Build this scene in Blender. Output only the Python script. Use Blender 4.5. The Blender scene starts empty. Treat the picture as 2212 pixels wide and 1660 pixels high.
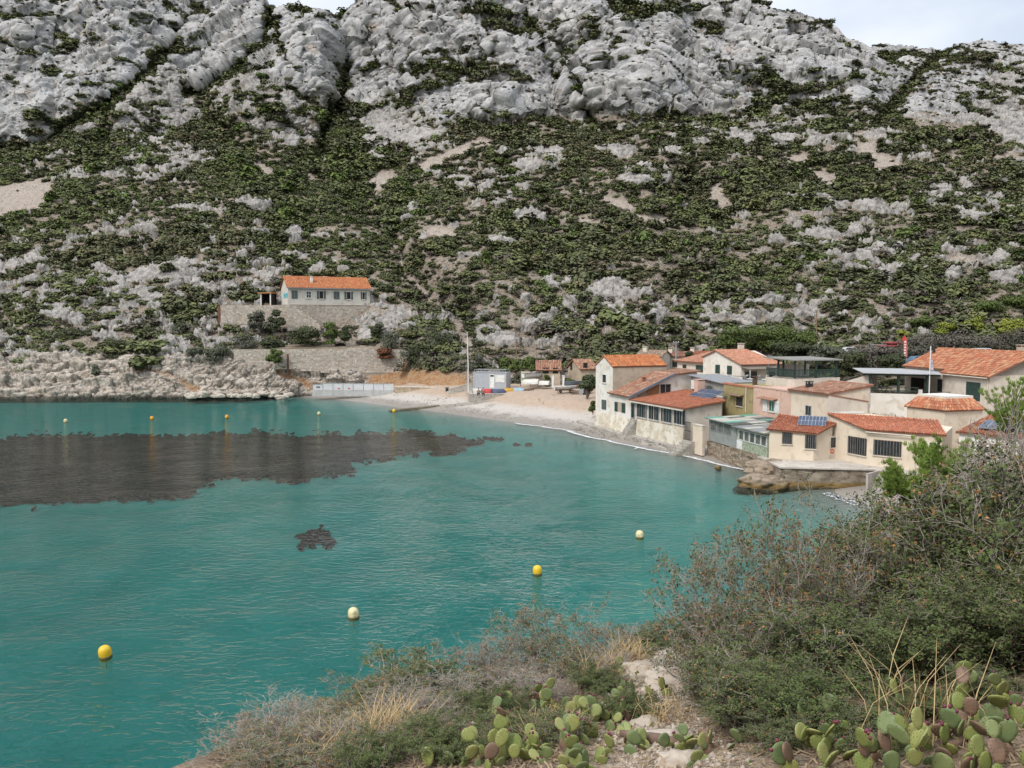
import bpy, bmesh, math, random
import numpy as np
from mathutils import Vector, Matrix, Euler
R = math.radians
random.seed(7)
RNG = np.random.default_rng(11)
SC = bpy.context.scene
COL = SC.collection

# ------------------------------------------------------------------ camera
CAM_H = 14.0            # metres above the sea
PITCH = R(4.15)
F = 1790.0              # focal length in units of a picture 2212 wide, 1660 high
cd = bpy.data.cameras.new('camera')
cd.sensor_width = 36.0
cd.lens = F / 2212.0 * 36.0
cd.clip_start = 0.1
cd.clip_end = 5000
cam = bpy.data.objects.new('camera', cd)
COL.objects.link(cam)
cam.location = (0, 0, CAM_H)
cam.rotation_euler = (R(90) - PITCH, 0, 0)
SC.camera = cam

# ------------------------------------------------------------------ sky and sun (thin overcast)
SUN_EL, SUN_AZ = R(46), R(-138)     # azimuth from +Y, negative = to the left of the view
w = bpy.data.worlds.new('World'); SC.world = w; w.use_nodes = True
nt = w.node_tree; nt.nodes.clear()
out = nt.nodes.new('ShaderNodeOutputWorld')
bg = nt.nodes.new('ShaderNodeBackground')
sky = nt.nodes.new('ShaderNodeTexSky'); sky.sky_type = 'NISHITA'; sky.sun_disc = False
sky.sun_elevation = SUN_EL; sky.sun_rotation = SUN_AZ; sky.altitude = 20
sky.air_density = 1.0; sky.dust_density = 2.0; sky.ozone_density = 1.0
tc = nt.nodes.new('ShaderNodeTexCoord')
mp = nt.nodes.new('ShaderNodeMapping'); mp.inputs['Scale'].default_value = (1.0, 1.0, 2.2)
nz = nt.nodes.new('ShaderNodeTexNoise'); nz.inputs['Scale'].default_value = 2.6; nz.inputs['Detail'].default_value = 5; nz.inputs['Roughness'].default_value = .52
cr = nt.nodes.new('ShaderNodeValToRGB')
cr.color_ramp.elements[0].position = .36; cr.color_ramp.elements[0].color = (.52, .52, .52, 1)
cr.color_ramp.elements[1].position = .62; cr.color_ramp.elements[1].color = (.96, .96, .96, 1)
mx = nt.nodes.new('ShaderNodeMix'); mx.data_type = 'RGBA'
CLOUD = (6.7, 7.0, 7.4, 1)
mx.inputs[7].default_value = CLOUD
nt.links.new(tc.outputs['Generated'], mp.inputs['Vector'])
nt.links.new(mp.outputs['Vector'], nz.inputs['Vector'])
nt.links.new(nz.outputs['Fac'], cr.inputs['Fac'])
nt.links.new(cr.outputs['Color'], mx.inputs[0])
nt.links.new(sky.outputs['Color'], mx.inputs[6])
# overcast skies are about three times brighter overhead than at the horizon
sep = nt.nodes.new('ShaderNodeSeparateXYZ'); nt.links.new(tc.outputs['Generated'], sep.inputs[0])
ov = nt.nodes.new('ShaderNodeMapRange'); ov.inputs[3].default_value = .70; ov.inputs[4].default_value = 1.4
nt.links.new(sep.outputs[2], ov.inputs[0])
sc_ = nt.nodes.new('ShaderNodeVectorMath'); sc_.operation = 'SCALE'
nt.links.new(mx.outputs[2], sc_.inputs[0]); nt.links.new(ov.outputs[0], sc_.inputs['Scale'])
nt.links.new(sc_.outputs[0], bg.inputs['Color'])
bg.inputs['Strength'].default_value = 0.10
nt.links.new(bg.outputs['Background'], out.inputs['Surface'])

sd_ = bpy.data.lights.new('sun', 'SUN'); sd_.energy = 1.5; sd_.angle = R(16); sd_.color = (1.0, .96, .9)
sun = bpy.data.objects.new('sun', sd_); COL.objects.link(sun)
sv = Vector((math.sin(SUN_AZ) * math.cos(SUN_EL), math.cos(SUN_AZ) * math.cos(SUN_EL), math.sin(SUN_EL)))
sun.rotation_euler = sv.to_track_quat('Z', 'Y').to_euler()
sun.location = (-40, 20, 80)

SC.view_settings.view_transform = 'Standard'
SC.view_settings.look = 'None'
SC.view_settings.gamma = 1.0
SC.view_settings.exposure = 0.75
SC.cycles.use_denoising = True
SC.cycles.max_bounces = 4
SC.cycles.diffuse_bounces = 2
SC.cycles.glossy_bounces = 2
SC.cycles.transparent_max_bounces = 8
SC.cycles.caustics_reflective = False
SC.cycles.caustics_refractive = False

# ------------------------------------------------------------------ measuring helpers
CP, SP = math.cos(PITCH), math.sin(PITCH)
def ray(u, v):
    cx, cy = (u - 1106.0) / F, (830.0 - v) / F
    return np.array([cx, CP + cy * SP, -SP + cy * CP])
def tz(v):                      # rise per metre of y
    cy = (830.0 - v) / F
    return (-SP + cy * CP) / (CP + cy * SP)
def tx(u, v):
    cx, cy = (u - 1106.0) / F, (830.0 - v) / F
    return cx / (CP + cy * SP)
def atY(u, v, Y):
    d = ray(u, v); return np.array([0, 0, CAM_H]) + d * (Y / d[1])
def atZ(u, v, Z):
    d = ray(u, v); return np.array([0, 0, CAM_H]) + d * ((Z - CAM_H) / d[2])
def proj(p):
    x, y, z = p[0], p[1], p[2] - CAM_H
    dep = y * CP - z * SP; up = y * SP + z * CP
    return 1106 + F * x / dep, 830 - F * up / dep

# ------------------------------------------------------------------ numpy noise
def _h(ix, iy, iz=0, k=0):
    n = (ix.astype(np.int64) * 374761393 + iy.astype(np.int64) * 668265263 + np.int64(0) + (iz * 1274126177 if np.isscalar(iz) else iz.astype(np.int64) * 1274126177) + k * 974711) & 0xFFFFFFFF
    n = ((n ^ (n >> 13)) * 1103515245) & 0xFFFFFFFF
    n = ((n ^ (n >> 16)) * 2246822519) & 0xFFFFFFFF
    return ((n ^ (n >> 15)) & 0xFFFFFF) / float(0xFFFFFF)
def vnoise(x, y, k=0):
    ix, iy = np.floor(x), np.floor(y); fx, fy = x - ix, y - iy
    fx = fx * fx * fx * (fx * (fx * 6 - 15) + 10); fy = fy * fy * fy * (fy * (fy * 6 - 15) + 10)
    a, b = _h(ix, iy, 0, k), _h(ix + 1, iy, 0, k); c, d = _h(ix, iy + 1, 0, k), _h(ix + 1, iy + 1, 0, k)
    return (a * (1 - fx) + b * fx) * (1 - fy) + (c * (1 - fx) + d * fx) * fy * 1.0 - 0.5
def fbm(x, y, oct=4, k=0, rough=.5):
    s, a, t = 0, 1.0, 0
    for i in range(oct):
        s = s + a * vnoise(x * 2 ** i + i * 17.3, y * 2 ** i - i * 9.1, k + i); t += a; a *= rough
    return s / t * 2            # about -1..1
def voro(x, y, k=0, jit=.9):    # F1, F2, cell id, tilted facet height
    ix, iy = np.floor(x), np.floor(y)
    f1 = np.full(x.shape, 9.0); f2 = np.full(x.shape, 9.0); cid = np.zeros(x.shape); fac = np.zeros(x.shape)
    for a in (-1, 0, 1):
        for b in (-1, 0, 1):
            jx, jy = ix + a, iy + b
            px = jx + .5 + (_h(jx, jy, 0, k) - .5) * jit; py = jy + .5 + (_h(jx, jy, 0, k + 5) - .5) * jit
            d = np.hypot(px - x, py - y)
            m = d < f1
            f2 = np.where(m, f1, np.minimum(f2, d)); cid = np.where(m, _h(jx, jy, 0, k + 9), cid)
            fac = np.where(m, (_h(jx, jy, 0, k + 13) - .5) * (x - px) + (_h(jx, jy, 0, k + 17) - .5) * (y - py), fac); f1 = np.where(m, d, f1)
    return f1, f2, cid, fac
def crag(x, y, k=0, ang=0.0, oct=4, gain=.45, lac=2.3):
    """continuous angular relief: sum of city-block distance cells, turned a little each octave; about 0..1"""
    tot, amp, nrm_ = 0, 1.0, 0
    for i in range(oct):
        a = ang + i * .55; X_, Y_ = (x * math.cos(a) + y * math.sin(a)) * lac ** i + 3.7 * i, (-x * math.sin(a) + y * math.cos(a)) * lac ** i - 1.9 * i
        ix, iy = np.floor(X_), np.floor(Y_); f1 = np.full(X_.shape, 9.0)
        for p in (-1, 0, 1):
            for q_ in (-1, 0, 1):
                jx, jy = ix + p, iy + q_
                px = jx + .5 + (_h(jx, jy, 0, k + i * 7) - .5) * .9; py = jy + .5 + (_h(jx, jy, 0, k + i * 7 + 3) - .5) * .9
                f1 = np.minimum(f1, np.abs(px - X_) * (.7 + .6 * _h(jx, jy, 0, k + 50)) + np.abs(py - Y_))
        tot = tot + amp * (1 - np.minimum(f1, 1.4) / 1.2); nrm_ += amp; amp *= gain
    return tot / nrm_
def sstep(a, b, x):
    t = np.clip((x - a) / (b - a), 0, 1); return t * t * (3 - 2 * t)
def seg_dist(px, py, pts):
    best = np.full(px.shape, 1e9)
    for (ax, ay), (bx, by) in zip(pts[:-1], pts[1:]):
        dx, dy = bx - ax, by - ay; L = dx * dx + dy * dy + 1e-9
        t = np.clip(((px - ax) * dx + (py - ay) * dy) / L, 0, 1)
        best = np.minimum(best, np.hypot(px - ax - t * dx, py - ay - t * dy))
    return best
def in_poly(px, py, poly):
    r = np.zeros(px.shape, bool); n = len(poly); j = n - 1
    for i in range(n):
        xi, yi = poly[i]; xj, yj = poly[j]
        if yi != yj:
            r ^= ((yi > py) != (yj > py)) & (px < (xj - xi) * (py - yi) / (yj - yi) + xi)
        j = i
    return r
def sdf(px, py, poly):          # positive inside
    d = seg_dist(px, py, list(poly) + [poly[0]])
    return np.where(in_poly(px, py, poly), d, -d)

# ------------------------------------------------------------------ materials
def new_mat(name):
    m = bpy.data.materials.new(name); m.use_nodes = True
    return m, m.node_tree, m.node_tree.nodes['Principled BSDF']
def N(nt, typ, **kw):
    n = nt.nodes.new(typ)
    for k, v in kw.items():
        if k.startswith('i_'):
            key = k[2:]; key = int(key) if key.isdigit() else key
            n.inputs[key].default_value = v
        else: setattr(n, k, v)
    return n
def c4(c): return (c[0], c[1], c[2], 1.0)
def mixc(nt, fac, a, b, blend='MIX'):
    n = nt.nodes.new('ShaderNodeMix'); n.data_type = 'RGBA'; n.blend_type = blend
    for i, s in ((0, fac), (6, a), (7, b)):
        if hasattr(s, 'is_linked'): nt.links.new(s, n.inputs[i])
        elif i == 0: n.inputs[0].default_value = s
        else: n.inputs[i].default_value = c4(s)
    return n.outputs[2]
def math_(nt, op, a, b=None, clamp=False):
    n = nt.nodes.new('ShaderNodeMath'); n.operation = op; n.use_clamp = clamp
    for i, s in ((0, a), (1, b)):
        if s is None: continue
        if hasattr(s, 'is_linked'): nt.links.new(s, n.inputs[i])
        else: n.inputs[i].default_value = s
    return n.outputs[0]
def ramp(nt, fac, lo, hi):
    n = nt.nodes.new('ShaderNodeMapRange'); n.interpolation_type = 'SMOOTHSTEP'
    n.inputs[1].default_value = lo; n.inputs[2].default_value = hi
    nt.links.new(fac, n.inputs[0]); return n.outputs[0]
def noise_(nt, scale, detail=3, rough=.55, vec=None, stretch=None, dist=0):
    n = nt.nodes.new('ShaderNodeTexNoise'); n.inputs['Scale'].default_value = scale
    n.inputs['Detail'].default_value = detail; n.inputs['Roughness'].default_value = rough
    n.inputs['Distortion'].default_value = dist
    if vec is None:
        g = nt.nodes.new('ShaderNodeNewGeometry'); vec = g.outputs['Position']
    if stretch:
        m = nt.nodes.new('ShaderNodeMapping'); m.inputs['Scale'].default_value = stretch
        nt.links.new(vec, m.inputs['Vector']); vec = m.outputs['Vector']
    nt.links.new(vec, n.inputs['Vector']); return n.outputs['Fac']
def bump_(nt, b, h, strength=.4, dist=.02):
    n = nt.nodes.new('ShaderNodeBump'); n.inputs['Strength'].default_value = strength; n.inputs['Distance'].default_value = dist
    nt.links.new(h, n.inputs['Height']); nt.links.new(n.outputs['Normal'], b.inputs['Normal'])
MATS = {}
def mat(name, col, col2=None, scale=1.5, rough=.85, lo=.4, hi=.65, bump=None, metal=0, col3=None, scale3=8, rnd=None, stretch=None, spec=None):
    """plain procedural surface: two or three tones by noise, optional bump (scale, strength, distance) and random tint per piece"""
    if name in MATS: return MATS[name]
    m, t, b = new_mat(name)
    c = None
    if col2 is not None:
        c = mixc(t, ramp(t, noise_(t, scale, 4, stretch=stretch), lo, hi), col, col2)
    if col3 is not None:
        c = mixc(t, ramp(t, noise_(t, scale3, 3), .52, .68), c if c is not None else col, col3)
    if rnd is not None:
        g = t.nodes.new('ShaderNodeNewGeometry'); oi = t.nodes.new('ShaderNodeObjectInfo')
        f = math_(t, 'FRACT', math_(t, 'ADD', g.outputs['Random Per Island'], oi.outputs['Random']))
        c = mixc(t, ramp(t, f, .25, 1.0), c if c is not None else col, rnd)
        f2 = math_(t, 'FRACT', math_(t, 'MULTIPLY', f, 7.13))
        c = mixc(t, math_(t, 'MULTIPLY', f2, .35), c, (.05, .03, .025), 'MIX')
    if c is None: b.inputs['Base Color'].default_value = c4(col)
    else: t.links.new(c, b.inputs['Base Color'])
    b.inputs['Roughness'].default_value = rough; b.inputs['Metallic'].default_value = metal
    if spec is not None: b.inputs['Specular IOR Level'].default_value = spec
    if bump: bump_(t, b, noise_(t, bump[0], 4), bump[1], bump[2])
    MATS[name] = m; return m

# ------------------------------------------------------------------ object helpers
def link(o, parent=None):
    COL.objects.link(o)
    if parent is not None: o.parent = parent
    return o
def origin_of(p):
    l = Vector((0, 0, 0))
    while p is not None: l += p.location; p = p.parent
    return l
def mk(name, V, Fc, m, parent=None, smooth=False, loc=None):
    """one mesh object from world-space vertices; a child keeps its parent's origin, a top-level one is centred on its base"""
    V = np.asarray(V, float).reshape(-1, 3)
    if parent is not None: org = np.array(origin_of(parent))
    elif loc is not None: org = np.asarray(loc, float)
    else:
        org = np.array([(V[:, 0].min() + V[:, 0].max()) / 2, (V[:, 1].min() + V[:, 1].max()) / 2, V[:, 2].min()])
    me = bpy.data.meshes.new(name)
    me.from_pydata((V - org).tolist(), [], [tuple(f) for f in Fc]); me.validate(); me.update()
    ms = m if isinstance(m, (list, tuple)) else [m]
    for q in ms: me.materials.append(q)
    if smooth: me.shade_smooth()
    o = bpy.data.objects.new(name, me); link(o, parent)
    if parent is None: o.location = org
    return o
def mk_np(name, V, Q, m, parent=None, smooth=True, loc=(0, 0, 0)):
    """fast path for big meshes: V (n,3), Q (m,3 or 4)"""
    V = np.asarray(V, np.float32); Q = np.asarray(Q, np.int32); k = Q.shape[1]
    V = V - np.asarray(loc, np.float32)
    me = bpy.data.meshes.new(name)
    me.vertices.add(len(V)); me.vertices.foreach_set('co', V.ravel())
    me.loops.add(Q.size); me.loops.foreach_set('vertex_index', Q.ravel())
    me.polygons.add(len(Q)); me.polygons.foreach_set('loop_start', np.arange(0, Q.size, k, dtype=np.int32))
    me.polygons.foreach_set('loop_total', np.full(len(Q), k, np.int32))
    if smooth: me.polygons.foreach_set('use_smooth', np.ones(len(Q), bool))
    me.update(calc_edges=True)
    for q in (m if isinstance(m, (list, tuple)) else [m]): me.materials.append(q)
    o = bpy.data.objects.new(name, me); link(o, parent); o.location = loc
    return o
def soft_normals(me, Nrm):
    """foliage shades by the shape of its clump, not leaf by leaf"""
    me.polygons.foreach_set('use_smooth', np.ones(len(me.polygons), bool))
    me.normals_split_custom_set_from_vertices([tuple(n) for n in np.asarray(Nrm, float)])
def attr(o, name, a):
    at = o.data.attributes.new(name, 'FLOAT', 'POINT'); at.data.foreach_set('value', np.asarray(a, np.float32).ravel())
def thing(name, label, cat, loc, group=None):
    o = bpy.data.objects.new(name, None); o.empty_display_size = .3; link(o); o.location = Vector([float(q) for q in loc])
    return tag(o, label, cat, group)
def tag(o, label=None, cat=None, group=None, kind=None):
    if label: o['label'] = label
    if cat: o['category'] = cat
    if group: o['group'] = group
    if kind: o['kind'] = kind
    return o
def grid_faces(nr, nc):
    i = np.arange(nr * nc).reshape(nr, nc)
    return np.stack([i[:-1, :-1], i[:-1, 1:], i[1:, 1:], i[1:, :-1]], -1).reshape(-1, 4)

class MB:
    """collects simple solids in world space"""
    def __init__(s): s.v = []; s.f = []
    def add(s, V, Fc):
        n = len(s.v); s.v += [tuple(map(float, p)) for p in V]; s.f += [tuple(i + n for i in f) for f in Fc]; return s
    def hexa(s, b, t):          # bottom ring (4), top ring (4), counter-clockwise from above
        return s.add(list(b) + list(t), [(3, 2, 1, 0), (4, 5, 6, 7), (0, 1, 5, 4), (1, 2, 6, 5), (2, 3, 7, 6), (3, 0, 4, 7)])
    def box(s, c, ax, ay, az):  # centre and three half-vectors
        c, ax, ay, az = [np.asarray(q, float) for q in (c, ax, ay, az)]
        b = [c - ax - ay - az, c + ax - ay - az, c + ax + ay - az, c - ax + ay - az]
        return s.hexa(b, [p + 2 * az for p in b])
    def prism(s, ring, h):      # vertical prism on a ring of xyz points
        n = len(ring); V = [tuple(p) for p in ring] + [(p[0], p[1], p[2] + h) for p in ring]
        return s.add(V, [tuple(range(n - 1, -1, -1)), tuple(range(n, 2 * n))] + [(i, (i + 1) % n, n + (i + 1) % n, n + i) for i in range(n)])
    def tube(s, pts, rad, n=6, cap=True):
        pts = [np.asarray(p, float) for p in pts]; rad = rad if hasattr(rad, '__len__') else [rad] * len(pts)
        V = []; prev = None
        for i, p in enumerate(pts):
            d = pts[min(i + 1, len(pts) - 1)] - pts[max(i - 1, 0)]; d = d / (np.linalg.norm(d) + 1e-9)
            a = np.cross(d, (0, 0, 1) if abs(d[2]) < .95 else (1, 0, 0)) if prev is None else prev - d * prev.dot(d)
            a = a / np.linalg.norm(a); prev = a; b = np.cross(d, a)
            for k in range(n):
                th = 2 * math.pi * k / n; V.append(p + rad[i] * (math.cos(th) * a + math.sin(th) * b))
        Fc = []
        for i in range(len(pts) - 1):
            for k in range(n):
                Fc.append((i * n + k, i * n + (k + 1) % n, (i + 1) * n + (k + 1) % n, (i + 1) * n + k))
        if cap: Fc += [tuple(range(n - 1, -1, -1)), tuple(range((len(pts) - 1) * n, len(pts) * n))]
        return s.add(V, Fc)
    def lathe(s, c, prof, n=12, axis=(0, 0, 1)):
        ax = Vector(axis).normalized(); q = ax.to_track_quat('Z', 'Y'); V = []; Fc = []
        for (r, h) in prof:
            for k in range(n):
                th = 2 * math.pi * k / n; p = q @ Vector((r * math.cos(th), r * math.sin(th), h)); V.append((c[0] + p.x, c[1] + p.y, c[2] + p.z))
        for i in range(len(prof) - 1):
            for k in range(n): Fc.append((i * n + k, i * n + (k + 1) % n, (i + 1) * n + (k + 1) % n, (i + 1) * n + k))
        Fc += [tuple(range(n - 1, -1, -1)), tuple(range((len(prof) - 1) * n, len(prof) * n))]
        return s.add(V, Fc)
    def slab(s, quad, th):      # planar polygon thickened downwards along its normal
        q = [np.asarray(p, float) for p in quad]; n = np.cross(q[1] - q[0], q[2] - q[0]); n /= np.linalg.norm(n)
        if n[2] < 0: n = -n; q = q[::-1]
        k = len(q); V = [p - n * th for p in q] + q
        return s.add(V, [tuple(range(k - 1, -1, -1)), tuple(range(k, 2 * k))] + [(i, (i + 1) % k, k + (i + 1) % k, k + i) for i in range(k)])
    def build(s, name, m, parent=None, smooth=False): return mk(name, s.v, s.f, m, parent, smooth)

# water line of the bay, in the picture's coordinates, then as metres
WL_PX = [(640, 857), (700, 860), (780, 869), (860, 880), (950, 891), (1060, 906), (1150, 917), (1230, 931), (1290, 945), (1400, 968), (1500, 988), (1590, 1010)]
WL = [tuple(atZ(u, v, 0)[:2]) for u, v in WL_PX]

# ================================================================== HILLSIDE
def interp(u, pts):
    p = np.array(pts, float); return np.interp(u, p[:, 0], p[:, 1])
SKY = [(-300, -140), (0, -120), (300, -90), (480, -50), (560, -18), (575, -4), (588, 22), (610, 19), (640, 15), (690, 18), (720, 30), (738, 44), (748, 36), (756, 12), (775, 0), (800, -25), (1000, -60), (1300, -75), (1500, -35), (1600, -10), (1645, 2), (1665, 16), (1700, 30), (1740, 36), (1790, 46), (1812, 62), (1830, 84), (1862, 92), (1880, 103), (1900, 99), (1920, 103), (1960, 100), (1990, 107), (2012, 104), (2040, 118), (2052, 106), (2066, 97), (2120, 92), (2212, 96), (2300, 104), (2500, 120)]
FOOT_V = [(-300, 872), (420, 868), (560, 862), (660, 855), (700, 846), (860, 845), (930, 836), (1010, 819), (1100, 812), (1200, 808), (1290, 797), (1400, 773), (1500, 762), (1750, 758), (2000, 758), (2212, 756), (2500, 756)]
FOOT_Z = [(-300, -.7), (420, -.6), (560, -.2), (660, .2), (700, 1.0), (860, 1.2), (930, 2.6), (1010, 4.2), (1100, 4.8), (1200, 5.1), (1290, 6.1), (1400, 8), (1500, 8.7), (1750, 9.2), (2000, 9.3), (2500, 9.6)]
BLUFF_V = [(-300, 780), (0, 778), (200, 770), (340, 775), (480, 775), (520, 758), (800, 756), (880, 760), (930, 790), (1010, 808), (1100, 808), (1290, 795), (1400, 770), (1500, 760), (2500, 752)]
CLIFF_V = [(-300, 335), (46, 326), (83, 317), (118, 300), (260, 320), (400, 280), (540, 290), (650, 300), (690, 300), (740, 250), (840, 262), (950, 280), (1075, 272), (1190, 254), (1290, 272), (1400, 262), (1520, 255), (1700, 262), (1850, 262), (1950, 225), (2080, 240), (2212, 240), (2500, 240)]
S2 = [(-300, 1.7), (0, 1.75), (300, 1.35), (450, 1.15), (600, 1.25), (750, 1.5), (900, 1.6), (1200, 1.55), (1400, 1.45), (1600, 1.2), (1800, .95), (2000, .8), (2500, .75)]
S1 = [(-300, .56), (500, .6), (1000, .6), (1500, .62), (2000, .62), (2500, .62)]
GULLY = [ # polyline, width px, depth m
    ([(-60, 345), (0, 322), (60, 330), (120, 290), (220, 236), (285, 185), (330, 145), (372, 100), (400, 60)], 14, 7),
    ([(400, 205), (425, 197), (480, 168), (530, 138), (575, 98), (584, 30)], 13, 7),
    ([(745, 44), (746, 110), (745, 175), (737, 212), (705, 275), (695, 340)], 12, 10),
    ([(428, 200), (455, 250), (490, 290), (560, 340), (700, 400)], 20, 4),
    ([(695, 340), (760, 400), (815, 470), (855, 530), (890, 605), (930, 650), (1000, 712)], 42, 8),
    ([(1130, 0), (1140, 35), (1180, 115), (1205, 165), (1241, 222), (1291, 275)], 9, 6),
    ([(1291, 275), (1370, 330), (1450, 390), (1560, 470), (1640, 560), (1740, 640), (1780, 720)], 50, 5),
    ([(2035, 116), (2010, 140), (1978, 165), (1955, 200), (1930, 228), (1900, 260)], 12, 6),
    ([(594, 150), (640, 200), (690, 240)], 9, 3), ([(1320, 60), (1330, 110), (1345, 170), (1362, 230)], 7, 3),
    ([(560, 20), (600, 60), (620, 110), (640, 160)], 7, 2),
    ([(890, 170), (960, 130), (1030, 160), (1060, 120)], 8, 2.5), ([(930, 140), (870, 100), (860, 40)], 7, 3)]
BULGE = [(1160, 345, 90, 40, 5), (1396, 388, 62, 34, 6), (285, 320, 50, 50, 6), (850, 300, 80, 45, 5), (560, 240, 80, 50, 4), (640, 120, 80, 90, 6), (130, 190, 130, 120, 5), (1110, 215, 90, 60, 6), (1870, 200, 60, 50, 5), (2000, 215, 50, 40, 3), (1450, 335, 40, 18, 3), (1997, 398, 30, 18, 2), (1076, 432, 40, 22, 3), (400, 460, 250, 120, 5), (1050, 560, 180, 120, 6)]
ROCKPOLY = [ # polygon, rock share
    ([(-400, -300), (2600, -300), (2600, 60), (2300, 120), (2212, 150), (2130, 170), (2080, 250), (2030, 262), (1960, 240), (1905, 246), (1800, 235), (1700, 242), (1600, 232), (1520, 236), (1450, 262), (1370, 268), (1300, 232), (1255, 230), (1290, 282), (1230, 252), (1190, 250), (1075, 272), (1025, 260), (950, 278), (900, 232), (870, 212), (835, 202), (800, 226), (740, 216), (700, 216), (650, 202), (600, 190), (560, 140), (500, 165), (455, 190), (420, 190), (400, 160), (330, 150), (314, 156), (250, 204), (215, 234), (118, 282), (83, 317), (46, 326), (-400, 330)], .93),
    ([(115, 312), (240, 232), (330, 165), (400, 165), (440, 210), (450, 255), (375, 270), (345, 330), (330, 345), (290, 350), (258, 380), (245, 345), (240, 290), (200, 282)], .66),
    ([(455, 195), (500, 170), (560, 155), (600, 195), (650, 215), (680, 245), (686, 297), (620, 322), (590, 292), (520, 270), (470, 242)], .72),
    ([(780, 244), (850, 232), (900, 235), (932, 292), (880, 318), (832, 312), (830, 345), (803, 352), (790, 320)], .78),
    ([(1340, 250), (1900, 240), (1930, 300), (1700, 320), (1500, 335), (1380, 300)], .40),
    ([(1950, 100), (2500, 100), (2500, 330), (2212, 320), (2100, 270), (1990, 270), (1930, 240)], .86),
    ([(-400, 500), (150, 520), (420, 560), (600, 600), (640, 700), (500, 770), (-400, 800)], .24),
    ([(950, 660), (1250, 600), (1500, 640), (1830, 640), (1830, 720), (1500, 745), (1250, 760), (980, 740)], .22),
    ([(1850, 430), (2500, 400), (2500, 700), (2000, 660), (1800, 560)], .15),
    ([(-400, 768), (340, 772), (500, 778), (700, 800), (860, 830), (800, 880), (-400, 900)], .97),
    ([(270, 330), (420, 300), (470, 340), (440, 360), (360, 370), (300, 350)], .5)]
OUTCROP = [(1160, 345, 66, 30), (1100, 330, 40, 10), (997, 398, 32, 20), (1076, 432, 36, 20), (1038, 447, 20, 10), (1144, 470, 38, 15), (1091, 522, 44, 14), (636, 508, 26, 14), (557, 443, 36, 12), (888, 450, 18, 10), (876, 474, 20, 8), (978, 489, 14, 8), (1027, 556, 40, 8), (974, 577, 18, 10), (933, 378, 25, 8), (1000, 359, 20, 7), (1190, 613, 50, 14), (1230, 658, 16, 18), (1305, 628, 60, 28), (978, 690, 40, 12), (922, 692, 15, 8), (1326, 325, 50, 14), (1396, 385, 56, 30), (1456, 332, 36, 15), (1590, 487, 12, 8), (1481, 450, 20, 10), (1691, 305, 32, 13), (1771, 302, 32, 14), (1781, 430, 25, 8), (2016, 415, 40, 12), (2096, 395, 30, 10), (2126, 500, 15, 12), (1951, 530, 35, 8), (1421, 680, 20, 20), (1431, 725, 20, 15), (2056, 600, 20, 20), (2171, 600, 40, 22), (1640, 690, 60, 20), (1540, 700, 35, 14), (1740, 680, 30, 12), (540, 440, 30, 8), (205, 440, 12, 8), (330, 505, 20, 10), (90, 505, 14, 6), (500, 620, 22, 10), (300, 640, 30, 10), (120, 680, 40, 10), (620, 560, 16, 8), (850, 690, 20, 14), (790, 730, 20, 14), (300, 600, 20, 8), (2100, 470, 30, 8), (1890, 445, 20, 7), (2030, 560, 30, 8)]
SCREE = [[(800, 375), (862, 370), (825, 420), (822, 462), (783, 462), (805, 435), (795, 405)], [(536, 350), (562, 350), (592, 386), (560, 376)], [(650, 365), (672, 370), (690, 395), (655, 392)],
    [(937, 481), (950, 480), (990, 510), (970, 516), (910, 505)], [(-40, 400), (40, 388), (100, 372), (122, 410), (90, 452), (-40, 476)], [(1669, 324), (1739, 331), (1758, 357), (1809, 382), (1817, 414), (1779, 406), (1739, 376), (1731, 355), (1699, 344)],
    [(1841, 301), (1903, 307), (1903, 328), (1938, 347), (1967, 358), (1916, 368), (1924, 390), (1887, 368), (1865, 336)], [(2032, 325), (2060, 328), (2115, 350), (2050, 345)], [(2134, 331), (2170, 332), (2240, 356), (2150, 345)],
    [(1541, 385), (1562, 400), (1590, 445), (1606, 457), (1550, 450), (1490, 400), (1430, 352), (1470, 365), (1520, 420)], [(1296, 420), (1350, 425), (1384, 452), (1350, 456), (1310, 440)], [(1356, 458), (1440, 465), (1476, 490), (1380, 478)], [(1236, 465), (1290, 470), (1292, 488), (1250, 486)], [(1601, 325), (1650, 335), (1682, 356), (1630, 348)], [(2035, 555), (2080, 552), (2120, 570), (2060, 566)]]
TRAIL = [([(817, 462), (835, 485), (820, 504)], 6), ([(861, 515), (854, 541), (869, 560), (873, 586), (888, 605), (903, 624), (930, 650)], 6), ([(918, 357), (965, 335), (1023, 312), (1057, 308)], 8), ([(694, 310), (697, 345)], 3), ([(905, 655), (912, 700)], 3), ([(775, 490), (805, 505)], 4), ([(560, 345), (585, 375)], 6), ([(1292, 488), (1345, 520)], 4), ([(985, 705), (1012, 740), (1020, 770)], 9)]
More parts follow.
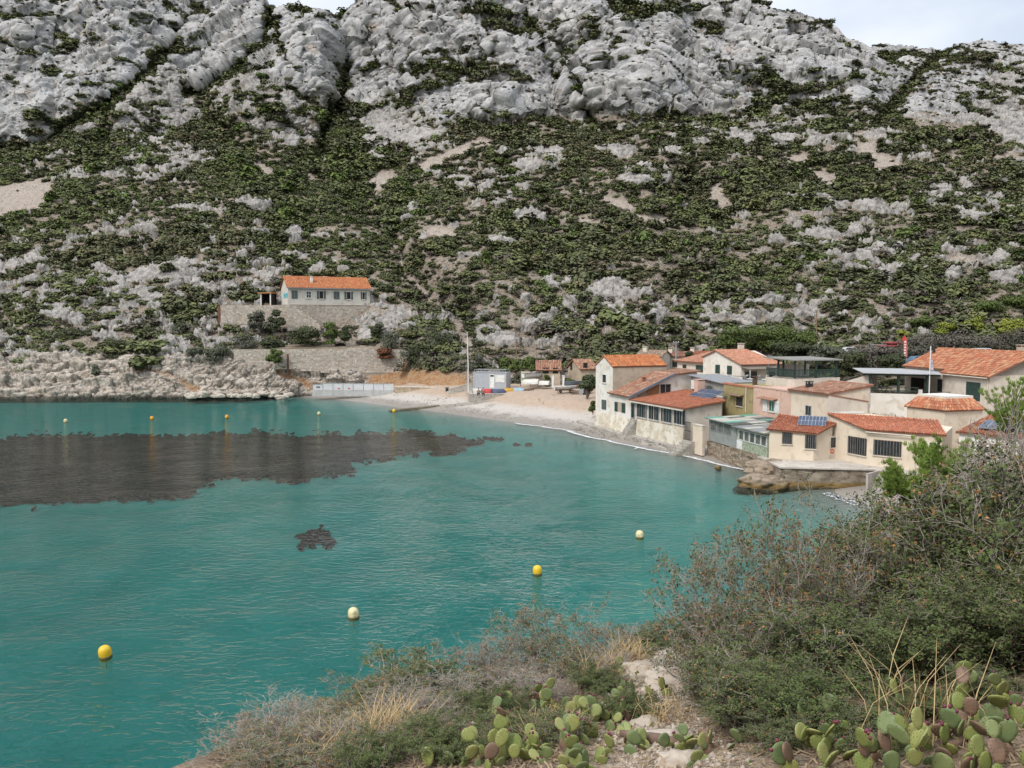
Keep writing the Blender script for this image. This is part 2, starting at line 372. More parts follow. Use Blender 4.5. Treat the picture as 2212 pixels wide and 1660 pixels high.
LEDGE = [  # vegetated ledges on the cliffs
    ([(0, 40), (60, 55), (140, 65)], 10), ([(20, 108), (75, 120)], 5), ([(130, 85), (160, 105)], 4), ([(320, 120), (365, 108), (390, 115)], 9), ([(290, 60), (340, 70), (400, 70)], 4), ([(420, 15), (450, 35)], 8), ([(355, 10), (370, 25)], 7), ([(900, 35), (940, 50)], 6), ([(820, 5), (860, 20), (880, 40)], 6),
    ([(905, 150), (960, 148), (1010, 145)], 6), ([(1035, 130), (990, 155), (970, 170)], 5), ([(920, 185), (965, 182)], 4), ([(1040, 20), (1090, 30)], 5), ([(1085, 60), (1130, 72)], 7), ([(1115, 165), (1145, 175)], 5), ([(1295, 150), (1350, 155)], 6), ([(1250, 165), (1310, 172)], 5), ([(1310, 22), (1345, 28), (1400, 30), (1460, 22), (1540, 30), (1600, 62), (1650, 50)], 4),
    ([(1330, 40), (1420, 38)], 5), ([(1500, 55), (1560, 68)], 4), ([(1340, 65), (1405, 62)], 3), ([(1590, 155), (1640, 165), (1690, 195), (1770, 198)], 5), ([(1630, 145), (1680, 165)], 4), ([(1550, 195), (1640, 185), (1700, 192)], 4), ([(1790, 195), (1840, 182)], 6), ([(1700, 110), (1760, 90)], 5), ([(1640, 72), (1720, 70), (1765, 50)], 3), ([(1400, 125), (1450, 135)], 3), ([(1190, 60), (1240, 50), (1280, 55)], 4), ([(1210, 120), (1250, 115)], 3), ([(1900, 120), (1990, 118), (2000, 125)], 6), ([(1920, 140), (1960, 150)], 8), ([(2060, 130), (2150, 120)], 7), ([(2090, 180), (2212, 200)], 8), ([(2070, 230), (2130, 250)], 8), ([(1250, 195), (1270, 215)], 5)]

NU, NV = 1120, 560
uu = np.linspace(-280, 2480, NU)
t = np.linspace(0, 1, NV)
Ucol = np.repeat(uu[None, :], NV, 0)
vs, vf = interp(uu, SKY), interp(uu, FOOT_V)
Vg = vf[None, :] + (vs - vf)[None, :] * t[:, None]
TZ = (-SP + (830 - Vg) / F * CP) / (CP + (830 - Vg) / F * SP)
TX = ((Ucol - 1106) / F) / (CP + (830 - Vg) / F * SP)
zf = interp(uu, FOOT_Z)
tf = tz(vf); Yf = (zf - CAM_H) / tf
# wobble the zone borders so that they are not ruled lines
wob = fbm(Ucol / 60, Vg / 60, 3, 3)
vb = interp(uu, BLUFF_V)[None, :] + 0 * Vg; vc = interp(uu, CLIFF_V)[None, :] + 14 * wob
s0 = interp(uu, [(-300, 1.0), (500, 1.5), (880, 1.4), (980, .7), (1100, .4), (2500, .35)])[None, :]
s1 = interp(uu, S1)[None, :]; s2 = interp(uu, S2)[None, :]
def climb(Y0, z0, s, T): return (z0 - s * Y0 - CAM_H) / (T - s)
Yg0 = climb(Yf[None, :], zf[None, :], s0, TZ)
tb = tz(vb); Yb = climb(Yf[None, :], zf[None, :], s0, tb); zb = CAM_H + tb * Yb
Yg1 = climb(Yb, zb, s1, TZ)
tcv = tz(vc); Yc = climb(Yb, zb, s1, tcv); zc = CAM_H + tcv * Yc
Yg2 = climb(Yc, zc, s2, TZ)
Yg = np.where(Vg >= vb, Yg0, np.where(Vg >= vc, Yg1, Yg2))
for pts, wd, dp in GULLY:
    d = seg_dist(Ucol, Vg, pts); Yg = Yg + dp * np.exp(-(d / wd) ** 2) * sstep(870, 700, Vg)
for (a, b_, ra, rb, dp) in BULGE:
    d2 = ((Ucol - a) / ra) ** 2 + ((Vg - b_) / rb) ** 2; Yg = Yg - dp * np.exp(-d2 * 1.2)
# the stone terraces of the hill house are cut into the slope
X = TX * Yg; Yw = Yg.copy(); Z = CAM_H + TZ * Yg

# ---- surface masks
wu, wv = Ucol + 9 * fbm(Ucol / 22, Vg / 22, 3, 41), Vg + 6 * fbm(Ucol / 22, Vg / 16, 3, 47)
rock = .09 + .07 * fbm(Ucol / 160, Vg / 90, 2, 5)
for poly in ([(430, 320), (560, 330), (700, 320), (860, 380), (930, 470), (900, 610), (700, 600), (560, 500), (440, 420)], [(1130, 500), (1350, 490), (1660, 500), (1640, 610), (1400, 620), (1180, 590)]):
    k = sstep(-30, 30, sdf(wu, wv, poly)); rock = rock * (1 - k) + .05 * k
for poly, share in ROCKPOLY:
    d = sdf(wu, wv, poly); w_ = 7 if share > .6 else 40; k = sstep(-w_, w_, d); rock = rock * (1 - k) + share * k
clf = sstep(-6, 6, sdf(wu, wv, ROCKPOLY[0][0]))
shore = sstep(-6, 6, sdf(wu, wv, ROCKPOLY[9][0]))
outc = np.zeros_like(rock)
for (a, b_, ra, rb) in OUTCROP:
    d2 = ((wu - a) / ra) ** 2 + ((wv - b_) / rb) ** 2; outc = np.maximum(outc, sstep(1.25, .7, d2))
# turn the share of bare rock into patches
qs = Z + .75 * Yw
pn = fbm(X / 3.0, qs / 2.6, 4, 131, .62) + .5 * fbm(X / 24 + 5, qs / 16, 3, 137)
rk_ = np.empty(pn.size); rk_[np.argsort(pn.ravel())] = np.linspace(0, 1, pn.size); pn = rk_.reshape(pn.shape)
share_ = rock
rock = sstep(-.06, .08, share_ - pn)
rock = np.maximum(rock, .95 * outc * sstep(1.0, .75, pn + .1))
vegline = np.zeros_like(rock)
for pts, wd, dp in GULLY[:4] + GULLY[5:6] + GULLY[7:]:
    vegline = np.maximum(vegline, sstep(wd * 1.25, wd * .7, seg_dist(wu, wv, pts)))
for pts, wd in LEDGE:
    vegline = np.maximum(vegline, sstep(wd * 1.25, wd * .7, seg_dist(wu, wv, pts)))
bd0 = np.abs(((qs + .30 * X * sstep(900, 1400, Ucol) - .35 * X * sstep(900, 500, Ucol) + 3.5 * fbm(X / 12, qs / 12, 3, 71)) / 15.0) % 1 - .5) * 2
vegline = np.maximum(vegline, clf * sstep(.07, .03, bd0) * sstep(.0, .25, fbm(X / 16, qs / 10, 3, 77)))
rock = rock * (1 - .95 * vegline * (1 - outc))
scree = np.zeros_like(rock)
for poly in SCREE: scree = np.maximum(scree, sstep(-5, 3, sdf(wu, wv, poly)))
for pts, wd in TRAIL: scree = np.maximum(scree, sstep(wd * 1.9, wd * 1.1, seg_dist(wu, wv, pts)))
soil = sstep(-12, 14, sdf(wu, wv, [(790, 800), (880, 780), (925, 792), (1005, 812), (1020, 838), (960, 852), (800, 852)]))
soil = np.maximum(soil, .8 * sstep(10, 2, seg_dist(wu, wv, [(600, 805), (650, 822), (690, 842)])) )
soil = np.maximum(soil, .7 * sstep(14, 2, seg_dist(wu, wv, [(660, 832), (690, 838), (720, 842)])))
soil = np.maximum(soil, .75 * sstep(9, 2, seg_dist(wu, wv, [(390, 828), (412, 838), (430, 846)])))
soil = np.maximum(soil, .5 * sstep(6, 1, seg_dist(wu, wv, [(295, 800), (335, 806), (375, 815)]))); soil = np.maximum(soil, .45 * sstep(6, 1, seg_dist(wu, wv, [(180, 815), (215, 808)])))
rock *= (1 - soil)

# ---- relief, in metres, on coordinates that lie on the slope
q = (Z + .75 * Yw); px = X + 2.5 * fbm(X / 14, q / 14, 3, 61); qz = q + 2.5 * fbm(X / 14 + 40, q / 14, 3, 67)
# bedding dips to the right on the right half, joints run up to the right on the left half
dip = .42 * sstep(900, 1500, Ucol) - .55 * sstep(900, 400, Ucol)
qb = qz + dip * px
f1, f2, ca, fa = voro(px / 19, qb / 26, 1); big = sstep(0, .10, f2 - f1)
f1, f2, cb, fb = voro(px / 8.0, qb / 6.5, 2); med = sstep(0, .13, f2 - f1)
f1, f2, cc, fc_ = voro(px / 3.1, qb / 3.0, 3); sml = sstep(0, .20, f2 - f1)
f1, f2, cdd, fd = voro(px / 1.5, qb / 1.7, 13); tin = sstep(0, .35, f2 - f1)
f1, f2, ce, fe = voro(px / 4.6, qz / 5.5, 23); blk = sstep(0, .25, f2 - f1)
rough = fbm(X / 5, q / 5, 4, 71)
slab = sstep(-8, 10, sdf(wu, wv, [(-200, 120), (40, 130), (110, 140), (160, 190), (215, 232), (118, 282), (60, 240), (-200, 260)]))
slab = np.maximum(slab, sstep(-5, 6, sdf(wu, wv, [(890, 215), (960, 190), (1020, 200), (1020, 255), (950, 275)])))
slab = np.maximum(slab, sstep(-5, 6, sdf(wu, wv, [(1040, 262), (1120, 215), (1200, 200), (1215, 245), (1080, 270)])))
panel = sstep(.02, .30, fbm(X / 20, q / 24, 3, 191)) * (1 - vegline)
slab = np.maximum(slab, .85 * panel)
calm = 1 - .8 * slab
bedding = np.abs(((qz + .25 * px + 2 * rough) / 9.0) % 1 - .5) * 2      # 0 at a ledge line
cmask = sstep(-.15, .35, fbm(X / 11, q / 11, 2, 171))      # only some joints are open
g0 = crag(px / 58, qb / 75, 29, .5, 1); g1 = crag(px / 27, qb / 30, 31, .35, 2, .4); g2 = crag(px / 10, qb / 8, 37, -.5, 3, .5)
ck1 = 1 - sstep(0, .055, np.abs(fbm(px / 7, qb / 5, 3, 231)));  # long wandering joints
jit = RNG.uniform(-1, 1, X.shape)
def plates(a, sharp):           # smooth noise broken into flat plates with steep edges; also returns the edge mask
    f_ = np.floor(a); r_ = a - f_; return f_ + sstep(0, sharp, r_), 1 - sstep(0, sharp * .9, r_)
p1_, e1_ = plates(fbm(px / 30 + 3, qb / 20, 4, 601, .55) * 4.5, .10)
p2_, e2_ = plates(fbm(px / 10, qb / 7.5, 3, 607, .55) * 3.5, .14)
ribs = fbm(px / 5.5, q / 30, 3, 613)
rel_cliff = 6.0 * (g0 - .4) + 1.2 * (g1 - .4) + (1.5 * p1_ + .42 * p2_) * (.35 + .65 * calm) + .55 * ribs * (.3 + .7 * calm) - (.9 * ck1 + .5 * (1 - med) * cmask) * (.25 + .75 * calm) + .35 * fb * calm + .15 * fc_ + .06 * tin + .8 * sstep(.0, .10, bedding) * calm + .06 * jit
edgek = np.maximum(e1_, .7 * e2_) * clf * (.4 + .6 * calm)
rel_cliff = rel_cliff * (1 - .45 * sstep(.93, 1, t)[:, None]) * (.4 + .6 * sstep(2020, 1780, Ucol))
g3 = crag(px / 5.5, qz / 6.5, 43, .3, 3, .5)
rel_out = 2.0 * (g3 - .25) + .25 * blk + .25 * sml + .4 * fc_ + .1 * tin + .16 * jit - .5 * ck1
rel_ground = .9 * fbm(X / 9, q / 9, 3, 81) + .22 * sml * (cc > .6) + .10 * tin
g4 = crag(X / 6, (Z * 1.6 + .3 * Yw) / 3.2, 53, .25, 3, .5)
f1, f2, cs_, fs_ = voro(X / 3.4 + .3 * rough, (Z * 1.5 + .2 * Yw) / 2.0, 63); shc = sstep(0, .14, f2 - f1)
f1, f2, ch_, fh_ = voro(X / 1.3 + .2 * rough, (Z * 1.5 + .2 * Yw) / .9, 73); shd = sstep(0, .2, f2 - f1)
rel_shore = 2.2 * (g4 - .35) + .5 * shc + 1.0 * (cs_ - .5) + 1.6 * fs_ + .14 * shd + .15 * (ch_ - .5) + .25 * fh_ + .06 * jit
rk = sstep(.3, .75, rock)
rel = rel_ground * (1 - rk) + rk * (clf * rel_cliff + (1 - clf) * (shore * rel_shore + (1 - shore) * rel_out * (.35 + .65 * sstep(.6, .9, rock))))
rel = rel * (1 - .75 * soil) * (1 - .7 * np.clip(scree, 0, 1)) - .5 * scree
patch = sstep(1.0, .0, ((Ucol - 700) / 300) ** 2 + ((Vg - 740) / 70) ** 2)
rel *= (1 - .45 * patch)
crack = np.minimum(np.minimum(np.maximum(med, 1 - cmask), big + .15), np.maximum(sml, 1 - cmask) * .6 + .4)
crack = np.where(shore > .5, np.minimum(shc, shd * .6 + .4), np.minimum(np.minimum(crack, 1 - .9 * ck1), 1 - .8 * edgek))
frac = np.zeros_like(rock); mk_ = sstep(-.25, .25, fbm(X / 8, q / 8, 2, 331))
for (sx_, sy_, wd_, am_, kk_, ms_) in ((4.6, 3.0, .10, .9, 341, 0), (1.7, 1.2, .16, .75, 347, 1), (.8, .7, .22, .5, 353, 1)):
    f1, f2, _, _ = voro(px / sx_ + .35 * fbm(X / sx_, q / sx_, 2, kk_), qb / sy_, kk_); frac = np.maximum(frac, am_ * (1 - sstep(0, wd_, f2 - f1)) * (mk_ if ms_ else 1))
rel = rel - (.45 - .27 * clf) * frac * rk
# normals of the smooth base and displacement
def normals(X, Y, Z):
    P = np.stack([X, Y, Z], -1); du = np.gradient(P, axis=1); dv = np.gradient(P, axis=0)
    n = np.cross(du, dv); n /= np.linalg.norm(n, axis=-1, keepdims=True) + 1e-9
    n[n[..., 1] > 0] *= -1; return n
def smooth_(A, k=3):
    for _ in range(k):
        A = (A + np.roll(A, 1, 0) + np.roll(A, -1, 0) + np.roll(A, 1, 1) + np.roll(A, -1, 1)) / 5
        A[0] = A[1]; A[-1] = A[-2]; A[:, 0] = A[:, 1]; A[:, -1] = A[:, -2]
    return A
nb = normals(smooth_(X.copy(), 4), smooth_(Yw.copy(), 4), smooth_(Z.copy(), 4))
edge = sstep(0, .01, t)[:, None]
PH = np.stack([X, Yw, Z], -1) + nb * (rel * (.3 + .7 * edge))[..., None]
# far side of the crest
back = []
for dy, dz in ((3, -.6), (10, -4), (28, -16), (70, -50), (130, -110)):
    r_ = PH[-1].copy(); r_[:, 1] += dy; r_[:, 2] += dz; back.append(r_)
low = PH[0].copy(); low[:, 1] -= .5; low[:, 2] -= 3.0
PH2 = np.concatenate([low[None], PH, np.array(back)], 0)
def ext(A): return np.concatenate([A[:1], A, np.repeat(A[-1:], 5, 0)], 0)

# hill material
m, nt, b = new_mat('limestone_hillside')
def A_(name):
    n = nt.nodes.new('ShaderNodeAttribute'); n.attribute_name = name; return n.outputs['Fac']
n1 = noise_(nt, .09, 3, .6); n2 = noise_(nt, .9, 4, .65); n3 = noise_(nt, 3.5, 2, .6)
streak = noise_(nt, .55, 4, .6, stretch=(1.6, 1.6, .18))
lime = mixc(nt, ramp(nt, n1, .35, .65), (.425, .42, .418), (.48, .462, .44))
lime = mixc(nt, ramp(nt, n2, .45, .7), lime, (.335, .335, .34))
lime = mixc(nt, math_(nt, 'MULTIPLY', ramp(nt, streak, .54, .70), .6), lime, (.30, .305, .315))
lime = mixc(nt, math_(nt, 'MULTIPLY', ramp(nt, noise_(nt, .17, 3), .6, .74), .6), lime, (.47, .35, .25))
lime = mixc(nt, math_(nt, 'MULTIPLY', ramp(nt, n3, .56, .75), .5), lime, (.24, .235, .23))
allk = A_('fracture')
warm = mixc(nt, ramp(nt, n2, .4, .65), (.53, .47, .40), (.44, .36, .285))
lime = mixc(nt, math_(nt, 'MULTIPLY', A_('shore'), .9), lime, warm)
lime = mixc(nt, math_(nt, 'MULTIPLY', math_(nt, 'SUBTRACT', 1.0, math_(nt, 'MAXIMUM', A_('clf'), A_('shore'))), .65), lime, mixc(nt, ramp(nt, n2, .42, .62), (.36, .335, .305), (.27, .235, .20)))
lime = mixc(nt, math_(nt, 'MULTIPLY', allk, math_(nt, 'SUBTRACT', .66, math_(nt, 'MULTIPLY', A_('shore'), .36))), lime, (.15, .145, .14))  # fractures coloured dark: painted-in shade together with lichen stain
lime = mixc(nt, math_(nt, 'MULTIPLY', A_('crack'), .8), lime, (.10, .095, .085))  # open joints and plate edges darkened too, crack shade painted with the lichen
litter = mixc(nt, ramp(nt, n2, .38, .62), (.13, .10, .07), (.25, .20, .15))
litter = mixc(nt, ramp(nt, n3, .5, .62), litter, (.30, .275, .25))
gravel = mixc(nt, ramp(nt, n3, .4, .65), (.40, .34, .285), (.25, .215, .185)); gravel = mixc(nt, ramp(nt, n2, .5, .68), gravel, (.22, .185, .15))
earth = mixc(nt, ramp(nt, n2, .35, .65), (.30, .15, .065), (.36, .235, .135))
earth = mixc(nt, ramp(nt, n3, .54, .68), earth, (.36, .28, .20))
col = mixc(nt, ramp(nt, A_('rock'), .28, .5), litter, lime)
col = mixc(nt, A_('scree'), col, gravel)
col = mixc(nt, A_('soil'), col, earth)
# tide mark: dark wet band and ochre weed just above the water
sx = nt.nodes.new('ShaderNodeSeparateXYZ'); gg = nt.nodes.new('ShaderNodeNewGeometry'); nt.links.new(gg.outputs['Position'], sx.inputs[0])
wz = math_(nt, 'ADD', sx.outputs[2], math_(nt, 'MULTIPLY', n2, -.9))
wet = math_(nt, 'SUBTRACT', 1.0, ramp(nt, wz, -.25, .5))
col = mixc(nt, math_(nt, 'MULTIPLY', wet, .85), col, (.05, .042, .03))
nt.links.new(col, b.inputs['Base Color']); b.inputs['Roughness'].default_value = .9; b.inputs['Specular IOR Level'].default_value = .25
hsum = math_(nt, 'ADD', math_(nt, 'MULTIPLY', noise_(nt, 1.3, 4, .7), .8), math_(nt, 'MULTIPLY', n3, .35))
hsum = math_(nt, 'SUBTRACT', hsum, math_(nt, 'MULTIPLY', allk, .7))
bump_(nt, b, hsum, .6, .7)
HILL_MAT = m
hill = mk_np('hillside', PH2.reshape(-1, 3), grid_faces(NV + 6, NU), HILL_MAT, smooth=False)
tag(hill, 'steep limestone mountain side with grey white cliffs above the bay', None, kind='structure')
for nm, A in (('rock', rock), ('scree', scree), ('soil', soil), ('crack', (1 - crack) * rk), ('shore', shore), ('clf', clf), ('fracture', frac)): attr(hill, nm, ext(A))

def hill_at(u, v):             # point of the built slope at a picture position
    j = int(np.clip(round((u + 280) / 2760 * (NU - 1)), 0, NU - 1)); tt = (v - vf[j]) / (vs[j] - vf[j])
    i = int(np.clip(round(tt * (NV - 1)), 0, NV - 1)); return PH[i, j].copy()

# ================================================================== BEACH AND SEA BED
def wpt(u, v): return tuple(atZ(u, v, 0)[:2])
LAND = WL + [wpt(1640, 1002), wpt(1720, 1004), wpt(1790, 1008), wpt(1806, 1064), wpt(1850, 1084), wpt(1900, 1100), (30, 52), (27, 40), (200, 30), (260, 300), (-24, 300), (-26, 165)]
gx = np.arange(-130, 135, .75); gy = np.arange(12, 205, .75)
GX, GY = np.meshgrid(gx, gy)
SDL = sdf(GX, GY, LAND)
def land_z(sd): return np.where(sd > 0, np.minimum(.15 * sd + .2 * np.maximum(0, sd - 5), 2.9 + .03 * (sd - 11) + .09 * np.maximum(0, sd - 16)), 0)
def bed_z(x, y, sd): return np.where(sd < 0, -np.minimum(.075 * -sd, 7.6 * 14 / np.hypot(np.maximum(y, 20), 14)), 0)   # shelving sand, deeper towards the open sea
bed = bed_z(GX, GY, SDL)
GZ = land_z(SDL) + np.maximum(bed, -3.9)
GZ = GZ + np.where(SDL > 3, .10, .02) * fbm(GX / 1.7, GY / 1.7, 3, 91) + .10 * fbm(GX / 8, GY / 8, 2, 95) * sstep(0, 6, np.abs(SDL))
GZ = np.minimum(GZ, 9.5)
m, nt, b = new_mat('pebble_beach')
g = nt.nodes.new('ShaderNodeNewGeometry'); sx = nt.nodes.new('ShaderNodeSeparateXYZ'); nt.links.new(g.outputs['Position'], sx.inputs[0])
n1 = noise_(nt, .35, 4); n2 = noise_(nt, 9, 3, .7); n3 = noise_(nt, 1.6, 4)
zz = math_(nt, 'ADD', sx.outputs[2], math_(nt, 'MULTIPLY', math_(nt, 'SUBTRACT', n1, .5), .9))
sand = mixc(nt, ramp(nt, n2, .4, .65), (.47, .43, .39), (.36, .33, .30))
upper = mixc(nt, ramp(nt, n3, .4, .65), (.40, .30, .22), (.33, .255, .195))
upper = mixc(nt, ramp(nt, n2, .55, .7), upper, (.42, .37, .31))
colr = mixc(nt, ramp(nt, zz, 1.1, 1.9), sand, upper)
colr = mixc(nt, ramp(nt, zz, 4.2, 5.2), colr, (.22, .18, .13))
wet = math_(nt, 'SUBTRACT', 1.0, ramp(nt, zz, .25, .75))
colr = mixc(nt, math_(nt, 'MULTIPLY', wet, .8), colr, (.235, .21, .185))
under = math_(nt, 'SUBTRACT', 1.0, ramp(nt, sx.outputs[2], -.9, -.05))
colr = mixc(nt, under, colr, mixc(nt, ramp(nt, n1, .3, .7), (.42, .42, .36), (.35, .37, .32)))
nt.links.new(colr, b.inputs['Base Color'])
rgh = nt.nodes.new('ShaderNodeMapRange'); nt.links.new(wet, rgh.inputs[0]); rgh.inputs[3].default_value = .9; rgh.inputs[4].default_value = .45
nt.links.new(rgh.outputs[0], b.inputs['Roughness'])
bump_(nt, b, noise_(nt, 6, 4, .7), .5, .06)
beach = mk_np('beach', np.stack([GX, GY, GZ], -1).reshape(-1, 3), grid_faces(len(gy), len(gx)), m)
tag(beach, 'pale pebble beach running down into the shallow bay', None, kind='structure')
def ground_z(x, y):
    s_ = sdf(np.array([x]), np.array([y]), LAND); return float(land_z(s_)[0])

# ================================================================== WATER
m, nt, b = new_mat('clear_turquoise_sea')
nt.nodes.remove(b); mo = nt.nodes['Material Output']
g = nt.nodes.new('ShaderNodeNewGeometry')
h1 = noise_(nt, 2.1, 3, .5, stretch=(.7, 1.15, 1), dist=.5); h2 = noise_(nt, 5.2, 2, .5, stretch=(.75, 1.1, 1), dist=.3); h3 = noise_(nt, .22, 2, .5)
hh = math_(nt, 'ADD', math_(nt, 'MULTIPLY', h1, 1.0), math_(nt, 'MULTIPLY', h2, .28))
amp = math_(nt, 'ADD', .45, math_(nt, 'MULTIPLY', ramp(nt, h3, .35, .65), .55))
hh = math_(nt, 'MULTIPLY', hh, amp)
bp = nt.nodes.new('ShaderNodeBump'); bp.inputs['Strength'].default_value = 1.0; bp.inputs['Distance'].default_value = .21
nt.links.new(hh, bp.inputs['Height'])
gl = nt.nodes.new('ShaderNodeBsdfGlossy'); gl.inputs['Roughness'].default_value = .035; gl.inputs['Color'].default_value = (1, 1, 1, 1)
nt.links.new(bp.outputs['Normal'], gl.inputs['Normal'])
tr = nt.nodes.new('ShaderNodeBsdfTransparent'); tr.inputs['Color'].default_value = (.93, .98, .98, 1)
fr = nt.nodes.new('ShaderNodeFresnel'); fr.inputs['IOR'].default_value = 1.333; nt.links.new(bp.outputs['Normal'], fr.inputs['Normal'])
ms = nt.nodes.new('ShaderNodeMixShader'); nt.links.new(math_(nt, 'MULTIPLY', fr.outputs[0], .72), ms.inputs[0]); nt.links.new(tr.outputs[0], ms.inputs[1]); nt.links.new(gl.outputs[0], ms.inputs[2])
nt.links.new(ms.outputs[0], mo.inputs['Surface'])
va = nt.nodes.new('ShaderNodeVolumeAbsorption'); va.inputs['Color'].default_value = (.04, .755, .757, 1); va.inputs['Density'].default_value = .41
nt.links.new(va.outputs[0], mo.inputs['Volume'])
x0, x1, y0, y1 = -420, 125, -160, 200
water = mk('water', [(x0, y0, -6), (x1, y0, -6), (x1, y1, -6), (x0, y1, -6), (x0, y0, 0), (x1, y0, 0), (x1, y1, 0), (x0, y1, 0)],
    [(3, 2, 1, 0), (4, 5, 6, 7), (0, 1, 5, 4), (1, 2, 6, 5), (2, 3, 7, 6), (3, 0, 4, 7)], m, loc=(0, 0, 0))
tag(water, 'calm turquoise sea filling the cove', None, kind='structure')
# the sea bed beyond the modelled bay
m = mat('deep_sand', (.40, .41, .35), (.32, .34, .29), .25, .95)
sb = mk('seabed', [(-430, -170, -4.0), (130, -170, -4.0), (130, 205, -4.0), (-430, 205, -4.0)], [(0, 1, 2, 3)], m, loc=(0, 0, 0))
tag(sb, 'sandy bottom of the bay under the water', None, kind='structure')

# ================================================================== FOLIAGE HELPERS
def leaf_mat(name, c1, c2, c3=None, trans=.15):
    if name in MATS: return MATS[name]
    m, t, b = new_mat(name)
    g = t.nodes.new('ShaderNodeNewGeometry'); oi = t.nodes.new('ShaderNodeObjectInfo')
    c = mixc(t, g.outputs['Random Per Island'], c1, c2)
    if c3 is not None: c = mixc(t, ramp(t, oi.outputs['Random'], .35, 1.0), c, c3)
    lf = noise_(t, .06, 3, vec=oi.outputs['Location']); c = mixc(t, math_(t, 'MULTIPLY', ramp(t, lf, .42, .62), .3), c, tuple(x * .55 for x in c1))
    t.links.new(c, b.inputs['Base Color']); b.inputs['Roughness'].default_value = .9; b.inputs['Specular IOR Level'].default_value = .08
    MATS[name] = m; return m
def unit(n, rng):
    a = rng.normal(size=(n, 3)); return a / np.linalg.norm(a, axis=1, keepdims=True)
def leaves(P, Nrm, size, rng, aspect=.55, spread=.8):
    """leaf-shaped quads (pointed diamonds) at points P, facing about Nrm"""
    n = len(P); d = Nrm + spread * unit(n, rng); d /= np.linalg.norm(d, axis=1, keepdims=True)
    a = np.cross(d, unit(n, rng)); a /= np.linalg.norm(a, axis=1, keepdims=True) + 1e-9; b = np.cross(d, a)
    s = (size * rng.uniform(.6, 1.35, n))[:, None] if np.isscalar(size) else (size * rng.uniform(.7, 1.3, n))[:, None]
    V = np.stack([P - a * s, P - b * s * aspect - a * s * .1, P + a * s, P + b * s * aspect - a * s * .1], 1).reshape(-1, 3)
    return V, np.arange(4 * n).reshape(n, 4)
def crown_points(n, rng, lobes):
    """points near the surface of a union of ellipsoid lobes (c, r)"""
    out, nr = [], []
    w_ = np.array([l[1][0] * l[1][1] + l[1][2] ** 2 for l in lobes]); w_ = w_ / w_.sum()
    for i, k in enumerate(rng.multinomial(n, w_)):
        c, r = np.array(lobes[i][0]), np.array(lobes[i][1])
        u_ = unit(k, rng); rad = rng.uniform(.62, 1.08, k)[:, None]
        out.append(c + u_ * r * rad); nr.append(u_ / r)
    P = np.concatenate(out); Q = np.concatenate(nr); Q /= np.linalg.norm(Q, axis=1, keepdims=True)
    return P, Q
def shrub_mesh(name, m, seed, nq=120, size=.26, flat=.62, lobes=6):
    rng = np.random.default_rng(seed)
    L = [((0, 0, flat * .35), (.72, .72, flat * .7))]
    for i in range(lobes):
        a = rng.uniform(0, 6.28); r = rng.uniform(.3, .75); s = rng.uniform(.28, .5)
        L.append(((r * math.cos(a), r * math.sin(a), flat * rng.uniform(.25, .85)), (s, s, s * .75)))
    P, Q = crown_points(nq, rng, L); P[:, 2] = np.maximum(P[:, 2], -.1)
    Q = Q * .7 + np.array([0, -.15, .7])
    V, Fq = leaves(P, Q, size, rng, .7, .55)
    me = bpy.data.meshes.new(name); me.from_pydata(V.tolist(), [], Fq.tolist()); me.update(); me.materials.append(m)
    soft_normals(me, np.repeat(Q + .35 * unit(len(Q), rng), 4, 0))
    return me
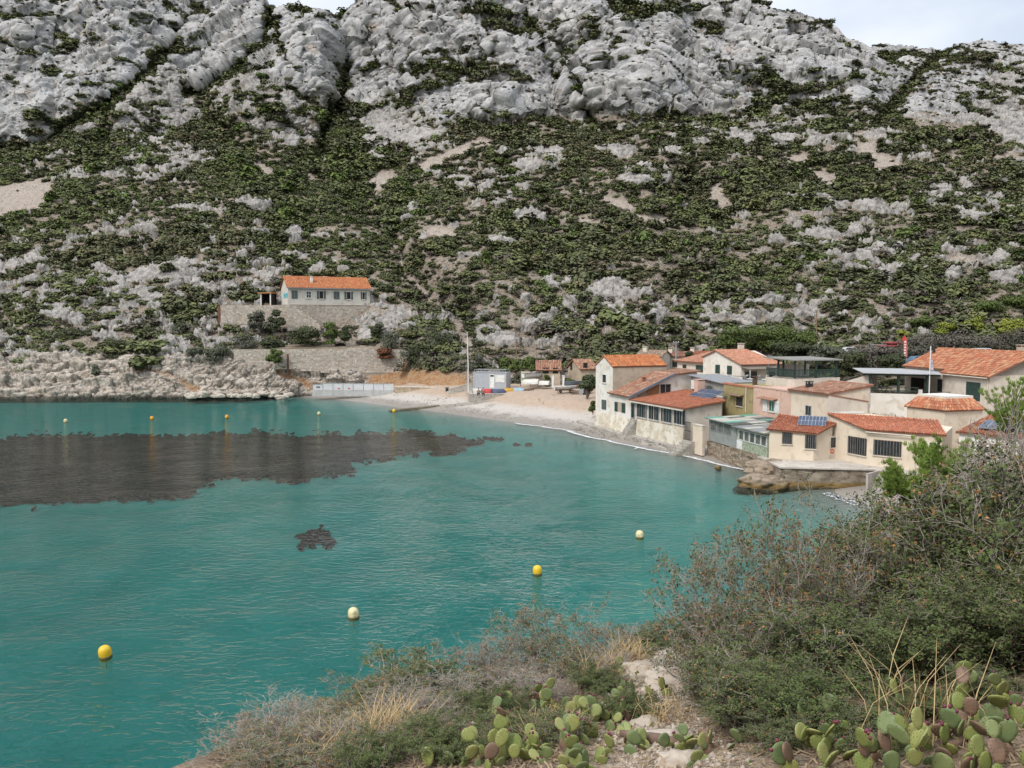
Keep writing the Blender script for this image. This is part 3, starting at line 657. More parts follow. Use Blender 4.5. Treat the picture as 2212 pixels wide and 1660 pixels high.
def scatter(name, pts, scl, idx, meshes, label, rng, zs=None, tilt=.15):
    """one uncountable mass: instances on points through geometry nodes"""
    src = bpy.data.collections.new(name + '_source')
    for i, me in enumerate(meshes):
        o = bpy.data.objects.new('%s_kind_%02d' % (name, i), me); src.objects.link(o)
    n = len(pts); me = bpy.data.meshes.new(name); me.vertices.add(n); me.vertices.foreach_set('co', np.asarray(pts, np.float32).ravel())
    a = me.attributes.new('scl', 'FLOAT_VECTOR', 'POINT')
    zz = rng.uniform(.6, 1.05, n) if zs is None else zs
    a.data.foreach_set('vector', np.stack([scl * rng.uniform(.85, 1.2, n), scl * rng.uniform(.85, 1.2, n), scl * zz], -1).astype(np.float32).ravel())
    a = me.attributes.new('rot', 'FLOAT_VECTOR', 'POINT'); a.data.foreach_set('vector', np.stack([rng.uniform(-tilt, tilt, n), rng.uniform(-tilt, tilt, n), rng.uniform(0, 6.28, n)], -1).astype(np.float32).ravel())
    a = me.attributes.new('kind_index', 'INT', 'POINT'); a.data.foreach_set('value', np.asarray(idx, np.int32))
    o = bpy.data.objects.new(name, me); link(o)
    ng = bpy.data.node_groups.new(name + '_nodes', 'GeometryNodeTree')
    ng.interface.new_socket('Geometry', in_out='INPUT', socket_type='NodeSocketGeometry'); ng.interface.new_socket('Geometry', in_out='OUTPUT', socket_type='NodeSocketGeometry')
    gi, go = ng.nodes.new('NodeGroupInput'), ng.nodes.new('NodeGroupOutput')
    ip = ng.nodes.new('GeometryNodeInstanceOnPoints'); ci = ng.nodes.new('GeometryNodeCollectionInfo')
    ci.inputs['Collection'].default_value = src; ci.inputs['Separate Children'].default_value = True; ci.inputs['Reset Children'].default_value = True
    def na(nm, ty):
        q = ng.nodes.new('GeometryNodeInputNamedAttribute'); q.data_type = ty; q.inputs['Name'].default_value = nm; return q.outputs['Attribute']
    e2r = ng.nodes.new('FunctionNodeEulerToRotation')
    L = ng.links.new
    L(gi.outputs[0], ip.inputs['Points']); L(ci.outputs[0], ip.inputs['Instance']); ip.inputs['Pick Instance'].default_value = True
    L(na('kind_index', 'INT'), ip.inputs['Instance Index']); L(na('scl', 'FLOAT_VECTOR'), ip.inputs['Scale'])
    L(na('rot', 'FLOAT_VECTOR'), e2r.inputs[0]); L(e2r.outputs[0], ip.inputs['Rotation']); L(ip.outputs[0], go.inputs[0])
    md = o.modifiers.new('scatter', 'NODES'); md.node_group = ng
    return tag(o, label, None, kind='stuff')

# ================================================================== SCRUB ON THE HILLSIDE
G_DARK = leaf_mat('scrub_dark_green', (0.098, 0.110, 0.063), (0.140, 0.155, 0.084), (0.137, 0.143, 0.074))
G_MID = leaf_mat('scrub_green', (0.121, 0.142, 0.064), (0.174, 0.194, 0.087), (0.170, 0.180, 0.079))
G_OLIVE = leaf_mat('scrub_olive', (0.132, 0.133, 0.072), (0.182, 0.177, 0.100), (0.170, 0.150, 0.089))
G_PINE = leaf_mat('pine_green', (0.098, 0.137, 0.046), (0.145, 0.190, 0.064), (0.132, 0.176, 0.054))
G_DRY = leaf_mat('scrub_dry_grey', (0.103, 0.090, 0.069), (0.157, 0.139, 0.115), (0.121, 0.103, 0.084))
kinds = [shrub_mesh('scrub_a', G_DARK, 1, 230, .17), shrub_mesh('scrub_b', G_DARK, 2, 210, .19, .5), shrub_mesh('scrub_c', G_MID, 3, 230, .17), shrub_mesh('scrub_d', G_MID, 4, 230, .18, .55),
         shrub_mesh('scrub_e', G_OLIVE, 5, 210, .18, .5), shrub_mesh('scrub_f', G_PINE, 6, 240, .16, .95), shrub_mesh('scrub_g', G_DRY, 7, 200, .16, .55)]
rng = np.random.default_rng(5)
# cell areas on the slope
dU = np.gradient(PH, axis=1); dV = np.gradient(PH, axis=0); area = np.linalg.norm(np.cross(dU, dV), axis=-1)
nrm = normals(PH[..., 0], PH[..., 1], PH[..., 2]); upz = nrm[..., 2]
bare = np.clip(rock + .85 * scree + soil, 0, 1)
HOUSE_ZONE = ((Ucol > 605) & (Ucol < 805) & (Vg > 600) & (Vg < 705)) | ((Ucol > 474) & (Ucol < 700) & (Vg > 655) & (Vg < 695)) | ((Ucol > 500) & (Ucol < 890) & (Vg > 752) & (Vg < 800)) | ((Ucol > 718) & (Ucol < 765) & (Vg > 725) & (Vg < 756))
vis = ((Vg < 770) | (Ucol < 520) | (Ucol > 880)) & (Vg < 800) & ~HOUSE_ZONE
dens = area * np.clip(1 - bare * 1.15, 0, 1) * vis * (1 + 2.5 * vegline * clf) * np.clip(.85 + .95 * fbm(X / 11, qs / 7, 3, 211), .34, 1.4)
# shrubs in the cracks and on ledges of the cliffs
cliffveg = area * clf * np.clip((1 - crack) * 1.3 - .5, 0, 1) * .10 + area * clf * sstep(.62, .9, upz) * rk * .05
def pick(dens, n):
    p = dens.ravel() / dens.sum(); k = rng.choice(dens.size, n, p=p); i, j = np.unravel_index(k, dens.shape)
    P = PH[i, j] + rng.uniform(-.35, .35, (n, 3)) * np.array([1, .6, .1]); return P, i, j
n1 = 54000
P1, i1, j1 = pick(dens, n1)
s1_ = rng.gamma(6, 1 / 6, n1) * (1.0 + .0026 * (P1[:, 1] - 150)); s1_ = np.clip(s1_, .35, 2.8)
s1_ *= .72 + .6 * sstep(-.4, .5, fbm(P1[:, 0] / 14, P1[:, 1] / 14, 3, 311)); s1_ *= np.where((Ucol[i1, j1] > 1850) & (Vg[i1, j1] < 300), .68, 1.0); r_ = rng.uniform(0, 1, n1); reg = fbm(P1[:, 0] / 25, P1[:, 1] / 25, 3, 301)
k1 = np.select([r_ < .24, r_ < .46, r_ < .66, r_ < .80, r_ < .91, r_ < .95], [0, 1, 2, 3, 4, 5], 6)
green = (Vg[i1, j1] > 330) & (Vg[i1, j1] < 620) & (Ucol[i1, j1] < 930) & (reg > -.1)
k1 = np.where(green & (r_ > .5), np.where(r_ > .86, 5, 3), k1)
k1 = np.where((reg < -.32) & (r_ > .5), 4, k1)
low_zone = Vg[i1, j1] > 640
k1 = np.where(low_zone & (r_ > .8), 6, k1)
n2 = 5200
P2, i2, j2 = pick(cliffveg, n2); s2_ = rng.uniform(.28, .85, n2); k2 = rng.integers(0, 2, n2)
PP = np.concatenate([P1, P2]); PP[:, 2] -= .12
scatter('hillside_scrub', PP, np.concatenate([s1_, s2_]), np.concatenate([k1, k2]), kinds, 'low dark green scrub covering the rocky mountain side', rng)

# ================================================================== BUILDING HELPERS
def c2(x, y): return 950.4 + x * .2148, 712.8 + y * .2148      # enlargements of the photograph used for measuring
def c3(x, y): return 1247.4 + x * .2148, 712.8 + y * .2148
def c4p(x, y): return 1603.8 + x * .2750, 683.1 + y * .2750
def c1(x, y): return 415.8 + x * .2685, 534.6 + y * .2685
def v2(p): return np.array([p[0], p[1]], float)
def p3(p, z): return np.array([p[0], p[1], z], float)

P_WHITE = mat('white_plaster', (.70, .675, .62), (.63, .585, .505), .6, col3=(.56, .50, .42), scale3=1.1, bump=(6, .3, .02))
P_STAIN = mat('stained_white_render', (.64, .60, .51), (.52, .46, .35), .8, lo=.42, hi=.6, col3=(.40, .35, .28), scale3=2.2, bump=(5, .5, .03))
P_CREAM = mat('cream_plaster', (.66, .57, .455), (.61, .515, .40), .5, col3=(.54, .45, .345), scale3=1.4, bump=(7, .3, .015))
P_BEIGE = mat('beige_plaster', (.46, .385, .295), (.40, .33, .25), .8, col3=(.35, .29, .225), scale3=1.7, bump=(9, .4, .015))
P_OLIVE = mat('olive_plaster', (.33, .275, .13), (.28, .23, .105), .8, col3=(.22, .19, .10), scale3=1.7, bump=(8, .3, .015))
P_PINK = mat('pink_plaster', (.60, .405, .325), (.55, .365, .29), .6, col3=(.51, .325, .25), scale3=2.3, bump=(8, .3, .015))
P_GREY = mat('grey_render', (.30, .295, .275), (.24, .235, .22), .8, col3=(.19, .18, .165), scale3=2.0, bump=(8, .3, .015))
P_PALE = mat('pale_plaster', (.60, .545, .47), (.55, .49, .415), .6, col3=(.48, .425, .355), scale3=1.6, bump=(8, .3, .015))
CONC = mat('concrete', (.40, .37, .33), (.30, .275, .24), .9, col3=(.22, .20, .17), scale3=3, bump=(7, .5, .03))
WETCONC = mat('weathered_quay_concrete', (.27, .225, .175), (.17, .135, .10), .8, col3=(.10, .08, .055), scale3=2.2, bump=(5, .7, .05))
def tide_mark(m, top=.55):
    t = m.node_tree; b = t.nodes['Principled BSDF']; src_ = b.inputs['Base Color'].links[0].from_socket; g = t.nodes.new('ShaderNodeNewGeometry'); sx = t.nodes.new('ShaderNodeSeparateXYZ'); t.links.new(g.outputs['Position'], sx.inputs[0])
    z = math_(t, 'ADD', sx.outputs[2], math_(t, 'MULTIPLY', noise_(t, 2.5, 3), -.5)); c = mixc(t, math_(t, 'SUBTRACT', 1.0, ramp(t, z, top - .45, top - .1)), src_, (.17, .11, .035)); c = mixc(t, math_(t, 'SUBTRACT', 1.0, ramp(t, z, -.35, .05)), c, (.035, .03, .018)); t.links.new(c, b.inputs['Base Color'])
tide_mark(WETCONC)
T_ORANGE = mat('orange_roof_tile', (.56, .19, .062), (.48, .15, .05), 1.5, rnd=(.60, .25, .10), bump=(20, .2, .01))
T_OLD = mat('old_mottled_roof_tile', (.40, .17, .10), (.30, .14, .09), 1.2, rnd=(.50, .33, .22), bump=(20, .3, .01))
T_RED = mat('red_roof_tile', (.50, .155, .075), (.42, .13, .065), 1.2, rnd=(.54, .22, .12), bump=(20, .2, .01))
T_PINK = mat('pink_roof_tile', (.56, .25, .155), (.50, .21, .13), 1.2, rnd=(.60, .33, .21), bump=(20, .2, .01))
T_PALEMIX = mat('sun_bleached_roof_tile', (.47, .15, .07), (.40, .13, .065), 1.2, rnd=(.56, .31, .17), bump=(20, .3, .01))
T_BED = mat('roof_mortar_bed', (.26, .12, .075), (.20, .10, .065), 1.2, rough=.95)
GLASS = mat('dark_window_glass', (.022, .026, .028), (.04, .045, .045), 1.2, rough=.08, spec=.5)
GREEN = mat('dark_green_paint', (.018, .042, .036), (.028, .060, .050), 3, rough=.55)
TEAL = mat('weathered_green_paint', (.06, .085, .08), (.10, .13, .12), 2.5, rough=.7)
WHITEP = mat('white_paint', (.72, .72, .70), (.62, .61, .58), 2, rough=.5)
WOOD = mat('weathered_wood', (.24, .165, .10), (.15, .105, .07), 3, stretch=(1, 1, 8), rough=.8)
WOODD = mat('dark_wood', (.10, .068, .045), (.07, .05, .035), 3, rough=.8)
METAL = mat('grey_metal', (.34, .35, .37), (.28, .29, .31), 2, rough=.45, metal=.3)
STEEL = mat('galvanised_steel', (.45, .46, .48), (.38, .39, .41), 2, rough=.4, metal=.6)
BLACK = mat('black_iron', (.02, .02, .02), (.035, .03, .028), 3, rough=.6)
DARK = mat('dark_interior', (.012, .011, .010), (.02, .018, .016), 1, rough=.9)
IRON = mat('grey_window_bar', (.20, .195, .19), (.14, .135, .13), 3, rough=.6)
RUST = mat('rusty_iron', (.17, .07, .035), (.11, .05, .03), 5, rough=.85)

class Wall:
    """vertical wall plane from p to q seen from outside; s runs from p to q"""
    def __init__(s, p, q):
        s.p, s.q = v2(p), v2(q); d = s.q - s.p; s.L = float(np.linalg.norm(d)); s.d = d / s.L
        n = np.array([s.d[1], -s.d[0]])
        if n.dot(-s.p) < 0: n = -n
        s.n = n
    def hit(s, u, v):
        r = ray(u, v); k = s.n.dot(s.p) / s.n.dot(r[:2]); P = r * k
        return float((P[:2] - s.p).dot(s.d)), float(CAM_H + P[2])
    def pt(s, a, z, o=0.0): P = s.p + s.d * a + s.n * o; return np.array([P[0], P[1], z])
    def rect(s, A, B):          # picture corners (top-left, bottom-right) -> s0, s1, z0, z1
        um, vm = (A[0] + B[0]) / 2, (A[1] + B[1]) / 2
        return s.hit(A[0], vm)[0], s.hit(B[0], vm)[0], s.hit(um, B[1])[1], s.hit(um, A[1])[1]
    def block(s, mb, s0, s1, z0, z1, o0, o1):
        b = [s.pt(s0, z0, o0), s.pt(s1, z0, o0), s.pt(s1, z0, o1), s.pt(s0, z0, o1)]
        return mb.hexa(b, [p + np.array([0, 0, z1 - z0]) for p in b])

def window(parent, W, r, m=WHITEP, panes=2, bars=0, sill=True, fr=.06, rows=1, glass=None, o=.0):
    s0, s1, z0, z1 = r
    mb = MB()
    W.block(mb, s0, s0 + fr, z0, z1, o - .03, o + .06); W.block(mb, s1 - fr, s1, z0, z1, o - .03, o + .06)
    W.block(mb, s0 + fr, s1 - fr, z0, z0 + fr, o - .03, o + .06); W.block(mb, s0 + fr, s1 - fr, z1 - fr, z1, o - .03, o + .06)
    wo = mb.build('window', m, parent)
    for i in range(panes):
        a, b_ = s0 + fr + (s1 - s0 - 2 * fr) * i / panes, s0 + fr + (s1 - s0 - 2 * fr) * (i + 1) / panes
        W.block(MB(), 0, 0, 0, 0, 0, 0)
        q = MB(); W.block(q, a + .012, b_ - .012, z0 + fr, z1 - fr, o - .01, o + .025); q.build('pane', glass or GLASS, wo)
        if i: q = MB(); W.block(q, a - .022, a + .022, z0 + fr, z1 - fr, o + .027, o + .055); q.build('mullion', m, wo)
    if rows > 1:
        for k in range(1, rows):
            zz = z0 + (z1 - z0) * k / rows; q = MB(); W.block(q, s0 + fr, s1 - fr, zz - .02, zz + .02, o + .028, o + .05); q.build('crossbar', m, wo)
    for k in range(bars):
        a = s0 + (s1 - s0) * (k + .5) / bars; q = MB(); W.block(q, a - .016, a + .016, z0, z1, o + .09, o + .122); q.build('bar', IRON, wo)
    if sill: q = MB(); W.block(q, s0 - .06, s1 + .06, z0 - .09, z0 - .003, o - .02, o + .12); q.build('sill', P_PALE, wo)
    return wo
def shutter(parent, W, r, m=GREEN, o=.004, th=.05, boards=3, name='shutter'):
    s0, s1, z0, z1 = r; mb = MB(); W.block(mb, s0, s1, z0, z1, o, o + th * .6); so = mb.build(name, m, parent)
    for i in range(boards):
        a, b_ = s0 + (s1 - s0) * i / boards, s0 + (s1 - s0) * (i + 1) / boards
        q = MB(); W.block(q, a + .008, b_ - .008, z0 + .01, z1 - .01, o + th * .6 + .002, o + th); q.build('board', m, so)
    for f in (.18, .82):
        zz = z0 + (z1 - z0) * f; q = MB(); W.block(q, s0 + .02, s1 - .02, zz - .04, zz + .04, o + th + .002, o + th + .022); q.build('batten', m, so)
    return so
def door(parent, W, r, m=GREEN, glass=None):
    s0, s1, z0, z1 = r; mb = MB(); W.block(mb, s0, s1, z0, z1, .004, .05); d = mb.build('door', m, parent)
    if glass:
        q = MB(); W.block(q, s0 + .12 * (s1 - s0) + .05, s1 - .12 * (s1 - s0) - .05, z0 + (z1 - z0) * glass[0], z0 + (z1 - z0) * glass[1], .052, .062); q.build('pane', GLASS, d)
    q = MB(); W.block(q, s0 + .06, s0 + .1, (z0 + z1) / 2 - .08, (z0 + z1) / 2 + .08, .052, .11); q.build('handle', STEEL, d)
    return d
def walls(parent, ring, z0, tops, m, name='wall'):
    """prism on a footprint ring with a height for every corner"""
    n = len(ring); tops = tops if hasattr(tops, '__len__') else [tops] * n
    V = [(p[0], p[1], z0) for p in ring] + [(p[0], p[1], h) for p, h in zip(ring, tops)]
    Fc = [tuple(range(n - 1, -1, -1)), tuple(range(n, 2 * n))] + [(i, (i + 1) % n, n + (i + 1) % n, n + i) for i in range(n)]
    a = sum(ring[i][0] * ring[(i + 1) % n][1] - ring[(i + 1) % n][0] * ring[i][1] for i in range(n))
    if a < 0: Fc = [f[::-1] for f in Fc]
    return mk(name, V, Fc, m, parent)

_TILE = {}
def tile_geo(w_, l_, h_, seg=4):
    V = []; Fc = []
    for j, (y, sc, dz) in enumerate(((0, 1.0, .016), (l_, .86, 0))):
        for k in range(seg + 1):
            th = math.pi * k / seg; V.append((-math.cos(th) * w_ / 2 * sc, y, math.sin(th) * h_ * sc + dz))
    for k in range(seg): Fc.append((k + 1, k, seg + 1 + k, seg + 2 + k)[::-1])
    Fc.append(tuple(range(seg + 1)))
    return np.array(V), Fc
def tiles(roof, E0, E1, T0, T1, m, pitch=.24, course=.36, single=False, lift=.02, seed=0, limit=300):
    """barrel tiles over a roof face: eave E0-E1, top T0-T1"""
    E0, E1, T0, T1 = [np.asarray(p, float) for p in (E0, E1, T0, T1)]
    rng = np.random.default_rng(seed + 31)
    n = np.cross(E1 - E0, T0 - E0); n /= np.linalg.norm(n)
    if n[2] < 0: n = -n
    nc = max(2, int(round(max(np.linalg.norm(E1 - E0), np.linalg.norm(T1 - T0)) / pitch)))
    nr = max(1, int(round(max(np.linalg.norm(T0 - E0), np.linalg.norm(T1 - E1)) / course)))
    key = (pitch, course)
    if key not in _TILE:
        V, Fc = tile_geo(pitch * .80, course * 1.22, pitch * .34); me = bpy.data.meshes.new('tile'); me.from_pydata(V.tolist(), [], Fc); me.update(); me.shade_smooth(); _TILE[key] = (me, V, Fc)
    V, Fc = _TILE[key][1:]
    places = []
    for j in range(nr):
        for i in range(nc):
            f, g = (i + .5) / nc, j / nr
            p = (E0 * (1 - f) + E1 * f) * (1 - g) + (T0 * (1 - f) + T1 * f) * g
            yv = (T0 * (1 - f) + T1 * f) - (E0 * (1 - f) + E1 * f); yv /= np.linalg.norm(yv)
            xv = np.cross(yv, n); xv /= np.linalg.norm(xv)
            p = p + n * (lift + rng.uniform(-.006, .010)) + xv * rng.uniform(-.01, .01); a = rng.uniform(-.03, .03)
            xv, yv = xv * math.cos(a) + yv * math.sin(a), yv * math.cos(a) - xv * math.sin(a)
            places.append((p, xv, yv))
    org = np.array(origin_of(roof))
    if single:
        places.sort(key=lambda q: np.linalg.norm(q[0] - np.array([0, 0, CAM_H])))
        me0 = _TILE[key][1]; mkey = (pitch, course, m.name)
        if mkey not in _TILE:
            me = _TILE[key][0].copy(); me.name = 'tile'; me.materials.clear(); me.materials.append(m); _TILE[mkey] = me
        for p, xv, yv in places[:limit]:
            o = bpy.data.objects.new('tile', _TILE[mkey]); link(o, roof)
            M = Matrix.Identity(4)
            for r_ in range(3): M[r_][0], M[r_][1], M[r_][2], M[r_][3] = xv[r_], yv[r_], n[r_], p[r_] - org[r_]
            o.matrix_basis = M
        places = places[limit:]
    if places:
        Pm = np.array([q[0] for q in places]); Xm = np.array([q[1] for q in places]); Ym = np.array([q[2] for q in places])
        W_ = Pm[:, None, :] + V[None, :, :1] * Xm[:, None, :] + V[None, :, 1:2] * Ym[:, None, :] + V[None, :, 2:3] * n
        FF = []; k = len(V)
        for i in range(len(places)): FF += [tuple(a + i * k for a in f) for f in Fc]
        o = mk('tile_rows', W_.reshape(-1, 3), FF, m, roof, True); o['kind'] = 'stuff'
def roof_face(parent, E0, E1, T0, T1, m, th=.10, single=False, pitch=.24, course=.36, seed=0, name='roof', bed=None, limit=300):
    mb = MB(); mb.slab([E0, E1, T1, T0], th); r = mb.build(name, bed or T_BED, parent)
    tiles(r, E0, E1, T0, T1, m, pitch, course, single, seed=seed, limit=limit)
    return r
def ridge_tiles(roof, A, B, m, w_=.26):
    A, B = np.asarray(A, float), np.asarray(B, float); mb = MB(); n = max(1, int(np.linalg.norm(B - A) / .42)); d = (B - A) / n
    for i in range(n):
        q = [A + d * (i + .02), A + d * (i + 1.06)]; mb.tube([q[0] + (0, 0, .0), q[1] + (0, 0, .0)], [w_ * .5, w_ * .42], 6)
    o = mb.build('ridge_tile', m, roof, True); return o
def chimney(parent, c, w_, d_, z0, z1, m, dirv=(1, 0), cap=True, name='chimney', capm=None):
    dx = np.array([dirv[0], dirv[1], 0.]); dx /= np.linalg.norm(dx); dy = np.array([-dx[1], dx[0], 0])
    mb = MB(); mb.box((c[0], c[1], (z0 + z1) / 2), dx * w_ / 2, dy * d_ / 2, (0, 0, (z1 - z0) / 2)); o = mb.build(name, m, parent)
    if cap:
        q = MB(); q.box((c[0], c[1], z1 + .2), dx * (w_ / 2 + .06), dy * (d_ / 2 + .06), (0, 0, .035))
        for a in (-1, 1):
            for b_ in (-1, 1): q.box(np.array([c[0], c[1], z1 + .083]) + dx * a * (w_ / 2 - .06) + dy * b_ * (d_ / 2 - .06), dx * .04, dy * .04, (0, 0, .081))
        q.build('cap', capm or m, o)
    return o
def downpipe(parent, W, s, z0, z1, m, r=.045, o=.07):
    return MB().tube([W.pt(s, z0, o), W.pt(s, z1, o)], r, 6).build('downpipe', m, parent)

# ================================================================== TOWER HOUSE WITH LEAN-TO, ON THE BEACH
es, ei = np.array([.361, -.932]), np.array([.932, .361])
O1 = np.array([11.1, 109.5])
def L1(s, i): return O1 + es * s + ei * i
FB = Wall(L1(0, 0), L1(21.4, 0))
th_ = thing('tower_house', 'tall white plaster house with orange gable roof at the end of the beach', 'house', p3(L1(2.4, 4), .2))
GW = 4.72
walls(th_, [L1(0, 0), L1(GW / 2, 0), L1(GW, 0), L1(GW, 7.8), L1(GW / 2, 7.8), L1(0, 7.8)], -.3, [8.55, 9.75, 8.55, 8.55, 9.75, 8.55], P_WHITE)
side = MB(); SW = Wall(L1(GW, 0), L1(GW, 7.8)); SW.block(side, .02, 7.78, 5.0, 8.5, -.05, .012); side.build('side_wall', P_BEIGE, th_)  # beige slab paints the side away from the light darker than the gable
r1 = roof_face(th_, p3(L1(GW + .12, -.1), 8.56), p3(L1(GW + .12, 7.95), 8.56), p3(L1(GW / 2, -.1), 9.85), p3(L1(GW / 2, 7.95), 9.85), T_ORANGE, seed=1, pitch=.27, course=.38)
r2 = roof_face(th_, p3(L1(-.12, 7.95), 8.56), p3(L1(-.12, -.1), 8.56), p3(L1(GW / 2, 7.95), 9.85), p3(L1(GW / 2, -.1), 9.85), T_ORANGE, seed=2, pitch=.27, course=.38)
ridge_tiles(r1, p3(L1(GW / 2, -.1), 9.88), p3(L1(GW / 2, 7.95), 9.88), T_ORANGE)
window(th_, FB, FB.rect(c3(252, 447), c3(292, 535)), WHITEP, 1, 0, True)
shutter(th_, FB, FB.rect(c3(245, 703), c3(266, 800)), TEAL); shutter(th_, FB, FB.rect(c3(269, 706), c3(290, 803)), TEAL)

lt = thing('lean_to_house', 'white seafront house with old mottled tile roof beside the tower house', 'house', p3(L1(7.2, 3), .2))
walls(lt, [L1(GW + .02, 0), L1(9.5, 0), L1(9.5, 5.9), L1(9.5, 9.4), L1(GW + .02, 9.4), L1(GW + .02, 5.9)], -.3, [5.22, 5.22, 7.62, 7.9, 7.9, 7.62], P_WHITE)
r1 = roof_face(lt, p3(L1(GW - .7, -.45), 5.22), p3(L1(9.75, -.45), 5.12), p3(L1(GW + .03, 5.9), 7.82), p3(L1(9.75, 5.9), 7.82), T_OLD, seed=3, pitch=.27, course=.38)
r2 = roof_face(lt, p3(L1(GW + .03, 5.95), 7.8), p3(L1(9.9, 5.95), 7.8), p3(L1(GW + .03, 9.6), 8.12), p3(L1(9.9, 9.6), 8.12), T_OLD, seed=4, pitch=.27, course=.38)
mb = MB(); mb.hexa([p3(L1(9.76, -.5), 4.92), p3(L1(9.98, -.5), 4.92), p3(L1(9.98, 5.9), 7.6), p3(L1(9.76, 5.9), 7.6)], [p3(L1(9.76, -.5), 5.26), p3(L1(9.98, -.5), 5.26), p3(L1(9.98, 5.9), 7.94), p3(L1(9.76, 5.9), 7.94)]); mb.build('verge_flashing', mat('zinc', (.15, .165, .19), (.12, .13, .15), 2, rough=.5), lt)
EW = Wall(L1(9.5, 0), L1(9.5, 7))
for (a0, a1, nm, mm) in ((.9, 2.1, 'wood_panel', mat('tan_board', (.30, .235, .15), (.25, .19, .12), 2)), (2.15, 3.9, 'wood_panel', mat('brown_board', (.26, .13, .055), (.2, .10, .045), 2))):
    q = MB(); z0 = 4.98
    t0, t1 = 5.35 + (a0 + .4) * .4 - .35, 5.35 + (a1 + .4) * .4 - .35
    q.hexa([EW.pt(a0, z0, .01), EW.pt(a1, z0, .01), EW.pt(a1, z0, .06), EW.pt(a0, z0, .06)], [EW.pt(a0, t0, .01), EW.pt(a1, t1, .01), EW.pt(a1, t1, .06), EW.pt(a0, t0, .06)]); q.build(nm, mm, lt)
window(lt, EW, (4.0, 5.6, 5.2, 6.6), P_PALE, 2, 0, False)
chimney(lt, L1(7.0, 3.2), .35, .35, 6.3, 7.1, mat('brick_flue', (.30, .12, .06), (.22, .09, .05), 6), ei)
q = MB(); a, b_ = L1(7.4, 3.6), L1(8.6, 4.6); zz = lambda i: 5.2 + (i + .4) * .41
q.slab([p3(L1(7.3, 3.3), zz(3.3) + .12), p3(L1(8.5, 3.3), zz(3.3) + .12), p3(L1(8.5, 4.3), zz(4.3) + .12), p3(L1(7.3, 4.3), zz(4.3) + .12)], .1); q.build('skylight', mat('skylight_frame', (.06, .06, .055), (.09, .085, .08), 2, rough=.3), lt)
shutter(lt, FB, FB.rect(c3(375, 725), c3(405, 821)), GREEN); shutter(lt, FB, FB.rect(c3(447, 737), c3(482, 836)), GREEN)
q = MB(); s0, s1, z0, z1 = FB.rect(c3(407, 728), c3(445, 826)); FB.block(q, s0, s1, z0, z1, .003, .02); q.build('blocked_window', P_BEIGE, lt)
# splayed foot of the seafront wall
q = MB(); q.hexa([FB.pt(.05, -.3, .002), FB.pt(9.4, -.3, .002), FB.pt(9.4, -.3, .75), FB.pt(.05, -.3, .35)], [FB.pt(.05, 2.4, .002), FB.pt(9.4, 2.4, .002), FB.pt(9.4, 2.4, .03), FB.pt(.05, 2.4, .03)]); q.build('wall_foot', P_STAIN, lt)

gh = thing('veranda_house', 'low seafront house with red tile roof and a row of tall dark windows', 'house', p3(L1(15.5, 3), 0))
walls(gh, [L1(9.55, .02), L1(21.4, .02), L1(21.4, 4.7), L1(17.5, 7.6), L1(9.55, 7.6)], -.3, [4.7, 4.7, 5.28, 5.62, 5.62], P_PALE)
q = MB(); q.hexa([FB.pt(11.2, -.3, .0), FB.pt(21.38, -.3, .0), FB.pt(21.38, -.3, .4), FB.pt(11.2, -.3, .4)], [FB.pt(11.2, 2.62, 0), FB.pt(21.38, 2.62, 0), FB.pt(21.38, 2.62, .16), FB.pt(11.2, 2.62, .16)]); q.build('base_wall', P_STAIN, gh)
rr = roof_face(gh, p3(L1(9.6, -.45), 4.78), p3(L1(21.75, -.45), 4.86), p3(L1(9.6, 7.7), 5.78), p3(L1(21.75, 4.8), 5.5), T_RED, seed=5, pitch=.27, course=.38)
q = MB(); FB.block(q, 9.6, 21.7, 4.58, 4.72, .47, .58); q.build('gutter', P_PALE, gh)
for (xa, ya, xb, yb) in ((598, 738, 699, 882), (721, 757, 821, 906), (844, 775, 952, 930), (974, 795, 1089, 953)):
    window(gh, FB, FB.rect(c3(xa, ya), c3(xb, yb)), METAL, 4, 0, True, .05, o=.02)
window(gh, FB, FB.rect(c3(541, 738), c3(576, 888)), METAL, 1, 0, False, .07)
for s_ in np.linspace(11.1, 20.9, 6): downpipe(gh, FB, s_, 2.7, 4.6, P_PALE, .03, .1)
# outside stair between the two seafront walls
st = thing('beach_stair', 'small concrete stair from the veranda house down to the sand', 'stairs', p3(L1(10.4, -.8), .2))
for k in range(9):
    q = MB(); FB.block(q, 9.75, 11.1, -.2, 2.5 - k * .26, .05 + k * .2, .05 + (k + 1) * .2 - .002); q.build('step', CONC, st)
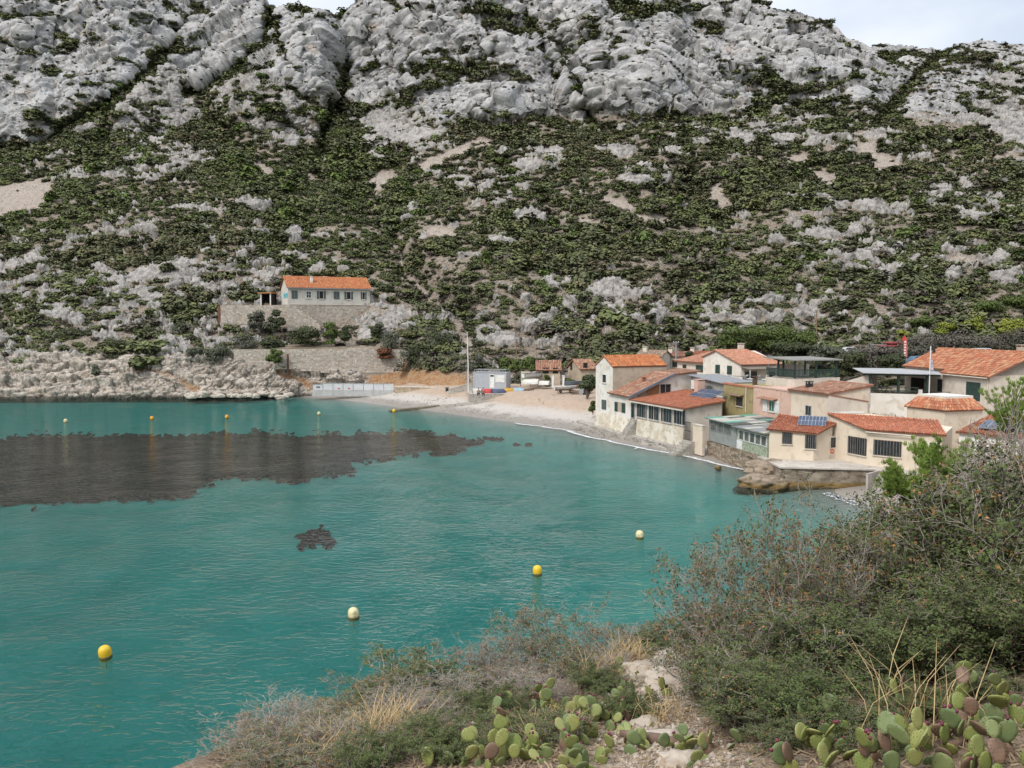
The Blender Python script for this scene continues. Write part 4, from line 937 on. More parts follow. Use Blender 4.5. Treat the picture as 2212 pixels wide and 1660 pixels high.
# footing of rough concrete along the sand
def rough_block(name, ring, z0, z1, m, seed, parent=None, amp=.12, nsub=4):
    bm = bmesh.new(); mb = MB().prism([(p[0], p[1], z0) for p in ring], z1 - z0)
    vs_ = [bm.verts.new(p) for p in mb.v]
    for f in mb.f: bm.faces.new([vs_[i] for i in f])
    bmesh.ops.recalc_face_normals(bm, faces=bm.faces); bmesh.ops.triangulate(bm, faces=bm.faces)
    for _ in range(nsub): 
        lng = [e for e in bm.edges if e.calc_length() > .55]
        if not lng: break
        bmesh.ops.subdivide_edges(bm, edges=lng, cuts=1); bmesh.ops.triangulate(bm, faces=[f for f in bm.faces if len(f.verts) > 3])
    bm.normal_update(); co = np.array([v.co[:] for v in bm.verts])
    f1, f2, ci_, ff = voro(co[:, 0] * .9 + co[:, 2] * .3, co[:, 1] * .9 + co[:, 2] * .7, seed); d = amp * (fbm(co[:, 0] * 1.3 + seed, co[:, 1] * 1.3 + co[:, 2], 3, seed) * 1.2 + ff * 2.4 - .8 * (1 - sstep(0, .2, f2 - f1)))
    nn = np.array([v.normal[:] for v in bm.verts]); co = co + nn * d[:, None]
    Fc = [tuple(v.index for v in f.verts) for f in bm.faces]; bm.free()
    return mk(name, co, Fc, m, parent)
fo = rough_block('concrete_footing', [FB.pt(-4.0, 0, -.2)[:2], FB.pt(21.2, 0, -.1)[:2], FB.pt(21.6, 0, 1.1)[:2], FB.pt(14, 0, 1.5)[:2], FB.pt(6, 0, 1.6)[:2], FB.pt(-3.8, 0, .9)[:2]], -.6, .72, CONC, 3)
tag(fo, 'rough concrete footing at the foot of the white seafront houses', 'footing')

# yard behind: grey shed, pink chimney, solar panels
sh = thing('grey_shed', 'flat grey rendered shed behind the red veranda roof', 'shed', p3(L1(14.5, 10), 4))
walls(sh, [L1(10.4, 7.9), L1(17.2, 7.9), L1(17.2, 12), L1(10.4, 12)], 3.5, [7.55, 7.0, 7.0, 7.55], P_GREY)
SHW = Wall(L1(17.2, 7.9), L1(17.2, 12)); SHF = Wall(L1(10.4, 7.9), L1(17.2, 7.9))
mb = MB(); mb.slab([p3(L1(10.2, 7.5), 7.72), p3(L1(17.5, 7.5), 7.15), p3(L1(17.5, 12.2), 7.15), p3(L1(10.2, 12.2), 7.72)], .08); mb.build('roof', METAL, sh)
q = MB(); SHF.block(q, .4, 2.2, 6.0, 7.1, .03, .25); q.build('white_box', WHITEP, sh)
window(sh, SHF, (.5, 2.0, 4.9, 5.85), WOOD, 2, 0, False)
door(sh, SHF, (3.6, 4.6, 4.6, 6.6), TEAL)
pc = thing('pink_chimney', 'squat pink rendered chimney standing on the red veranda roof', 'chimney', p3(L1(14.2, 6.6), 5.4))
chimney(pc, L1(14.2, 6.6), .95, .8, 5.2, 7.2, P_PINK, ei, True, 'stack')
SOLAR = mat('solar_cells', (.045, .068, .12), (.06, .085, .145), 1.2, rough=.18)
FRAME = mat('aluminium_frame', (.5, .52, .55), (.45, .46, .48), 2, rough=.35, metal=.5)
def solar(name, label, corner, du, dn, n, group=None):
    """row of n tilted panels: corner, step along the row, vector up the tilt"""
    corner, du, dn = [np.asarray(q, float) for q in (corner, du, dn)]; root = thing(name, label, 'solar panels', corner - (0, 0, .15), group)
    nn = np.cross(du, dn); nn /= np.linalg.norm(nn); nn = nn if nn[2] > 0 else -nn
    for k in range(n):
        a = corner + du * (k + .03); b_ = corner + du * (k + .97)
        m_ = MB().slab([a, b_, b_ + dn, a + dn], .05); p_ = m_.build('panel', FRAME, root)
        for r_ in range(2):
            for c_ in range(2):
                f0, f1, g0, g1 = (c_ + .05) / 2, (c_ + .95) / 2, (r_ + .04) / 2, (r_ + .96) / 2
                e = (b_ - a); Q = [a + e * f0 + dn * g0, a + e * f1 + dn * g0, a + e * f1 + dn * g1, a + e * f0 + dn * g1]
                MB().slab([x_ + nn * .012 for x_ in Q], .01).build('cell', SOLAR, p_)
    for f in (.06, n / 2, n - .06):
        m_ = MB(); t_ = corner + du * f + dn; m_.tube([np.array([corner[0] + du[0] * f, corner[1] + du[1] * f, corner[2] - .16]), corner + du * f - nn * .06, t_ - nn * .06, np.array([t_[0], t_[1], corner[2] - .12])], .03, 5)
        m_.build('stand', STEEL, root)
    return root
solar('solar_panel_array', 'row of blue solar panels on the red veranda house roof', p3(L1(15.0, 4.6), 5.62), p3(es * 1.1, 0), p3(ei * 1.9, .75), 4)

# gate, steps and small wall at the right end of the veranda house
gt = thing('iron_gate', 'black barred iron gate at the corner of the veranda house', 'gate', p3(L1(21.6, -.2), .6))
GWL = Wall(L1(21.55, -.3), L1(23.1, -.3))
for k in range(7): q = MB(); GWL.block(q, .1 + k * .2, .135 + k * .2, 1.5, 3.5, 0, .035); q.build('bar', BLACK, gt)
for z_ in (1.55, 2.5, 3.42): q = MB(); GWL.block(q, .05, 1.4, z_, z_ + .05, -.04, -.002); q.build('rail', BLACK, gt)
s2_t = thing('seafront_steps', 'worn stone steps going down to the sand below the iron gate', 'stairs', p3(L1(22.4, -1), 0))
for k in range(6):
    q = MB(); FB.block(q, 21.65, 23.6 - .1 * k, -.3, 1.5 - k * .25, .2 + k * .33, .2 + (k + 1) * .33 - .003); q.build('step', CONC, s2_t)
lw = thing('cream_garden_wall', 'short cream wall between the iron gate and the glazed huts', 'wall', p3(L1(24, 0), 1))
walls(lw, [L1(23.2, -.2), L1(25.0, -.2), L1(25.0, .1), L1(23.2, .1)], .2, 3.3, P_CREAM); q = MB(); CW = Wall(L1(23.2, -.2), L1(25.0, -.2)); CW.block(q, -.05, 1.85, 3.302, 3.4, -.36, .06); q.build('coping', P_PALE, lw)

# ================================================================== OLIVE, PINK AND CREAM HOUSES IN A ROW
fs, fi = np.array([.227, -.974]), np.array([.974, .227])
K = np.array([28.9, 75.5])
def L2(t_, i): return K - fs * t_ + fi * i      # t_ metres back from the near corner
FR = Wall(L2(20.1, 0), L2(0, 0))
def tpos(u, v): return 20.1 - FR.hit(u, v)[0]
u_op, v_op = c3(1768, 700); u_pc, v_pc = c4p(380, 700)
tA, tB = tpos(u_op, v_op), tpos(u_pc, v_pc)
oh = thing('olive_house', 'olive yellow plaster house with a flat parapet and a drainpipe', 'house', p3(L2((20.1 + tA) / 2, 2.5), 2.5))
walls(oh, [L2(20.1, 0), L2(tA + .01, 0), L2(tA + .01, 5), L2(20.1, 5)], 1.0, 7.12, P_OLIVE)
q = MB(); FR.block(q, -.05, 20.1 - tA - .02, 7.122, 7.3, -.35, .08); q.build('coping', T_RED, oh)
window(oh, FR, FR.rect(c3(1600, 680), c3(1662, 768)), WOODD, 2, 0, True); q = MB(); r_ = FR.rect(c3(1542, 645), c3(1672, 662)); q.slab([FR.pt(r_[0], r_[3], .0), FR.pt(r_[1], r_[3], .0), FR.pt(r_[1], r_[3] - .12, .6), FR.pt(r_[0], r_[3] - .12, .6)], .06); q.build('window_hood', WOOD, oh)
downpipe(oh, FR, FR.hit(*c3(1700, 700))[0], 4.4, 7.1, P_PALE, .06)
chimney(oh, L2(17.5, 2.5), .4, .4, 7.1, 7.9, WOODD, fi); 
ph = thing('pink_house', 'pale pink plaster house with open white shutters in the seafront row', 'house', p3(L2((tA + tB) / 2, 2.5), 2.5))
walls(ph, [L2(tA - .01, 0), L2(tB + .01, 0), L2(tB + .01, 5), L2(tA - .01, 5)], 1.0, [7.3, 7.38, 7.38, 7.3], P_PINK)
q = MB(); FR.block(q, 20.1 - tA + .02, 20.1 - tB - .02, 7.302, 7.46, -.3, .06); q.build('coping', P_PINK, ph)
window(ph, FR, FR.rect(c3(1928, 712), c3(1984, 824)), WHITEP, 2, 0, True, glass=mat('green_pane', (.03, .12, .09), (.04, .15, .11), 2, rough=.3))
shutter(ph, FR, FR.rect(c3(1868, 697), c3(1910, 822)), WHITEP); shutter(ph, FR, FR.rect(c3(1988, 718), c3(2030, 838)), WHITEP)
q = MB(); r_ = FR.rect(c3(1850, 680), c3(2012, 700)); q.slab([FR.pt(r_[0], r_[3], .0), FR.pt(r_[1], r_[3], .0), FR.pt(r_[1], r_[3] - .14, .6), FR.pt(r_[0], r_[3] - .14, .6)], .07); q.build('window_hood', mat('terracotta_hood', (.32, .18, .11), (.26, .14, .09), 3), ph)
ch = thing('cream_upper_house', 'cream plaster house with mottled tile roof above the seafront lean-to', 'house', p3(L2(tB / 2, 2.2), 2.5))
walls(ch, [L2(tB - .01, 0), L2(0, 0), L2(0, 4.4), L2(tB - .01, 4.4)], 1.0, [7.48, 7.55, 8.15, 8.1], P_CREAM)
roof_face(ch, p3(L2(tB + .3, -.25), 7.52), p3(L2(-.15, -.25), 7.6), p3(L2(tB + .3, 4.6), 8.3), p3(L2(-.15, 4.6), 8.35), T_OLD, seed=6, pitch=.25, course=.37)
window(ch, FR, FR.rect(c4p(497, 703), c4p(542, 783)), METAL, 2, 0, True)
pw = Wall(L2(0, 0), L2(0, 4.1)); 
walls(ch, [pw.pt(.01, 0, .02)[:2], pw.pt(4.0, 0, .02)[:2], pw.pt(4.0, 0, .26)[:2], pw.pt(.01, 0, .26)[:2]], 4.2, [7.5, 6.8, 6.8, 7.5], P_PALE, 'parapet')
q = MB(); q.hexa([pw.pt(-.05, 7.505, -.02), pw.pt(4.05, 6.805, -.02), pw.pt(4.05, 6.805, .32), pw.pt(-.05, 7.505, .32)], [pw.pt(-.05, 7.6, -.02), pw.pt(4.05, 6.9, -.02), pw.pt(4.05, 6.9, .32), pw.pt(-.05, 7.6, .32)]); q.build('coping', T_OLD, ch)
chimney(ch, L2(tB - 1.2, 1.2), .5, .5, 7.6, 8.2, BLACK, fi)

# glazed huts on a rubble base in front of the olive and pink houses
VA, VB_ = np.array([20.7, 86.5]), np.array([23.35, 75.1])
VW = Wall(VA, VB_); vi = -VW.n
def L3(s, i): return VA + VW.d * s + vi * i
RUBBLE = mat('rubble_masonry', (.27, .21, .15), (.17, .13, .09), 2.2, lo=.38, hi=.6, col3=(.36, .31, .24), scale3=4, bump=(4, .8, .08))
rb = rough_block('rubble_base_wall', [VW.pt(-.3, 0, -1.2)[:2], VW.pt(VW.L, 0, -1.2)[:2], VW.pt(VW.L, 0, .1)[:2], VW.pt(-.3, 0, .1)[:2]], -.6, 1.78, RUBBLE, 9, amp=.14)
tag(rb, 'brown rubble wall carrying the glazed huts above the sand', 'wall')
sM = VW.hit(*c3(1600, 1000))[0]
HUT = mat('grey_green_board', (.27, .285, .27), (.23, .24, .225), 1.5, rough=.7); SPECK = mat('speckled_panel', (.36, .40, .30), (.20, .24, .16), 6, lo=.48, hi=.56, rough=.8)
def hut(name, label, s0, s1, zt, m, winspan, n, rm, seed):
    root = thing(name, label, 'hut', p3(L3((s0 + s1) / 2, 2), 1.8))
    walls(root, [L3(s0, 0), L3(s1, 0), L3(s1, 5.2), L3(s0, 5.2)], 1.8, [zt, zt, zt + .1, zt + .1], m)
    for k in range(n):
        a = winspan[0] + (winspan[1] - winspan[0]) * k / n; b_ = winspan[0] + (winspan[1] - winspan[0]) * (k + 1) / n
        window(root, VW, (a + .04, b_ - .04, winspan[2], winspan[3]), WHITEP if seed else METAL, 1, 0, False, .06, glass=mat('net_curtain_glass', (.16, .16, .14), (.08, .085, .08), 1.5, rough=.15))
    sheets = [mat('green_sheet', (.12, .36, .28), (.10, .30, .24), 2, rough=.4), mat('pale_sheet', (.46, .46, .40), (.38, .38, .33), 1.5, rough=.5), mat('grey_sheet', (.24, .25, .26), (.19, .2, .2), 1.5, rough=.5), mat('dark_sheet', (.10, .095, .085), (.07, .065, .06), 2, rough=.5)]
    rng = np.random.default_rng(seed + 70); rf = MB(); rf.slab([p3(L3(s0 - .25, -.5), zt + .02), p3(L3(s1 + .2, -.5), zt + .02), p3(L3(s1 + .2, 5.4), zt + .2), p3(L3(s0 - .25, 5.4), zt + .2)], .05); ro = rf.build('roof', P_GREY, root)
    nc = 6
    for c_ in range(nc):
        for r_ in range(3):
            a, b_ = s0 - .25 + (s1 - s0 + .45) * (c_ + .03) / nc, s0 - .25 + (s1 - s0 + .45) * (c_ + .97) / nc; g0, g1 = (r_ + .02) / 3, (r_ + .98) / 3
            zz = lambda g: zt + .02 + .18 * g; ii = lambda g: -.5 + 5.9 * g; dz = .03 + rng.uniform(0, .05)
            pick_ = rm[(c_ + r_ * 2) % len(rm)] if rng.uniform() > .25 else int(rng.integers(1, 4))
            MB().slab([p3(L3(a, ii(g0)), zz(g0) + dz), p3(L3(b_, ii(g0)), zz(g0) + dz), p3(L3(b_, ii(g1)), zz(g1) + dz), p3(L3(a, ii(g1)), zz(g1) + dz)], .025).build('roof_sheet', sheets[pick_], ro)
    return root
h1_ = hut('glazed_hut', 'grey green boarded hut with patched sheet roof over the rubble wall', 0, sM - .05, 4.15, HUT, (.35, sM - 1.0, 2.95, 4.05), 3, [0, 3, 1, 1], 0)
h2_ = hut('glazed_hut', 'hut with white window row and speckled panels next to the cream lean-to', sM + .05, VW.L - .02, 4.0, SPECK, (sM + .5, VW.L - .1, 2.75, 3.75), 5, [2, 2, 1], 1)
q = MB(); VW.block(q, sM + .15, sM + 1.2, 1.85, 2.7, .004, .05); q.build('white_panel', WHITEP, h2_)

# ================================================================== CREAM SEAFRONT HOUSE ON THE QUAY
QZ = 1.8
La, Lb, Lc = np.array([23.45, 75.0]), np.array([26.9, 73.3]), np.array([28.95, 74.35])
Cc, Dd = np.array([30.7, 71.0]), np.array([35.1, 67.1])
cl = thing('cream_lean_to', 'small cream house with red tile roof, barred windows and a side door on the quay', 'house', p3((La + Lc) / 2, QZ))
Ld = np.array([25.6, 78.2])
walls(cl, [La, Lb, Lc, Ld], QZ - .8, [4.35, 4.3, 4.95, 5.3], P_CREAM)
LW, LD_ = Wall(La, Lb), Wall(Lb, Lc)
roof_face(cl, p3(La + (-.35, -.12), 4.42), p3(Lb + (.18, -.3), 4.25), p3(Ld + (-.2, .2), 5.42), p3(Lc + (.35, .0), 5.0), T_RED, single=True, seed=7, pitch=.25, course=.37)
for (a, b_) in ((c4p(312, 905), c4p(392, 1005)), (c4p(492, 935), c4p(580, 1042))): window(cl, LW, LW.rect(a, b_), WOODD, 2, 5, True)
dr = door(cl, LD_, LD_.rect(c4p(680, 945), c4p(737, 1127)), P_PALE, (.52, .95))
q = MB(); r_ = LD_.rect(c4p(685, 1045), c4p(714, 1078)); c_ = LD_.pt((r_[0] + r_[1]) / 2, (r_[2] + r_[3]) / 2, .056); q.lathe(c_, [(.24, 0), (.24, .012)], 14, (LD_.n[0], LD_.n[1], 0)); q.build('orange_disc', mat('orange_sign', (.62, .13, .06)), dr)
q = MB(); q.lathe(c_ + np.array([LD_.n[0], LD_.n[1], 0]) * .014, [(.10, 0), (.10, .01)], 12, (LD_.n[0], LD_.n[1], 0)); q.build('disc_mark', mat('pale_mark', (.6, .45, .35)), dr)
solar('solar_panel_array', 'four small solar panels tilted on the cream lean-to roof', p3(np.array([25.95, 74.9]), 4.86), p3(np.array([.56, -.22]), 0), p3(np.array([.40, .75]), .75), 4)

cm = thing('cream_quay_house', 'cream house with red tile roof and wide barred windows behind the quay', 'house', p3((Cc + Dd) / 2, QZ))
A_k = np.array([28.95, 75.4])
De = Dd + np.array([2.2, 2.6]); Bk = np.array([32.9, 76.4])
walls(cm, [A_k, Cc, Dd, De, Bk], QZ - .8, [5.75, 4.85, 4.85, 5.3, 5.75], P_CREAM)
MW1, MW2 = Wall(Lc, Cc), Wall(Cc, Dd)
mw1 = Wall(A_k, Cc)
roof_face(cm, p3(Cc + (-.25, -.25), 4.92), p3(Dd + (.2, -.3), 4.92), p3(A_k + (-.15, -.1), 5.85), p3(De + (-.9, .6), 5.75), T_RED, single=True, seed=8, pitch=.25, course=.37)
window(cm, mw1, mw1.rect(c4p(830, 952), c4p(976, 1088)), WOODD, 3, 8, True)
window(cm, MW2, MW2.rect(c4p(1030, 978), c4p(1250, 1100)), WOODD, 4, 9, True)
window(cm, MW2, MW2.rect(c4p(1462, 990), c4p(1528, 1102)), WHITEP, 1, 0, True)
q = MB(); q.tube([MW2.pt(-.1, 4.72, .32), MW2.pt(MW2.L * .66, 4.72, .32)], .06, 6); q.build('gutter', P_PALE, cm); downpipe(cm, MW2, MW2.L * .66, QZ, 4.7, P_PALE, .05)
q = MB(); pq = Wall(A_k, Bk); pq.block(q, .1, 3.9, 5.8, 5.98, .0, .22); q.build('flashing', WHITEP, cm)

# quay
qy = thing('stone_quay', 'weathered grey stone quay with paved top and steps into the water', 'quay', (27, 72, -.5))
F0, F1, F2 = np.array([23.0, 70.3]), np.array([30.5, 69.2]), np.array([33.2, 66.4])
rough_block('quay_wall', [F0, F1, F2, np.array([37, 66.5]), np.array([36.5, 72]), np.array([29, 78]), np.array([22.6, 76.4])], -1.2, QZ - .14, WETCONC, 15, qy, .10)
mb = MB(); mb.prism([(p[0], p[1], QZ - .135) for p in (F0 + (-.1, -.12), F1 + (.1, -.12), F2 + (.1, -.15), np.array([36.9, 66.6]), np.array([36, 72]), np.array([29, 77]), np.array([22.8, 76.2]))], .13); mb.build('paved_top', mat('pale_paving', (.50, .46, .40), (.42, .38, .33), .9, col3=(.34, .30, .26), scale3=2.5, bump=(6, .4, .02)), qy)
QW = Wall(F1 + (.3, -.1), F2 + (.3, -.1))
for k in range(7): q = MB(); QW.block(q, .2, 2.4, -.5, QZ - .3 - k * .25, .2 + k * .3, .2 + (k + 1) * .3 - .003); q.build('step', CONC, qy)
q = MB(); QW.block(q, .0, .18, -.5, QZ - .1, .05, 2.3); q.build('stair_side', CONC, qy)
ROCKM = mat('brown_shore_rock', (.30, .235, .17), (.20, .155, .11), 1.4, lo=.4, hi=.62, col3=(.11, .09, .065), scale3=3.5, bump=(3.5, .9, .12))
tide_mark(ROCKM, .45)
def boulder(name, c, r, seed, m, sub=3, amp=.28, parent=None):
    bm = bmesh.new(); bmesh.ops.create_icosphere(bm, subdivisions=sub, radius=1.0)
    co = np.array([v.co[:] for v in bm.verts]); Fc = [tuple(v.index for v in f.verts) for f in bm.faces]; bm.free()
    f1, f2, ci_, ff = voro(co[:, 0] * 1.6 + seed * 3.1 + co[:, 2] * .7, co[:, 1] * 1.6 + co[:, 2] * 1.3 + seed, seed)
    d = 1 + amp * (fbm(co[:, 0] * 1.2 + seed * 7, co[:, 1] * 1.2 + co[:, 2] * 1.1, 3, seed) + 1.6 * ff + .5 * fbm(co[:, 0] * 4 + seed, co[:, 2] * 4 + co[:, 1], 2, seed))
    co = co * d[:, None] * np.array(r) ; co[:, 2] = np.maximum(co[:, 2], -.45 * r[2])
    return mk(name, co + np.array(c), Fc, m, parent, smooth=(sub > 3))
for i, (u, v, Z_, rx, ry, rz, lab) in enumerate(((1650, 1048, .1, 2.3, 2.0, 1.0, 'big brown rock shelf in the water at the left end of the quay'), (1655, 1014, 1.0, 1.9, 1.7, .8, 'layered brown rock under the speckled hut next to the quay'), (1612, 1056, -.2, 1.0, 1.0, .5, 'low wet rock at the tip left of the quay'), (1690, 1022, .8, 1.3, 1.2, .7, 'pale top rock touching the left corner of the quay'), (1690, 1056, -.2, 1.9, 1.0, .75, 'dark rock lying below the left part of the quay wall'), (1552, 1012, .1, .35, .3, .28, 'small brown stone alone at the edge of the surf'))):
    p = atZ(u, v, Z_); tag(boulder('shore_rock', p, (rx, ry, rz), 20 + i, ROCKM, 4 if rx > 1 else 3), lab, 'rock', 'rocks by the quay')

# ================================================================== HOUSES FURTHER BACK
# white house with pink tile roof
g0 = np.array([27.8, 120.4])
def L5(s, i): return g0 + np.array([.36, -.933]) * s + np.array([.933, .36]) * i
bw = thing('white_bungalow', 'off-white bungalow with pink tile roof and dark green shutters behind the yard', 'house', p3(L5(4.5, 3), 6))
walls(bw, [L5(0, 0), L5(3.2, 0), L5(9, 0), L5(9, 6.6), L5(3.2, 6.6), L5(0, 6.6)], 4.5, [9.25, 10.15, 8.5, 8.5, 10.15, 9.25], P_WHITE)
ra = roof_face(bw, p3(L5(9.3, -.25), 8.46), p3(L5(9.3, 6.9), 8.46), p3(L5(3.2, -.25), 10.28), p3(L5(3.2, 5.2), 10.28), T_PINK, seed=9, pitch=.28, course=.4)
roof_face(bw, p3(L5(-.3, 6.9), 9.2), p3(L5(-.3, -.25), 9.2), p3(L5(3.2, 5.2), 10.28), p3(L5(3.2, -.25), 10.28), T_PINK, seed=10, pitch=.28, course=.4)
ridge_tiles(ra, p3(L5(3.2, -.2), 10.31), p3(L5(3.2, 5.2), 10.31), T_PINK)
W5 = Wall(L5(0, 0), L5(9, 0)); chimney(bw, L5(2.6, 4.6), .7, .6, 9.6, 11.0, P_PALE, (.933, .36))
shutter(bw, W5, W5.rect(c3(1388, 352), c3(1433, 438)), GREEN, boards=4); shutter(bw, W5, W5.rect(c3(1506, 362), c3(1554, 450)), GREEN, boards=4)
W5b = Wall(L5(9, 0), L5(9, 6.6)); window(bw, W5b, (.5, 2.6, 5.2, 7.6), METAL, 2, 0, False); window(bw, W5b, (4.6, 5.6, 6.4, 7.4), TEAL, 2, 0, False)
mb = MB(); mb.slab([p3(L5(9.05, -.2), 8.2), p3(L5(9.05, 5.5), 8.2), p3(L5(11.0, 5.5), 8.0), p3(L5(11.0, -.2), 8.0)], .05); mb.build('awning', mat('reed_awning', (.20, .17, .13), (.15, .125, .10), 3), bw)
for i_ in (.0, 2.7, 5.3): MB().tube([p3(L5(10.9, i_), 5), p3(L5(10.9, i_), 8.0)], .05, 6).build('awning_post', WHITEP, bw)
ax = thing('bungalow_annex', 'low pale annex with pink tiles and a wide green shutter left of the bungalow', 'house', p3(L5(-4, 2), 6))
walls(ax, [L5(-7.5, .4), L5(-.05, .4), L5(-.05, 6), L5(-7.5, 6)], 4.5, [8.3, 8.3, 9.4, 9.4], P_PALE)
roof_face(ax, p3(L5(-7.8, -.1), 8.32), p3(L5(-.02, -.1), 8.32), p3(L5(-7.8, 6.2), 9.55), p3(L5(-.02, 6.2), 9.55), T_PINK, seed=11, pitch=.28, course=.4)
WX = Wall(L5(-7.5, .4), L5(-.05, .4)); shutter(ax, WX, WX.rect(c3(1192, 358), c3(1265, 425)), GREEN, boards=4); window(ax, WX, WX.rect(c3(1060, 350), c3(1096, 388)), WOODD, 1, 0, True)
# terrace in front of the bungalow
tw = thing('terrace_wall', 'low grey terrace wall with a thin rail in front of the bungalow', 'wall', (27.5, 103, 4))
TWp, TWq = np.array([24.6, 106.5]), np.array([31.8, 100.5]); TW = Wall(TWp, TWq)
q = MB(); TW.block(q, 0, TW.L, 4, 6.75, -4.5, 0); q.build('wall', P_GREY, tw)
for k in range(6): q = MB(); TW.block(q, k * TW.L / 5.2, k * TW.L / 5.2 + .06, 6.752, 7.5, -.12, -.06); q.build('post', BLACK, tw)
for z_ in (7.1, 7.45): q = MB(); TW.block(q, 0, TW.L, z_, z_ + .05, -.055, -.01); q.build('rail', BLACK, tw)
def lounger(c, ang, label):
    root = thing('sun_lounger', label, 'lounger', c, 'white loungers on the bungalow terrace'); d = np.array([math.cos(ang), math.sin(ang), 0]); n_ = np.array([-d[1], d[0], 0]); c = np.array(c)
    MB().box(c + d * .2 + (0, 0, .32), d * .6, n_ * .3, (0, 0, .05)).build('seat', WHITEP, root)
    b_ = c - d * .72 + np.array([0, 0, .58]); MB().box(b_, d * .28 - np.array([0, 0, .24]), n_ * .3, np.array([.03, 0, .04])).build('backrest', WHITEP, root)
    for a in (-.3, .7):
        for s_ in (-.26, .26): MB().box(c + d * a + n_ * s_ + (0, 0, .14), d * .03, n_ * .03, (0, 0, .13)).build('leg', WHITEP, root)
lounger(p3(TW.pt(4.4, 0, -1.6)[:2], 6.752), 2.2, 'left white lounger on the bungalow terrace'); lounger(p3(TW.pt(5.9, 0, -1.7)[:2], 6.752), 2.3, 'middle white lounger on the bungalow terrace'); lounger(p3(TW.pt(7.9, 0, -1.9)[:2], 6.752), 2.1, 'right white lounger on the bungalow terrace, by the glazed door')

# terrace with green pergola
pg = thing('green_pergola_terrace', 'raised terrace with dark green railing and flat pergola roof', 'terrace', (31, 90, 4))
Ca, Cl, Cr = np.array([30.0, 88.0]), np.array([28.65, 93.5]), np.array([35.4, 89.3]); Cb = Cl + (Cr - Ca)
walls(pg, [Cl, Ca, Cr, Cb], 3.5, [8.0, 8.1, 8.25, 8.0], P_PALE)
for (A, B) in ((Cl, Ca), (Ca, Cr)):
    Wq = Wall(A, B); n_ = int(Wq.L / .16)
    for k in range(n_): q = MB(); Wq.block(q, k * Wq.L / n_ + .03, k * Wq.L / n_ + .11, 8.3, 9.15, -.1, -.07); q.build('picket', GREEN, pg)
    for z_ in (8.35, 9.05): q = MB(); Wq.block(q, .02, Wq.L - .02, z_, z_ + .07, -.068, -.03); q.build('rail', GREEN, pg)
for A in (Cl * .9 + Cb * .1 + (Ca - Cl) * .3, Ca + (Cr - Ca) * .05 + (Cl - Ca) * .05, Ca + (Cr - Ca) * .5 + (Cl - Ca) * .04, Ca + (Cr - Ca) * .95 + (Cl - Ca) * .05, Cb + (Cl - Cb) * .1, Cb + (Cl - Cb) * .6): MB().box((A[0], A[1], 9.2), (.09, 0, 0), (0, .09, 0), (0, 0, 1.0)).build('post', GREEN, pg)
ov_ = lambda A, k: Ca * .5 + Cb * .5 + (A - (Ca + Cb) / 2) * k
MB().slab([p3(ov_(Cl, 1.08), 10.3), p3(ov_(Ca, 1.08), 10.2), p3(ov_(Cr, 1.08), 10.2), p3(ov_(Cb, 1.08), 10.3)], .12).build('pergola_roof', mat('grey_pergola_sheet', (.25, .245, .225), (.19, .185, .17), 2), pg)
q = MB(); bwl = Wall(Cb, Cr)
walls(pg, [Cb, Cb + (Cl - Cb) * .75, Cb + (Cl - Cb) * .75 + (0, .2), Cb + (0, .2)], 7.5, 9.4, P_PALE, 'back_wall')

# big tiled house with pergola, far right
kk = 1.08
def sc_p(x, y): return np.array([x * kk, y * kk])
def sc_z(z): return 14 - (14 - z) * kk
H0, H1 = sc_p(41.2, 87.5), sc_p(43.0, 73.6); hd = (H1 - H0) / np.linalg.norm(H1 - H0); hn = np.array([-hd[1], hd[0]]); HL = float(np.linalg.norm(H1 - H0))
def L6(s, i): return H0 + hd * s + hn * i
EZ, RZ, FZ = sc_z(9.55), sc_z(11.4), sc_z(6.95)
rh = thing('tiled_house', 'large cream house with bleached orange tile roof at the right edge', 'house', p3(L6(HL / 2, 4), FZ))
walls(rh, [L6(.2, .3), L6(HL * .52, .3), L6(HL * .52, -.4), L6(HL - .2, -.4), L6(HL - .2, 4.4), L6(HL - .2, 9), L6(.2, 9), L6(.2, 4.4)], 2, [EZ - .05, EZ - .05, EZ - .22, EZ - .22, RZ - .1, EZ, EZ, RZ - .1], P_PALE)
roof_face(rh, p3(L6(0, 0), EZ), p3(L6(HL * .52, 0), EZ), p3(L6(-.1, 4.4), RZ), p3(L6(HL * .52, 4.4), RZ), T_PALEMIX, single=True, seed=12, pitch=.26, course=.4, limit=150)
rb_ = roof_face(rh, p3(L6(HL * .52 + .01, -.8), EZ - .32), p3(L6(HL + .2, -.8), EZ - .32), p3(L6(HL * .52 + .01, 4.4), RZ), p3(L6(HL + .2, 4.4), RZ), T_PALEMIX, single=True, seed=13, pitch=.26, course=.4, limit=150)
roof_face(rh, p3(L6(HL + .2, 9.2), EZ), p3(L6(0, 9.2), EZ), p3(L6(HL + .2, 4.4), RZ), p3(L6(0, 4.4), RZ), T_PALEMIX, seed=14, pitch=.26, course=.4)
ridge_tiles(rb_, p3(L6(0, 4.4), RZ + .04), p3(L6(HL + .2, 4.4), RZ + .04), T_PALEMIX)
W6 = Wall(L6(HL * .52, -.4), L6(HL - .2, -.4)); W6a = Wall(L6(.2, .3), L6(HL * .52, .3))
r_ = W6.rect(c4p(1758, 520), c4p(1868, 690)); shutter(rh, W6, (r_[0], (r_[0] + r_[1]) / 2 - .02, FZ + .05, r_[3]), GREEN, name='door', boards=4); shutter(rh, W6, ((r_[0] + r_[1]) / 2 + .02, r_[1], FZ + .05, r_[3]), GREEN, name='door', boards=4)
window(rh, W6a, W6a.rect(c4p(1535, 500), c4p(1638, 600)), GREEN, 2, 0, True); shutter(rh, W6a, W6a.rect(c4p(1325, 485), c4p(1425, 630)), DARK, name='door')
